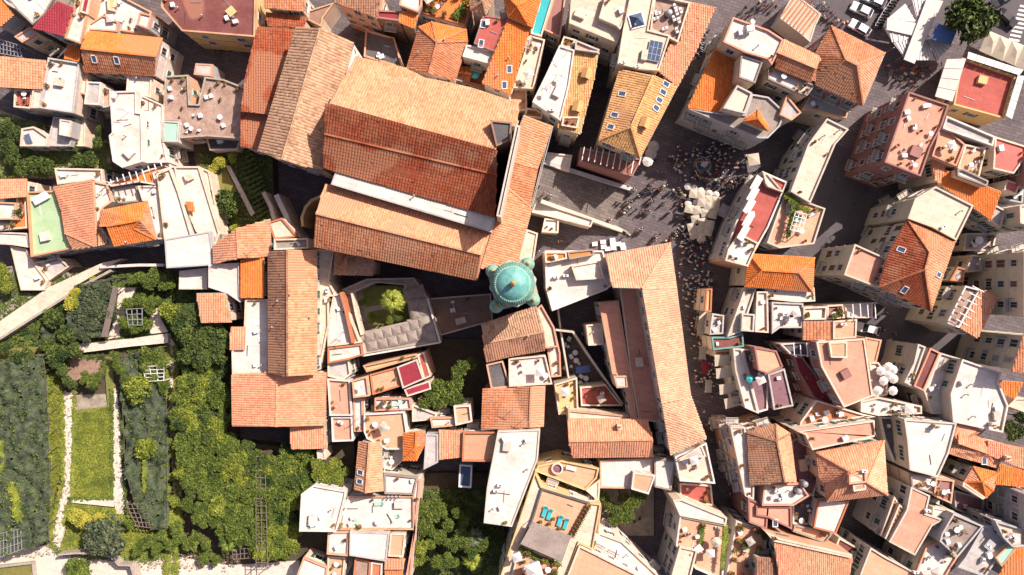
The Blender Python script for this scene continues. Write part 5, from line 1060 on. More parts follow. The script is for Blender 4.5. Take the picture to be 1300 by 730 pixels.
# ---------------- shade nets over lemon plots ----------------
def net(T, s, z, label, posts=True, m='net'):
    P = ccw([W(a, b, z) for a, b, c in parse(T, s)]); C = P[0]
    root = thing('shade_net', label, 'shade net', (C.x, C.y, 3.0)); rng = random.Random(int(abs(C.x)*10))
    xs = [p.x for p in P]; ys = [p.y for p in P]; st = .4; mb = MB(); idx = {}
    nx, ny = int((max(xs)-min(xs))/st)+1, int((max(ys)-min(ys))/st)+1
    def hz(x, y): return z-3.0+.95*mnoise.noise(Vector((x*.55, y*.4, z)))+.7*mnoise.noise(Vector((x*1.3, y*1.1, z+5)))+.22*mnoise.noise(Vector((x*3, y*3, 9)))+rng.uniform(-.06, .06)
    for i in range(nx+1):
        for j in range(ny+1):
            x, y = min(xs)+i*st, min(ys)+j*st; idx[i, j] = len(mb.v); mb.v.append((x-C.x, y-C.y, hz(x, y)))
    for i in range(nx):
        for j in range(ny):
            x, y = min(xs)+(i+.5)*st, min(ys)+(j+.5)*st
            if inpoly(x, y, P) and rng.random() > .012: mb.f.append((idx[i, j], idx[i+1, j], idx[i+1, j+1], idx[i, j+1])); mb.m.append(0); mb.t.append(rng.random())
    link('netting', mb.mesh('netting', [M_[m]], True), root)
    lf = MB()
    for q in range(int(abs(area2(P))/2*14)):
        x, y = rng.uniform(min(xs), max(xs)), rng.uniform(min(ys), max(ys))
        if not inpoly(x, y, P) or mnoise.noise(Vector((x*.5, y*.5, 3))) < rng.uniform(-.5, .35): continue
        h = hz(x, y)+.1; c = Vector((x-C.x, y-C.y, h)); d1 = Vector((rng.uniform(-1, 1), rng.uniform(-1, 1), rng.uniform(-.5, .5))).normalized()*rng.uniform(.12, .26); d2 = d1.cross(Vector((rng.uniform(-.6, .6), rng.uniform(-.6, .6), 1))).normalized()*.12
        lf.add([c-d1, c+d2, c+d1, c-d2], [(0, 1, 2, 3)], 0, rng.random())
    link('foliage', lf.mesh('foliage', [M_['leafdark']]), root, kind='stuff')
    pm = MB(); n = len(P)
    for i in range(n):
        a, b = P[i]-C, P[(i+1) % n]-C; k = max(1, int((b-a).length/3)); zt = z-3.0+.25
        for q in range(k):
            u, v = a+(b-a)*(q/k), a+(b-a)*((q+1)/k); pm.beam((u.x, u.y, 0), (u.x, u.y, zt), .1); pm.beam((u.x, u.y, zt-.15), (v.x, v.y, zt-.15), .05)
    x = min(xs)+2.2
    while x < max(xs):
        y = min(ys)+2.2
        while y < max(ys):
            if inpoly(x, y, P): pm.beam((x-C.x, y-C.y, 0), (x-C.x, y-C.y, z-3+.3), .09)
            y += 3.2
        x += 3.2
    link('pole_frame', pm.mesh('pole_frame', [M_['woodgrey']]), root, kind='stuff')
net('Q', '-30,458 0,457 54,450 58,470 63,547 64,640 62,685 45,694 0,708 -30,712', 6.2, 'largest dark shade net at the left edge over the lemon plot')
net('Q', '155,452 180,446 208,440 212,520 213,670 192,672 172,640 160,600 156,520', 5.6, 'long dark shade net between the two stone paths')
net('Q', '95,362 148,352 145,385 127,428 92,430 85,400', 6.0, 'dark shade net near the lane over dusky lemon trees')
net('Q', '60,405 80,395 95,410 90,440 70,445 50,440', 5.2, 'small olive shade net between the trees below the ramp')
# bare pole lattices
def lattice(T, s, z, label, nx, ny, m='woodgrey', base=3.0, name='pergola', wd=.11, group=None):
    q = [W(a, b, z) for a, b, c in parse(T, s)]; C = q[0]; root = thing(name, label, 'pergola', (C.x, C.y, base), group); q = [p-C for p in q]
    for k in range(nx+1):
        a, b = q[0].lerp(q[1], k/nx), q[3].lerp(q[2], k/nx); mb = MB(); mb.beam((0, 0, 0), b-a, wd); link('beam', mb.mesh('beam', [M_[m]]), root, (a.x, a.y, z-base))
    for k in range(ny+1):
        a, b = q[0].lerp(q[3], k/ny), q[1].lerp(q[2], k/ny); mb = MB(); mb.beam((0, 0, 0), b-a, wd); link('beam', mb.mesh('beam', [M_[m]]), root, (a.x, a.y, z-base+.1))
    for i in (0, 1, 2, 3):
        mb = MB(); mb.beam((0, 0, 0), (0, 0, z-base), .13); link('post', mb.mesh('post', [M_[m]]), root, (q[i].x, q[i].y, 0))
lattice('I', '515,250 575,0 600,0 545,250', 6.5, 'slender pole lattice along the netted plot near the lane', 1, 9)
lattice('I', '720,400 830,395 830,470 740,475', 6.2, 'white pole lattice among shrubs below the garden walk', 3, 4, 'metalwhite')
lattice('M', '0,520 105,495 110,600 0,640', 6.4, 'pale pole lattice at the bottom of the largest net', 6, 3, 'metalgrey')
lattice('M', '640,370 745,370 760,490 690,480', 6, 'stick lattice at the lower end of the long dark net', 4, 5)
lattice('M', '1170,530 1296,510 1296,640 1180,650', 6, 'pale stick pergola at the bottom beside the lemon grove', 6, 5)
lattice('N', '0,130 45,130 60,700 0,700', 7.6, 'long stick pergola on the east side of the lemon grove', 2, 16, 'woodgrey')
lattice('I', '640,110 720,105 720,190 650,190', 6.3, 'small pole frame on the plot above the garden walk', 3, 3, 'metalgrey')
lattice('A', '0,200 100,230 110,290 0,270', 6, 'dark pole pergola in the shade at the left edge', 6, 3, 'metalgrey', base=0)
# vine rows in the walled garden
for k in range(15):
    a, b = W(300+k*2.0, 196+k*6.2, 4.2), W(318+k*2.2, 190+k*5.6, 4.2)
    C = a; o = thing('vine_row', 'low vine row in the walled garden west of the cathedral', 'vine row', (C.x, C.y, 3), 'vine rows in the walled garden')
    mb = MB(); mb.beam((0, 0, 1), (b.x-a.x, b.y-a.y, 1), .06); 
    for t in (0, .5, 1): mb.beam(((b.x-a.x)*t, (b.y-a.y)*t, 0), ((b.x-a.x)*t, (b.y-a.y)*t, 1.05), .08)
    link('trellis', mb.mesh('trellis', [M_['wood']]), o)
    mb = MB(); rg2 = random.Random(k)
    for q in range(150):
        t = rg2.random(); c = Vector(((b.x-a.x)*t+rg2.uniform(-.22, .22), (b.y-a.y)*t+rg2.uniform(-.22, .22), rg2.uniform(.4, 1.15))); d1 = Vector((rg2.uniform(-1, 1), rg2.uniform(-1, 1), rg2.uniform(-.4, .4))).normalized()*.14; d2 = d1.cross(Vector((rg2.uniform(-.5, .5), rg2.uniform(-.5, .5), 1))).normalized()*.1
        mb.add([c-d1, c+d2, c+d1, c-d2], [(0, 1, 2, 3)], 0, rg2.random())
    link('foliage', mb.mesh('foliage', [M_['leafmid']]), o, kind='stuff')
# loose grass tufts, rocks
def scatter(name, T, s, z, n, m, size, kind='stuff', seed=1, h=.3):
    P = [W(a, b, z) for a, b, c in parse(T, s)]; rng = random.Random(seed); mb = MB(); xs = [p.x for p in P]; ys = [p.y for p in P]; c = 0
    while c < n:
        x, y = rng.uniform(min(xs), max(xs)), rng.uniform(min(ys), max(ys)); c += 1
        if not inpoly(x, y, P): continue
        t = rng.random()
        for q in range(4):
            a = rng.uniform(0, 6.28); s_ = size*rng.uniform(.5, 1.2); dx, dy = math.cos(a)*s_, math.sin(a)*s_
            mb.add([(x, y, z), (x+dx*.5-dy*.25, y+dy*.5+dx*.25, z+h*.8), (x+dx, y+dy, z+h*rng.uniform(.3, .8)), (x+dx*.5+dy*.25, y+dy*.5-dx*.25, z+h*.7)], [(0, 1, 2, 3)], 0, t)
    link(name, mb.mesh(name, [M_[m]]), None, kind=kind, label='short rough %s growing on the garden plots' % name.replace('_', ' '), category='grass')
scatter('grass', 'I', '370,640 562,600 566,730 M575,345 M360,338 M375,0', 3.42, 7000, 'leafbright', .2, seed=2)
scatter('grass', 'M', '330,365 640,400 700,500 850,510 900,570 740,650 560,625 300,610 340,500', 3.38, 5500, 'leafbright', .28, seed=3)
scatter('grass', 'I', '240,430 290,440 325,540 320,730 M340,100 M270,330 M262,540 M245,400 250,730', 3.4, 3800, 'leafbright', .2, seed=4)
scatter('undergrowth', 'Q', '-30,345 60,350 215,345 290,365 290,440 220,470 150,440 100,440 60,455 -30,460', 3.1, 9000, 'leafdark', .5, seed=5, h=.5)
scatter('undergrowth', 'Q', '-30,140 30,150 140,180 140,215 90,215 60,225 -30,225', 2.6, 2500, 'leafmid', .45, seed=6, h=.4)
scatter('undergrowth', 'Q', '528,620 640,620 640,730 522,730', 1.1, 2600, 'leafdark', .5, seed=7, h=.5)
scatter('undergrowth', 'Q', '250,195 345,190 345,290 270,300', 3.1, 1800, 'leafmid', .4, seed=8, h=.3)
def edge_tufts(name, T, s, z, m, n, spread, seed, size=.3, h=.35, lab='ragged weeds spilling over the garden path edges'):
    P = [W(a, b, z) for a, b, c in parse(T, s)]; rng = random.Random(seed); mb = MB()
    for i in range(len(P)-1):
        a, b = P[i], P[i+1]; k = int((b-a).length*n)
        for q in range(k):
            t = rng.random(); w_ = spread*(1+.9*mnoise.noise(Vector((a.x+t*(b.x-a.x), a.y+t*(b.y-a.y), seed))*.9)); c = a.lerp(b, t); x, y = c.x+rng.gauss(0, w_*.6), c.y+rng.gauss(0, w_*.6)
            t2 = rng.random()
            for r_ in range(4):
                an = rng.uniform(0, 6.28); s_ = size*rng.uniform(.5, 1.2); dx, dy = math.cos(an)*s_, math.sin(an)*s_
                mb.add([(x, y, z), (x+dx*.5-dy*.3, y+dy*.5+dx*.3, z+h*.8), (x+dx, y+dy, z+h*rng.uniform(.3, .8)), (x+dx*.5+dy*.3, y+dy*.5-dx*.3, z+h*.7)], [(0, 1, 2, 3)], 0, t2)
    link(name, mb.mesh(name, [M_[m]]), None, kind='stuff', label=lab, category='weeds')
edge_tufts('weeds', 'M', 'I318,530 322,80 318,170 325,250 310,300 285,400 262,540', 3.5, 'leafbright', 26, .38, 11)
edge_tufts('weeds', 'M', 'I378,530 378,100 375,180 370,330 350,380 325,480', 3.5, 'leafbright', 26, .35, 12)
edge_tufts('weeds', 'M', 'I570,512 570,0 570,340 352,340', 3.55, 'leafmid', 22, .3, 13)
edge_tufts('weeds', 'M', 'I605,512 620,0 628,150 642,420', 3.55, 'leafdark', 22, .35, 14)
edge_tufts('weeds', 'M', 'I890,290 900,500 890,730 915,350 900,440 925,550', 3.6, 'leafbright', 24, .5, 15)
edge_tufts('weeds', 'M', 'I850,290 850,500 845,730 870,350 850,500', 3.6, 'leafbright', 30, .5, 16)
edge_tufts('weeds', 'M', '260,570 300,612 560,640 740,655 900,600 1000,600 1130,640', 3.5, 'leafmid', 26, .6, 17)
edge_tufts('weeds', 'I', '0,378 215,352 245,430 255,730 M258,300 M260,560', 3.5, 'leafbright', 22, .4, 18)
edge_tufts('weeds', 'I', '0,268 350,50 400,10 E540,625', 3.4, 'leafmid', 24, .6, 19)
edge_tufts('weeds', 'I', '350,335 520,350 530,420 400,492 310,490 350,335', 3.5, 'leafdark', 24, .5, 20)
edge_tufts('creeper', 'M', '5,60 10,200', 6.4, 'leafbright', 60, .5, 21, lab='bright creeper spreading over the largest shade net')
edge_tufts('creeper', 'M', '50,270 85,330 95,450', 6.5, 'leafbright', 70, .6, 22, lab='bright creeper growing across the largest shade net')
edge_tufts('creeper', 'M', '735,130 735,300', 5.9, 'leafbright', 50, .25, 23, lab='thin creeper line on the long dark shade net')
# weathered stones on the paths: real pebbles, nobody could count them
mb = MB(); rng = random.Random(5)
for T_, s_, n_ in (('M', 'I345,530 350,80 345,170 350,250 330,320 300,430 285,560', 5), ('M', 'I590,512 600,0 605,200 610,400', 5), ('M', '120,640 300,600', 4), ('M', '700,680 1200,690', 5), ('M', '780,640 980,640', 6)):
    P = [W(a, b, 3.62) for a, b, c in parse(T_, s_)]
    for a, b in zip(P, P[1:]):
        for q in range(int((b-a).length*n_)):
            c = a.lerp(b, rng.random()); r = rng.uniform(.07, .22); mb.lathe((c.x+rng.gauss(0, .5), c.y+rng.gauss(0, .5), 3.6 if T_ == 'M' else 3.6), [(r, -.2), (r*.9, r*.3), (r*.4, r*.6)], 5, 0, rng.random(), a0=rng.random()*6, sx=rng.uniform(.7, 1.5))
link('rubble', mb.mesh('rubble', [M_['stonewall']]), None, kind='stuff', label='pale loose stones along the garden paths', category='stones')
# ---------------- furniture prototypes ----------------
PROTO = {}
def proto(name, parts, subs=()):
    o = bpy.data.objects.new(name, None); o['label'] = ''; PROTO[name] = (parts, subs)
def make(name, label, cat, loc, rz=0, group=None, sc=1, variant=None):
    o = thing(name, label, cat, loc, group, rz); o.scale = (sc, sc, sc) if not hasattr(sc, '__len__') else sc
    for pn, me, l, *r in (PARTS[variant or name]):
        c = link(pn, me, o, l); 
        if r: c.rotation_euler = r[0]
    return o
PARTS = {}
pot = unit('pot', ['terracotta'], lambda q: [q.lathe((0, 0, 0), [(.16, 0), (.27, .42), (.3, .45), (.3, .5), (.24, .5), (.22, .4)], 9)])
PLF = {}
for k, (m, sd) in dict(a=('leafmid', 41), b=('leafbright', 42), c=('leafdark', 43)).items(): PLF[k] = crown_mesh('foliage', 34, m, sd, leaf=.5, per=8, shell=.2)
PLM = {}
for k in 'abc':
    me = PLF[k].copy(); me.transform(Matrix.Translation((0, 0, .7)) @ Matrix.Scale(.42, 4)); PLM[k] = me
def pl(k, s): return [('pot', pot, (0, 0, 0)), ('foliage', PLM[k], (0, 0, 0))]
for k in 'abc': PARTS['plant'+k] = pl(k, 1)
top_r = unit('table_top', ['metalwhite'], lambda q: q.lathe((0, 0, .7), [(.45, 0), (.48, .02), (.45, .05)], 14)); leg1 = unit('leg', ['metaldark'], lambda q: [q.lathe((0, 0, 0), [(.25, 0), (.05, .05), (.04, .7)], 8)])
PARTS['table'] = [('table_top', top_r, (0, 0, 0)), ('leg', leg1, (0, 0, 0))]
seat = unit('seat', ['wood'], lambda q: q.box((0, 0, .45), (.45, .45, .05))); backr = unit('backrest', ['wood'], lambda q: q.box((0, .21, .72), (.45, .05, .45))); cleg = unit('leg', ['metaldark'], lambda q: q.box((0, 0, .22), (.04, .04, .44)))
PARTS['chair'] = [('seat', seat, (0, 0, 0)), ('backrest', backr, (0, 0, 0))]+[('leg', cleg, (x, y, 0)) for x in (-.19, .19) for y in (-.19, .19)]
wseat = unit('seat', ['metalwhite'], lambda q: q.box((0, 0, .45), (.5, .5, .06))); wback = unit('backrest', ['metalwhite'], lambda q: q.box((0, .23, .72), (.5, .05, .5)))
PARTS['wchair'] = [('seat', wseat, (0, 0, 0)), ('backrest', wback, (0, 0, 0))]+[('leg', cleg, (x, y, 0)) for x in (-.19, .19) for y in (-.19, .19)]
def lounger(m):
    return [('mattress', unit('mattress', [m], lambda q: q.box((0, -.25, .36), (.65, 1.35, .1))), (0, 0, 0)), ('backrest', unit('backrest', [m], lambda q: q.beam((0, .42, .38), (0, .98, .68), .65, h=.1)), (0, 0, 0)),
            ('frame', unit('frame', ['metalwhite'], lambda q: [q.box((x, 0, .28), (.05, 1.9, .05)) for x in (-.33, .33)]), (0, 0, 0))]+[('leg', unit('leg', ['metalwhite'], lambda q: q.box((0, 0, .14), (.05, .05, .28))), (x, y, 0)) for x in (-.3, .3) for y in (-.8, .8)]
PARTS['lounger_t'] = lounger('turq'); PARTS['lounger_w'] = lounger('canvaswhite'); PARTS['lounger_g'] = lounger('mint'); PARTS['lounger_d'] = lounger('clothblue')
def canopy(m, n, r, hgt=.5, a0=math.pi/4):
    def f(q):
        q.lathe((0, 0, 2.25), [(r, 0), (.04, hgt)], n, 0, a0=a0); q.lathe((0, 0, 2.12), [(r, 0), (r, .13)], n, 0, a0=a0, cap=False)
    return unit('canopy', [m], f)
pole = unit('pole', ['metalgrey'], lambda q: [q.lathe((0, 0, 0), [(.3, 0), (.3, .08), (.035, .1), (.03, 2.6)], 8)])
for k, m, n, r in (('par_sq', 'canvas', 4, 1.62), ('par_sqw', 'canvaswhite', 4, 1.1), ('par_sqd', 'greybeige2', 4, 1.62), ('par_sqs', 'greybeige2', 4, 1.1), ('par_rw', 'canvaswhite', 8, 1.1), ('par_rg', 'canvasgrey', 12, 1.15), ('par_blue', 'turq', 8, 1.0), ('par_rc', 'canvas', 8, 1.0), ('par_gr', 'canvasgrey', 4, 1.9), ('par_cr', 'crimson', 8, 1.0)):
    PARTS[k] = [('canopy', canopy(m, n, r, hgt=.3 if n == 4 else .5, a0=math.pi/4 if n == 4 else 0), (0, 0, 0)), ('pole', pole, (0, 0, 0))]
cush = unit('cushion', ['canvaswhite'], lambda q: q.box((0, 0, .5), (.6, .6, .16)))
PARTS['sofa'] = [('seat', unit('seat', ['wood'], lambda q: q.box((0, 0, .28), (1.9, .75, .3))), (0, 0, 0)), ('backrest', unit('backrest', ['wood'], lambda q: q.box((0, .38, .55), (1.9, .12, .6))), (0, 0, 0))]+[('cushion', cush, (x, 0, 0)) for x in (-.62, 0, .62)]
PARTS['box'] = [('crate', unit('crate', ['metalwhite'], lambda q: [q.box((0, 0, .3), (.8, .6, .55))]), (0, 0, 0)), ('lid', unit('lid', ['metalwhite'], lambda q: q.box((0, 0, .61), (.84, .64, .06))), (0, 0, 0))]
def awn(m):
    return [('canopy', unit('canopy', [m], lambda q: q.add([(-1.3, -.9, 2.0), (1.3, -.9, 2.0), (1.3, .9, 2.45), (-1.3, .9, 2.45), (-1.3, -.9, 1.93), (1.3, -.9, 1.93), (1.3, .9, 2.38), (-1.3, .9, 2.38)], [(0, 1, 2, 3), (4, 7, 6, 5), (0, 4, 5, 1), (1, 5, 6, 2), (2, 6, 7, 3), (3, 7, 4, 0)])), (0, 0, 0))]+[('post', unit('post', ['metalgrey'], lambda q: q.box((0, 0, 1.0), (.06, .06, 2.0))), (x, y, 0)) for x in (-1.2, 1.2) for y in (-.8, .8)]
for k in ('canvas', 'canvaswhite', 'clothblue', 'crimson', 'mint', 'canvasgrey'): PARTS['awn_'+k] = awn(k)
# ---------------- clutter on terraces ----------------
def short(l):
    w_ = l.split(); return ' '.join(w_[:7])
def clutter(rec, kind, rng):
    P = rec['poly']; ar = abs(area2(P))/2; lab = rec['label']
    S9 = short(lab)
    while S9.split()[-1] in ('a', 'the', 'of', 'with', 'in', 'at', 'by', 'and', 'two', 'on', 'to', 'south', 'west', 'east', 'north', 'beside', 'below', 'above', 'its', 'between', 'from', 'under', 'along', 'facing', 'large', 'big', 'next', 'long', 'smooth', 'dark', 'white', 'narrow'): S9 = ' '.join(S9.split()[:-1])
    def put(var, name, cat, desc, n, m=.75, sc=(.8, 1.15), edge=False):
        for _ in range(n):
            if edge:
                i = rng.randrange(len(P)); Q = offset(P, .7); a, b = Q[i], Q[(i+1) % len(Q)]; t = rng.random(); x, y = a.x+(b.x-a.x)*t, a.y+(b.y-a.y)*t
                if not inpoly(x, y, P): continue
            else:
                s = spot(P, rng, m)
                if not s: return
                x, y = s
            z = rec['zat'](x, y); v = var() if callable(var) else var
            if rec['kind'] == 'flat' or 1: make(name, '%s on the %s' % (desc, S9), cat, (x, y, z), rng.choice((.3, 1.87, 3.4, 5.0))+rng.uniform(-.3, .3), '%ss on the %s' % (name.replace('_', ' '), S9), rng.uniform(*sc), v)
    pv = lambda: 'plant'+rng.choice('abc')
    k = max(1, int(ar/9))
    if kind == 'plants': put(pv, 'potted_plant', 'potted plant', 'small potted green plant', min(5, k//2+2), edge=True, sc=(.6, 1.3))
    if kind == 'garden':
        put(pv, 'potted_plant', 'potted plant', 'leafy potted plant', min(18, k*2+4), edge=True, sc=(.9, 2.0)); put(pv, 'planter_bush', 'bush', 'bushy planter shrub', min(6, k), sc=(1.0, 1.9)); kind = 'terr2'
    if kind in ('terrace', 'terr2'):
        put('table', 'round_table', 'table', 'small round white table', min(3, 1+k//4)); put(lambda: rng.choice(('chair', 'wchair')), 'patio_chair', 'chair', 'patio chair', min(7, 2+k//2))
        if kind == 'terrace': put(pv, 'potted_plant', 'potted plant', 'small potted plant', min(5, k//2+2), edge=True, sc=(.6, 1.3))
        if ar > 22: put(lambda: rng.choice(('par_sqs', 'par_rc', 'par_sqw', 'par_sqw')), 'parasol', 'parasol', 'open pale parasol', 1+(ar > 60), m=1.3, sc=(.8, 1))
    if kind == 'loungers':
        put(lambda: rng.choice(('lounger_w', 'lounger_g', 'lounger_w')), 'sun_lounger', 'sun lounger', 'sun lounger', min(7, 2+k//2), m=1.1, sc=(.9, 1)); put(pv, 'potted_plant', 'potted plant', 'small potted plant', 5, edge=True, sc=(.7, 1.5)); put('table', 'round_table', 'table', 'small round table', 1)
    if kind == 'deck':
        put('box', 'storage_box', 'box', 'pale storage box', min(7, k//2+2)); put(lambda: rng.choice(('chair', 'wchair')), 'patio_chair', 'chair', 'patio chair', min(8, k//2+2)); put(pv, 'potted_plant', 'potted plant', 'scrubby potted plant', min(8, k//2+3), edge=True, sc=(.6, 1.2)); put('table', 'round_table', 'table', 'small table', 2)
    if kind == 'plain':
        put('box', 'storage_box', 'box', 'pale box', min(3, 1+k//6), sc=(.7, 1.3)); put(pv, 'potted_plant', 'potted plant', 'lone potted plant', 1, edge=True)
    C = rec['C']; root = rec['root']; z = rec['z']-C.z
    if kind in ('beams', 'stripes'):
        i = max(range(len(P)), key=lambda i: (P[(i+1) % len(P)]-P[i]).length); e = (P[(i+1) % len(P)]-P[i]); Ln = e.length; e.normalize(); nr = Vector((-e.y, e.x, 0)); hh = 2.3 if kind == 'beams' else .15
        cx = sum(p.x for p in P)/len(P); n = int(Ln/(1.1 if kind == 'beams' else .7)); h0 = P[i]
        dep = max((p-h0).dot(nr) for p in P)
        for q in range(n):
            a = h0+e*((q+.5)*Ln/n); t = 0.0; lo = hi = None
            while t < dep:
                p = a+nr*t
                if inpoly(p.x, p.y, P): lo = t if lo is None else lo; hi = t
                t += .25
            if lo is None or hi-lo < .6: continue
            u, v = a+nr*lo-C, a+nr*hi-C; mb = MB(); mb.beam((0, 0, 0), (v.x-u.x, v.y-u.y, 0), .14 if kind == 'beams' else .3, h=.14)
            link('beam', mb.mesh('beam', [M_['metalwhite' if kind == 'beams' else ('rust' if 'striped' in lab else 'metalgrey')]]), root, (u.x, u.y, z+hh))
        if kind == 'beams':
            for p in P[::2]:
                q = (p-C); mb = MB(); mb.beam((0, 0, 0), (0, 0, hh), .12); c0 = Vector((cx-p.x, 0, 0)); link('post', mb.mesh('post', [M_['metalwhite']]), root, (q.x*.94, q.y*.94, z))
    if kind == 'mattress': 
        for (a, b, cx_, cy) in ((165, 435, 100, 115), (190, 310, 90, 90)):
            pass
    if kind == 'well':
        q = W(650+228/3.988, 547+187/3.988, rec['z'])-C; mb = MB(); mb.lathe((0, 0, 0), [(1.05, 0), (1.05, .7), (.8, .75), (.78, .3)], 20); link('well_ring', mb.mesh('well_ring', [M_['pinkwhite']]), root, (q.x, q.y, z)); mb = MB(); mb.lathe((0, 0, .3), [(.8, 0), (.4, .1), (.05, .12)], 20); link('well_cover', mb.mesh('well_cover', [M_['purple']]), root, (q.x, q.y, z))
        make('sun_lounger', 'pale lounger next to the round well on the orange terrace', 'sun lounger', W(725, 594, 9), 1.3, variant='lounger_w')
    if kind == 'glasspyramid':
        q = W(650+630/3.988, 0+105/3.988, rec['z'])-C; mb = MB(); mb.lathe((0, 0, 0), [(1.6, 0), (.05, 1.1)], 4, 0, a0=1.05); link('glass_pyramid', mb.mesh('glass_pyramid', [M_['skyglass']]), root, (q.x, q.y, z+.2)); mb = MB(); mb.box((0, 0, .1), (2.6, 2.6, .25), .26); link('skylight_curb', mb.mesh('skylight_curb', [M_['metalwhite']]), root, (q.x, q.y, z))
for a in CLUT: clutter(*a)
def at(T, zx, zy, z):
    ox, oy, k = TILE[T]; return W(ox+zx*k, oy+zy*k, z)
# turquoise loungers
for i, (x, y) in enumerate(((165, 405), (190, 420), (242, 452), (272, 467))):
    make('sun_lounger', ('first', 'second', 'third', 'fourth')[i]+' turquoise lounger from the west in the row on the peach terrace', 'sun lounger', at('O', x, y, 12.3), -.3, variant='lounger_t', group='turquoise loungers in a row', sc=1.05)
for i, (x, y) in enumerate(((210, 440), (145, 455), (190, 465), (240, 490))):
    make('potted_plant', 'small bush in a pot between loungers on the peach terrace', 'potted plant', at('O', x, y, 12.3), 0, 'potted bushes by the turquoise loungers', 1, 'planta')
for t in range(9): make('potted_plant', 'hedge plant along the east rim of the peach lounger terrace', 'potted plant', at('O', 385-t*10, 375+t*18, 12.3), 0, 'hedge plants on the peach lounger terrace', 1.4, 'plantc')
sh = at('O', 175, 560, 14.4); sail = thing('shade_sail', 'big beige canvas sail over the hotel lounger terrace', 'shade sail', (sh.x, sh.y, 12.3)); P = [at('O', a, b, 14.4)-sh for a, b in ((105, 460), (302, 532), (248, 662), (42, 572))]; mb = MB(); P = ccw(P); mb.prism(P, -.04, .04, bot=True); link('canvas', mb.mesh('canvas', [M_['greybeige']]), sail, (0, 0, 2.1))
for p in P: mb = MB(); mb.beam((0, 0, 0), (0, 0, 2.1), .09); link('post', mb.mesh('post', [M_['metalgrey']]), sail, (p.x, p.y, 0))
for i, (x, y) in enumerate(((25, 640), (110, 690))): make('parasol', ('small', 'large')[i]+' white square parasol among climbers at the bottom edge', 'parasol', at('O', x, y, 14.5)-Vector((0, 0, 2.1)), .3, variant='par_sqw', sc=(1.0, 1.7)[i])
rng = random.Random(91)
for k, (x, y) in enumerate(((265, 290), (285, 300), (300, 350), (325, 370), (340, 385), (350, 450), (375, 460), (300, 400), (270, 410), (320, 330), (360, 235), (290, 260), (345, 485), (380, 487))):
    p = at('K', x, y, .8); make(('round_table', 'patio_chair', 'storage_box')[k % 3], ('white round table', 'metal chair', 'pale crate')[k % 3]+' in the cluttered yard by the blue tarpaulin', ('table', 'chair', 'box')[k % 3], (p.x, p.y, .01), rng.uniform(0, 3), ('tables', 'chairs', 'crates')[k % 3]+' in the cluttered yard', 1.1, ('table', 'wchair', 'box')[k % 3])
# ---------------- awnings & parasols of the square ----------------
sq = [(232, 425), (282, 430), (290, 490), (338, 468), (388, 478), (338, 515), (385, 525), (200, 532), (252, 540), (313, 558), (367, 572), (245, 608), (298, 628), (348, 645), (218, 665), (280, 680), (335, 695), (232, 718), (285, 735)]
for i, (x, y) in enumerate(sq): make('parasol', 'cream square parasol in the cafe block', 'parasol', W(840+x/5.617, 170+y/5.615, 2.6)-Vector((0, 0, 2.6-.05*(i % 3))), (.12, -.2, .2)[i % 3] if i > 6 else -.15, 'cream square parasols in the cafe block', (.70, .70, 1), ('par_sq', 'par_sq', 'par_sqd')[i % 3])
for x, y in ((898, 210), (930, 218), (965, 232), (1008, 245), (1042, 252), (900, 297)): make('parasol', 'small round white parasol at the rim of the cafe block', 'parasol', at('G', x, y, 2.6)-Vector((0, 0, 2.6)), 0, 'round white parasols at the cafe block', .62, 'par_rw')
make('parasol', 'large grey square parasol in shade beside the cafe block', 'parasol', at('G', 1085, 340, 2.6)-Vector((0, 0, 2.6)), -.5, variant='par_gr', sc=.9)
make('parasol', 'lone cream square parasol at the top of the square', 'parasol', at('G', 1228, 75, 2.6)-Vector((0, 0, 2.6)), .15, variant='par_sq', sc=.95)
for i, (x, y, v, l) in enumerate(((718, 10, 'par_rg', 'upper grey round parasol beside the yellow tan hipped roof'), (706, 46, 'par_rg', 'lower grey round parasol beside the yellow tan hipped roof'), (690, 84, 'par_rw', 'sunlit white round parasol beside the yellow tan hipped roof'))): make('parasol', l, 'parasol', at('G', x, y, 2.6)-Vector((0, 0, 2.6)), 0, variant=v, sc=.95)
for x, y in ((420, 505), (462, 495), (465, 520), (510, 485), (512, 505), (515, 525), (540, 505), (560, 510), (565, 525), (485, 530)): make('stall_table', 'small white cloth covered table south of the staircase', 'table', at('G', x, y, .8)-Vector((0, 0, .8)), .1, 'white tables south of the staircase', (1.2, 1.2, 1), 'box')
for i, (x, y) in enumerate(((600, 400), (622, 415), (625, 460), (622, 520), (560, 420), (575, 470), (600, 440), (545, 520))): make('parasol', 'white round parasol on the terrace above the shaded lane', 'parasol', at('L', x, y, 9)-Vector((0, 0, 1.0)), 0, 'white round parasols above the shaded lane', .78, 'par_rw')
for i, (x, y, a) in enumerate(((1068, 370, .1), (1075, 432, .1), (1092, 512, .15), (1118, 580, .25))): make('awning', 'cream rectangular awning, %s of four over the street tables' % ('first', 'second', 'third', 'fourth')[i], 'awning', at('K', x, y, 7.5)-Vector((0, 0, 2.2)), a, variant='awn_canvas', sc=(1.15, 1.05, 1), group='cream awnings over the street tables')
for i, (x, y, v, l) in enumerate(((955, 212, 'awn_canvas', 'cream awning leaning over the crowded street, northern one'), (965, 332, 'awn_canvas', 'small cream awning above the dark red street awning'), (978, 405, 'awn_crimson', 'dark red awning over the crowded street'), (995, 500, 'awn_canvas', 'long cream awning below the dark red street awning'), (965, 150, 'awn_canvas', 'narrow cream awning next to the yellow street roof'))): make('awning', l, 'awning', at('K', x, y, 4.5)-Vector((0, 0, 2.2)), 1.5, variant=v, sc=(.9, .75, 1))
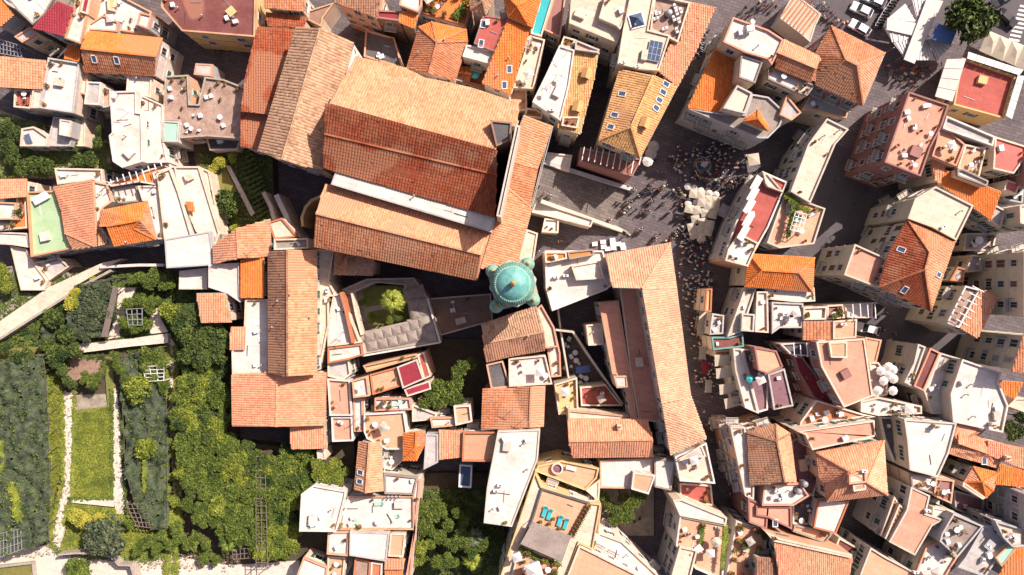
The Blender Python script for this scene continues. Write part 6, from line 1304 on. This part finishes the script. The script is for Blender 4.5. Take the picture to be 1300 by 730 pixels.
make('tarpaulin_stall', 'bright blue tarpaulin in the shaded yard west of the bent hall', 'tarpaulin', at('K', 360, 415, 3.2)-Vector((0, 0, 2.2)), .1, variant='awn_clothblue', sc=(1, .7, 1))
make('parasol', 'turquoise parasol on the purple roof terrace', 'parasol', at('K', 1212, 465, 11.5)-Vector((0, 0, 2.3)), 0, variant='par_blue', sc=.7)
make('parasol', 'blue parasol in the small patio south of the white roof', 'parasol', at('B', 1108, 370, 9.5)-Vector((0, 0, 2.4)), 0, variant='par_blue', sc=.85)
make('round_table', 'blue round table in the shaded courtyard at the right', 'table', at('H', 1062, 488, 5.7)-Vector((0, 0, .7)), 0, variant='table', sc=1.6)
for i, (x, y) in enumerate(((925, 675), (955, 690), (958, 668), (985, 690), (975, 710), (1000, 700), (1020, 690))): make('parasol', 'tiny white parasol in the shaded street north of the hall', 'parasol', at('G', x, y, 2.4)-Vector((0, 0, 2.2)), 0, 'tiny white parasols in the shaded street', .3, 'par_rw')
for i in range(5): 
    x, y = [(1225, 190), (1208, 245), (1190, 305), (1185, 375), (1160, 440)][i]; make('awning', 'white rectangular awning panel beside the pinkish red roof', 'awning', at('G', x+10, y+10, 12)-Vector((0, 0, 2.0)), 1.05, 'white awning panels beside the pinkish red roof', (1.05, .75, 1), 'awn_canvaswhite')
make('cushion_mat', 'white solar heater panel standing on the green terrace', 'solar heater', at('E', 215, 275, 7.1), .5, variant='box', sc=(3.4, 2.2, 1.0))
for x, y in ((210, 480), (240, 420), (205, 500)): pass
for (T_, x, y, v, l, z, a, s_) in (('D', 870, 185, 'awn_clothblue', 'blue glass canopy panel beside the striped kiosk', 4.4, -.3, 1.5), ('C', 1200, 150, 'box', 'pale hatch box on the white upper roof', 15, .2, 1.5)):
    make('canopy_panel', l, 'canopy', at(T_, x, y, z)-Vector((0, 0, 2.0 if 'awn' in v else 0)), a, variant=v, sc=s_)
# ---------------- white striped kiosk, tents, restaurant ring ----------------
kc = at('D', 770, 170, 4); kr = thing('kiosk', 'white striped angular kiosk roof in the top right', 'kiosk', (kc.x, kc.y, 0))
def kpanel(s, z, m='canvaswhite', nm='roof_panel', th=.12, stripes=0):
    q = [at('D', a, b, z+(c[0] if c else 0)) for a, b, *c in s]; C0 = Vector((kc.x, kc.y, 0)); q = [p-C0 for p in q]
    if area2(q) < 0: q.reverse()
    mb = MB(); n = len(q); mb.add([tuple(p) for p in q]+[(p.x, p.y, p.z-th) for p in q], [tuple(range(n)), tuple(reversed(range(n, 2*n)))]+[(n+i, n+(i+1) % n, (i+1) % n, i) for i in range(n)]); o = link(nm, mb.mesh(nm, [M_[m]]), kr)
    if stripes:
        for k in range(stripes):
            t = (k+.5)/stripes; a, b = q[0].lerp(q[1], t), q[3].lerp(q[2], t); mb = MB(); mb.beam(a+Vector((0, 0, .06)), b+Vector((0, 0, .06)), .16, h=.08); link('rib', mb.mesh('rib', [M_['metalgrey']]), o)
kpanel([(695, 18), (752, 116), (680, 104), (610, 90)], 3.5, stripes=4)
kpanel([(725, -20), (812, -30), (800, 60), (757, 106)], 3.5, stripes=4)
kpanel([(612, 155), (742, 184), (722, 200), (628, 214)], 3.4, stripes=4)
kpanel([(636, 218), (724, 193), (716, 250), (690, 292)], 3.4, stripes=5)
kpanel([(768, 215), (800, 200), (848, 305), (746, 305)], 3.4, stripes=6)
kpanel([(806, 196), (870, 210), (935, 228), (856, 303)], 3.4, stripes=5)
kpanel([(605, 90), (752, 118), (742, 182), (600, 150)], 3.8, 'canvaswhite', 'flat_panel')
kpanel([(805, -10), (888, 5), (742, 322), (688, 300)], 4.1, 'canvaswhite', 'spine_beam', .25)
for (x, y) in ((620, 120), (690, 280), (850, 300), (920, 230), (730, 20), (640, 240)):
    p = at('D', x, y, 3.3); mb = MB(); mb.box((0, 0, 1.6), (.12, .12, 3.2)); link('post', mb.mesh('post', [M_['metalgrey']]), kr, (p.x-kc.x, p.y-kc.y, 0))
# restaurant terrace: red floor, awning ring
rs = B('D', '985,290 1255,385 1195,600 940,530', 6.0, 'red floored restaurant terrace ringed by white awnings', 'redflat', par=.5, wall='yellow', parm='yellow', auto='', clut='plants', name='restaurant', cat='restaurant')
def ring(s, z, n, label):
    q = [at('D', a, b, z) for a, b in s]; C = q[0]
    for k in range(n):
        f0, f1 = k/n, (k+.95)/n; a, b, c, d = q[0].lerp(q[1], f0), q[0].lerp(q[1], f1), q[3].lerp(q[2], f1), q[3].lerp(q[2], f0); ctr = (a+b+c+d)/4
        o = thing('awning', label, 'awning', (ctr.x, ctr.y, z-2.3), 'white awnings around the red restaurant terrace'); L4 = [p-Vector((ctr.x, ctr.y, z-2.3)) for p in (a, b, c, d)]; L4[0].z += .5; L4[1].z += .5
        if area2(L4) < 0: L4 = L4[::-1]
        mb = MB(); mb.add([tuple(p) for p in L4]+[(p.x, p.y, p.z-.06) for p in L4], [(0, 1, 2, 3), (7, 6, 5, 4), (0, 4, 5, 1), (1, 5, 6, 2), (2, 6, 7, 3), (3, 7, 4, 0)]); link('canvas', mb.mesh('canvas', [M_['canvaswhite']]), o)
        for p in L4[2:]: mb = MB(); mb.beam((0, 0, 0), (0, 0, 2.25), .07); link('post', mb.mesh('post', [M_['metalgrey']]), o, (p.x*.95, p.y*.95, 0))
ring([(995, 300), (925, 520), (845, 490), (905, 300)], 6.8, 4, 'white awning on the west side of the red restaurant terrace')
ring([(1000, 300), (1265, 385), (1296, 355), (1015, 262)], 6.8, 6, 'white awning on the north side of the red restaurant terrace')
ring([(1255, 385), (1195, 590), (1235, 605), (1300, 385)], 6.8, 5, 'white awning on the east side of the red restaurant terrace')
for i, (x, y) in enumerate(((1135, 212), (1195, 238), (1255, 262), (1315, 290), (1375, 318))):
    p = at('D', x, y, 3.4); o = thing('tent', 'cream peaked tent, number %s in the row by the crosswalk' % ('one', 'two', 'three', 'four', 'five')[i], 'tent', (p.x, p.y, 0), 'cream peaked tents by the crosswalk', -.42); mb = MB(); mb.lathe((0, 0, 2.7), [(1.75, 0), (.8, .5), (.05, 1.0)], 4, 0, a0=math.pi/4, sy=1.7); link('canopy', mb.mesh('canopy', [M_['canvas']]), o)
    for sx in (-1, 1):
        for sy in (-1, 1): mb = MB(); mb.box((0, 0, 1.35), (.07, .07, 2.7)); link('post', mb.mesh('post', [M_['metalgrey']]), o, (sx*1.1, sy*1.1, 0))
# ---------------- fountain ----------------
fc = at('G', 968, 105, .8); ft = thing('fountain', 'round stone fountain with a central statue in the shaded square', 'fountain', (fc.x, fc.y, 0))
for nm, pr, m in (('step', [(1.75, 0), (1.75, .25)], 'stonewall'), ('basin', [(1.45, .25), (1.5, .95), (1.3, 1.0), (1.25, .6)], 'stonewall'), ('water', [(1.26, .75), (.05, .76)], 'skyglass'), ('pedestal', [(.55, .6), (.45, 1.6), (.6, 1.7), (.35, 2.0)], 'facade'), ('statue', [(.3, 2.0), (.35, 2.4), (.26, 2.9), (.32, 3.2), (.1, 3.35), (.15, 3.5), (.05, 3.7)], 'facadegrey')):
    mb = MB(); mb.lathe((0, 0, 0), pr, 16); link(nm, mb.mesh(nm, [M_[m]], False), ft)
# ---------------- crosswalk ----------------
for i in range(9):
    x, y = 1262-i*7.0+40, 30+i*21
    p = [at('D', a, b, 0) for a, b in ((x-25, y-6), (x+28, y+4), (x+26, y+14), (x-28, y+4))]; mb = MB(); q = ccw([v+Vector((0, 0, .012)) for v in p]); mb.add([tuple(v) for v in q], [(0, 1, 2, 3)]); link('road_marking', mb.mesh('road_marking', [M_['paint']]), None, kind='structure')
# ---------------- cars ----------------
def car_parts(body):
    prof = [(-2.15, .55, .78), (-2.05, .85, .82), (-1.0, .95, .86), (-.35, 1.42, .68), (1.2, 1.45, .68), (1.95, 1.0, .8), (2.15, .6, .78)]
    mb = MB(); vs = []
    for x, h, w_ in prof:
        for (y, z) in ((-w_, .28), (-w_-.03, .62), (-w_*(.98 if h < 1.2 else 1.12), min(h, .92)), (-w_*.9, h), (w_*.9, h), (w_*(.98 if h < 1.2 else 1.12), min(h, .92)), (w_+.03, .62), (w_, .28)): vs.append((x, y, z))
    n = 8; fs = []
    for i in range(len(prof)-1):
        for j in range(n): fs.append((i*n+j, i*n+(j+1) % n, (i+1)*n+(j+1) % n, (i+1)*n+j))
    fs.append(tuple(range(n))[::-1]); fs.append(tuple(range(len(vs)-n, len(vs)))); mb.add(vs, fs); P = [('body', mb.mesh('body', [M_[body]]), (0, 0, 0))]
    P.append(('windscreen', unit('windscreen', ['glass'], lambda q: q.add([(-.98, -.72, .98), (-.98, .72, .98), (-.36, .58, 1.44), (-.36, -.58, 1.44)], [(0, 1, 2, 3)])), (-.02, 0, .015)))
    P.append(('rear_window', unit('rear_window', ['glass'], lambda q: q.add([(1.24, -.58, 1.44), (1.24, .58, 1.44), (1.85, .66, 1.08), (1.85, -.66, 1.08)], [(0, 1, 2, 3)])), (.02, 0, .015)))
    for s in (-1, 1): P.append(('side_window', unit('side_window', ['glass'], lambda q: q.add([(-.7, s*.83, .98), (1.5, s*.83, 1.0), (1.1, s*.66, 1.36), (-.3, s*.66, 1.36)], [(0, 1, 2, 3)])), (0, s*.0, 0))); P.append(('headlight', unit('headlight', ['lamp'], lambda q: q.box((-2.1, s*.6, .68), (.12, .3, .14))), (0, 0, 0))); P.append(('tail_light', unit('tail_light', ['lampred'], lambda q: q.box((2.1, s*.62, .7), (.1, .25, .16))), (0, 0, 0)))
    wh = unit('wheel', ['tyre', 'metalgrey'], lambda q: [q.lathe((0, 0, -.1), [(.32, 0), (.32, .2)], 14, 0), q.lathe((0, 0, .1), [(.2, 0), (.16, .02)], 10, 1)])
    for x in (-1.35, 1.35):
        for s in (-1, 1): P.append(('wheel', wh, (x, s*.78, .32), (-math.pi/2*s, 0, 0)))
    return P
for k in ('carwhite', 'carblack', 'carsilver'): PARTS[k] = car_parts(k)
for x, y, r, v, l in ((478, 48, -.45, 'carwhite', 'white car parked in the middle of the row at top right'), (545, 0, -.45, 'carsilver', 'silver car at the very top of the parked row'), (468, 140, -.55, 'carwhite', 'white car parked lowest in the row above the red hip'), (1215, 90, 2.4, 'carblack', 'black car driving toward the crosswalk'), (1190, -5, .5, 'carblack', 'dark car at the top edge beside the big tree'), (580, -60, -.45, 'carblack', 'dark car half cut by the top edge')):
    p = at('D', x, y, .9); make('parked_car' if 'parked' in l else 'car', l, 'car', (p.x, p.y, .01), r, variant=v, sc=1.02)
p = at('L', 515, 210, 1.5); make('van', 'cream van with dark roof bars parked by the shaded lane', 'van', (p.x, p.y, .01), -.25, variant='carwhite', sc=(1.1, 1.05, 1.25))
PARTS['scooter'] = [('body', unit('body', ['metaldark'], lambda q: [q.beam((-.5, 0, .45), (.5, 0, .55), .22, h=.3), q.beam((-.55, 0, .4), (-.75, 0, .95), .1)]), (0, 0, 0)), ('seat', unit('seat', ['tyre'], lambda q: q.box((.25, 0, .78), (.6, .26, .1))), (0, 0, 0)), ('handlebar', unit('handlebar', ['metalgrey'], lambda q: q.beam((-.72, -.32, .98), (-.72, .32, .98), .06)), (0, 0, 0))]+[('wheel', unit('wheel', ['tyre'], lambda q: q.lathe((0, 0, -.06), [(.24, 0), (.24, .12)], 12)), (x, 0, .24), (math.pi/2, 0, 0)) for x in (-.75, .65)]
for x, y in ((668, 360), (672, 375), (678, 345), (662, 385), (700, 372), (692, 385)): p = at('L', x, y, .8); make('scooter', 'dark scooter parked by the shaded lane', 'scooter', (p.x, p.y, .01), .4+R.random()*.4, 'scooters parked by the shaded lane', variant='scooter')
for k in range(11): p = at('D', 560+k*9+R.uniform(-3, 3), 130-k*14, .8); make('scooter', 'dark scooter in the row behind the parked cars', 'scooter', (p.x, p.y, .01), -.5+R.random()*.3, 'scooters behind the parked cars', variant='scooter')
for k in range(12): p = at('C', 945+R.uniform(-8, 25)+k*3, 270-k*12, .8); make('scooter', 'dark scooter parked beside the terracotta strip roof', 'scooter', (p.x, p.y, .01), .9+R.random()*.5, 'scooters beside the terracotta strip roof', variant='scooter')
# ---------------- people ----------------
def body_mesh(pose, rng):
    me = bpy.data.meshes.new('person_skeleton'); s = .25 if pose == 1 else (.05 if pose == 0 else .42); t = .5 if pose == 2 else .12
    V = [(0, 0, .98), (0, 0, 1.2), (0, 0, 1.42), (0, 0, 1.5), (0, .01, 1.6), (0, .02, 1.72),
         (.18, 0, 1.4), (.24, -s*.3, 1.13), (.25, s*.5+.04, .92), (.25, s*.5+.08, .82), (-.18, 0, 1.4), (-.24, s*.3, 1.13), (-.25, -s*.3+.04, .92), (-.25, -s*.3+.08, .82),
         (.1, 0, .9), (.11, s*.55, .5), (.11, s*.5-.02, .1), (.11, s*.5+.14, .04), (-.1, 0, .9), (-.11, -s*.4, .5), (-.11, -s*.8-.02, .12), (-.11, -s*.8+.12, .05)]
    E = [(0, 1), (1, 2), (2, 3), (3, 4), (4, 5), (2, 6), (6, 7), (7, 8), (8, 9), (2, 10), (10, 11), (11, 12), (12, 13), (0, 14), (14, 15), (15, 16), (16, 17), (0, 18), (18, 19), (19, 20), (20, 21)]
    Rd = [.15, .135, .15, .06, .095, .08, .075, .05, .04, .04, .075, .05, .04, .04, .1, .07, .05, .04, .1, .07, .05, .04]
    me.from_pydata(V, E, []); o = bpy.data.objects.new('person_skeleton', me); COL.objects.link(o); sm = o.modifiers.new('s', 'SKIN'); 
    bm = bmesh.new(); bm.from_mesh(me); ly = bm.verts.layers.skin.verify(); bm.verts.ensure_lookup_table()
    for i, v in enumerate(bm.verts): v[ly].radius = (Rd[i]*(1.15 if i < 3 else 1), Rd[i]*(.8 if i < 3 else 1)); v[ly].use_root = (i == 0)
    bm.to_mesh(me); bm.free(); sb = o.modifiers.new('d', 'SUBSURF'); sb.levels = 1
    dg = bpy.context.evaluated_depsgraph_get(); dg.update(); r = bpy.data.meshes.new_from_object(o.evaluated_get(dg)); bpy.data.objects.remove(o); return r
BODY = [body_mesh(i, R) for i in range(3)]
HAIR = unit('hair', ['hair'], lambda q: q.lathe((0, -.01, 1.6), [(.11, .0), (.125, .08), (.1, .17), (.04, .21)], 10)); HAT = unit('hat', ['canvas'], lambda q: [q.lathe((0, 0, 1.7), [(.2, 0), (.13, .02), (.12, .12), (.05, .15)], 12)])
TOPS = dict(white='clothwhite', black='clothblack', blue='clothblue', red='clothred', beige='clothbeige', grey='clothgrey', teal='clothteal', pink='clothpink'); PM = {}
def person_mesh(p, top, bot):
    if (p, top, bot) in PM: return PM[p, top, bot]
    me = BODY[p].copy(); me.name = 'person'; me.materials.clear()
    for m in ('skin', TOPS[top], TOPS[bot]): me.materials.append(M_[m])
    ix = []
    for f in me.polygons:
        c = f.center; z = c.z
        ix.append(0 if (z > 1.47 or (abs(c.x) > .2 and z < 1.15)) else (1 if z > .95 else (2 if z > .1 else 2)))
    me.polygons.foreach_set('material_index', ix); me.update(); PM[p, top, bot] = me; return me
def person(x, y, z, rng, where, group, hat=.06):
    top = rng.choice(('white', 'white', 'black', 'blue', 'red', 'beige', 'grey', 'white', 'black', 'grey', 'white', 'teal', 'pink', 'white', 'black')); bot = rng.choice(('black', 'blue', 'beige', 'grey', 'black')); h = rng.random() < hat
    o = link('person', person_mesh(rng.randrange(3), top, bot), None, (x, y, z)); o.rotation_euler.z = rng.uniform(0, 6.28); s = rng.uniform(.94, 1.08)*1.06; o.scale = (s*1.08, s*1.08, s)
    o['label'] = 'person in a %s top and %s trousers%s %s' % (top, bot, ' with hat' if h else '', where); o['category'] = 'person'; o['group'] = group
    link('hat' if h else 'hair', HAT if h else HAIR, o)
rp = random.Random(21)
lst = '300,200 325,198 315,212 350,235 345,290 352,298 180,275 155,270 190,285 130,240 590,210 612,228 620,235 600,290 580,290 588,300 560,330 575,335 590,322 600,325 565,350 555,345 572,342 630,330 655,345 662,338 670,345 680,335 690,335 700,342 690,235 700,215 720,225 735,225 710,238 665,245 672,235 680,225 745,240 758,232 770,205 780,210 765,215 800,240 812,235 835,235 845,228 705,285 715,290 698,278 765,300 775,295 800,345 790,350 640,435 655,428 662,436 648,442 735,460 728,470 745,455 720,490 495,380 488,388 250,485 240,490 135,545 775,490 785,482 800,480 815,478 822,470 830,460 845,430 855,425 860,420 870,430 850,370 870,355 862,380 840,300 850,290 858,310 860,250 870,262 850,240 545,300 530,295 575,460 600,250 640,262 460,235 440,240 480,225 455,250 835,372 828,445 838,455'
for a, b, c in parse('G', lst): q = W(a, b, 1.0); onst = 0.0; person(q.x, q.y, 0 if a > 700 or b > 300 else max(0, 6.5*(1-(a-682)/108)) if (a < 790 and 205 < b < 285) else 0, rp, 'in the sunlit square', 'people in the sunlit square')
def crowd(T, s, n, where, group, gap=.55, seed=1):
    P = [W(a, b, 1.0) for a, b, c in parse(T, s)]; rng = random.Random(seed); xs = [p.x for p in P]; ys = [p.y for p in P]; done = []; t = 0
    while len(done) < n and t < n*60:
        t += 1; x, y = rng.uniform(min(xs), max(xs)), rng.uniform(min(ys), max(ys))
        if inpoly(x, y, P) and all((x-a)**2+(y-b)**2 > gap*gap for a, b in done): done.append((x, y)); person(x, y, 0.01, rng, where, group)
crowd('G', '985,185 1090,165 1180,150 1250,140 1180,200 1100,230 1020,215', 34, 'north east of the parasols', 'people north east of the cream parasols', seed=2)
crowd('G', '850,20 1100,20 1180,120 1000,180 880,170 800,100', 40, 'near the fountain in the shade', 'people near the fountain', seed=3)
crowd('Q', '868,285 905,300 900,380 905,470 900,500 884,490 874,420 860,330', 62, 'in the narrow shaded street', 'people in the narrow street', seed=4)
crowd('Q', '890,520 905,520 925,600 940,650 925,650 905,590', 16, 'at the street lower end', 'people at the lower end of the street', seed=5)
crowd('D', '-150,30 20,-20 60,20 -20,80 -130,150', 14, 'left of the cream canopy', 'people left of the cream canopy', seed=6)
crowd('D', '180,5 280,20 400,120 330,130 240,60', 20, 'by the parked cars', 'people by the cream canopy', seed=7)
crowd('D', '600,330 840,330 790,470 690,440 640,420', 24, 'below the striped kiosk', 'people below the striped kiosk', seed=8)
crowd('G', '600,40 860,60 880,180 700,200', 8, 'in deep shade by the parasols', 'people in the deep shade', seed=9)
crowd('L', '570,120 640,110 700,250 610,330', 5, 'in the shaded lane near the van', 'people in the shaded lane', seed=10)
crowd('O', '600,380 680,420 700,520 600,500', 2, 'in the little garden court', 'people in the garden court', seed=11)
# the thick of the crowd beyond the people built one by one
mb = MB(); rng = random.Random(77); P = [W(a, b, 1.0) for a, b in ((866, 285), (888, 275), (905, 300), (902, 380), (908, 470), (904, 510), (884, 492), (874, 420), (860, 330))]; P2 = [W(a, b, 1.0) for a, b in ((845, 190), (900, 175), (945, 180), (955, 205), (905, 232), (862, 228))]
c = 0
while c < 300:
    Q = P if c % 3 else P2; x, y = rng.uniform(min(p.x for p in Q), max(p.x for p in Q)), rng.uniform(min(p.y for p in Q), max(p.y for p in Q))
    if not inpoly(x, y, Q): continue
    c += 1; a0 = rng.uniform(0, 6.28); t = rng.choice((1, 1, 1, 2, 3, 6)); mb.lathe((x, y, 0), [(.12, 0), (.15, .5), (.17, .9)], 6, 4, a0=a0, cap=False); mb.lathe((x, y, 0), [(.17, .9), (.16, 1.1), (.22, 1.38), (.08, 1.5)], 8, t, a0=a0, sx=1.15, sy=.8); mb.lathe((x, y, 1.5), [(.06, 0), (.11, .08), (.115, .18), (.06, .27)], 7, 0 if rng.random() < .3 else 5)
link('crowd', mb.mesh('crowd', [M_['skin'], M_['clothwhite'], M_['clothred'], M_['clothblue'], M_['clothgrey'], M_['hair'], M_['clothbeige']]), None, kind='stuff', label='dense crowd filling the shaded street and the fountain corner', category='crowd')
# chairs round the cafe parasols
for x, y in ((890, 360), (880, 400), (890, 420), (1050, 420), (1040, 460), (900, 260), (880, 290), (1065, 250), (870, 375), (1030, 480)):
    q = at('G', x, y, .5); make('patio_chair', 'dark cafe chair at the rim of the cream parasols', 'chair', (q.x, q.y, .01), R.uniform(0, 6), 'cafe chairs at the rim of the cream parasols', 1, 'chair')

# vine pergola and glazed frame on the orange vine terrace
edge_tufts('climbing_vine', 'H', '90,262 140,300 180,330 205,345', 11.0, 'leafbright', 45, .5, 31, size=.35, h=.8, lab='bright climbing vine over the orange roof terrace')
edge_tufts('climbing_vine', 'H', '128,300 118,360 105,430 95,470', 11.0, 'leafmid', 45, .4, 32, size=.35, h=.8, lab='climbing vine along the glazed frame of the orange roof terrace')
lattice('H', '140,342 198,356 168,448 112,432', 12.2, 'white glazed pergola frame on the orange vine terrace', 3, 4, 'metalwhite', base=10.0)
edge_tufts('hedge', 'O', '1085,480 1070,600 1060,700', 12.2, 'leafbright', 45, .3, 33, lab='clipped hedge strip along the pink deck chair terrace')
edge_tufts('hedge', 'O', '965,470 960,520 955,580', 11.2, 'leafmid', 35, .25, 34, lab='narrow hedge row across the pink deck chair terrace')
edge_tufts('hedge', 'O', '40,590 130,640 240,675', 12.6, 'leafmid', 50, .35, 35, lab='climbing plants edging the canvas sail on the hotel roof')
edge_tufts('hedge', 'B', '1010,90 1040,60 1050,30', 10.3, 'leafmid', 60, .5, 36, size=.4, h=.8, lab='dense bushes at the corner of the orange roof terrace')
edge_tufts('weeds', 'A', '1100,250 1150,240 1200,250', .1, 'leafdark', 30, .5, 37, lab='weeds in the shaded yard below the maroon roof')
# ---------------- labels of look-alikes: say which one by its place in its own group ----------------
ORD = ['leftmost', 'second from left', 'third from left', 'fourth from left', 'fifth from left', 'sixth from left', 'seventh from left', 'eighth from left', 'ninth from left', 'tenth from left', 'eleventh from left', 'twelfth from left', 'thirteenth from left', 'fourteenth from left', 'fifteenth from left', 'sixteenth from left', 'seventeenth from left', 'eighteenth from left', 'nineteenth from left', 'twentieth from left']
same = {}
for o in COL.objects:
    if o.parent is None and o.get('label'): same.setdefault(o['label'], []).append(o)
for l, os_ in same.items():
    n = len(os_)
    if n == 1: continue
    w_ = l.split()
    if n <= 20:
        os_.sort(key=lambda o: o.location.x)
        for i, o in enumerate(os_):
            tail = ORD[i] if i < n-1 else 'rightmost'
            k = 16-len(tail.split()); base = w_[:k]
            o['label'] = ' '.join(base)+', '+tail
            if not o.get('group'): o['group'] = ' '.join(w_[:6])

# ---------------- drain covers and gutters in the paving ----------------
rng = random.Random(8)
for k, (x, y) in enumerate(((800, 255), (830, 275), (790, 290), (845, 235), (950, 190), (1060, 230), (1085, 260), (1045, 25), (1070, 60), (1150, 100), (1120, 420), (875, 250), (770, 300), (720, 310), (1010, 60), (925, 60))):
    p = W(x, y, 0); mb = MB(); mb.lathe((0, 0, 0), [(.36, .012), (.34, .03), (.3, .02)], 14); link('drain_cover', mb.mesh('drain_cover', [M_['metaldark']]), None, (p.x, p.y, 0), kind='structure')
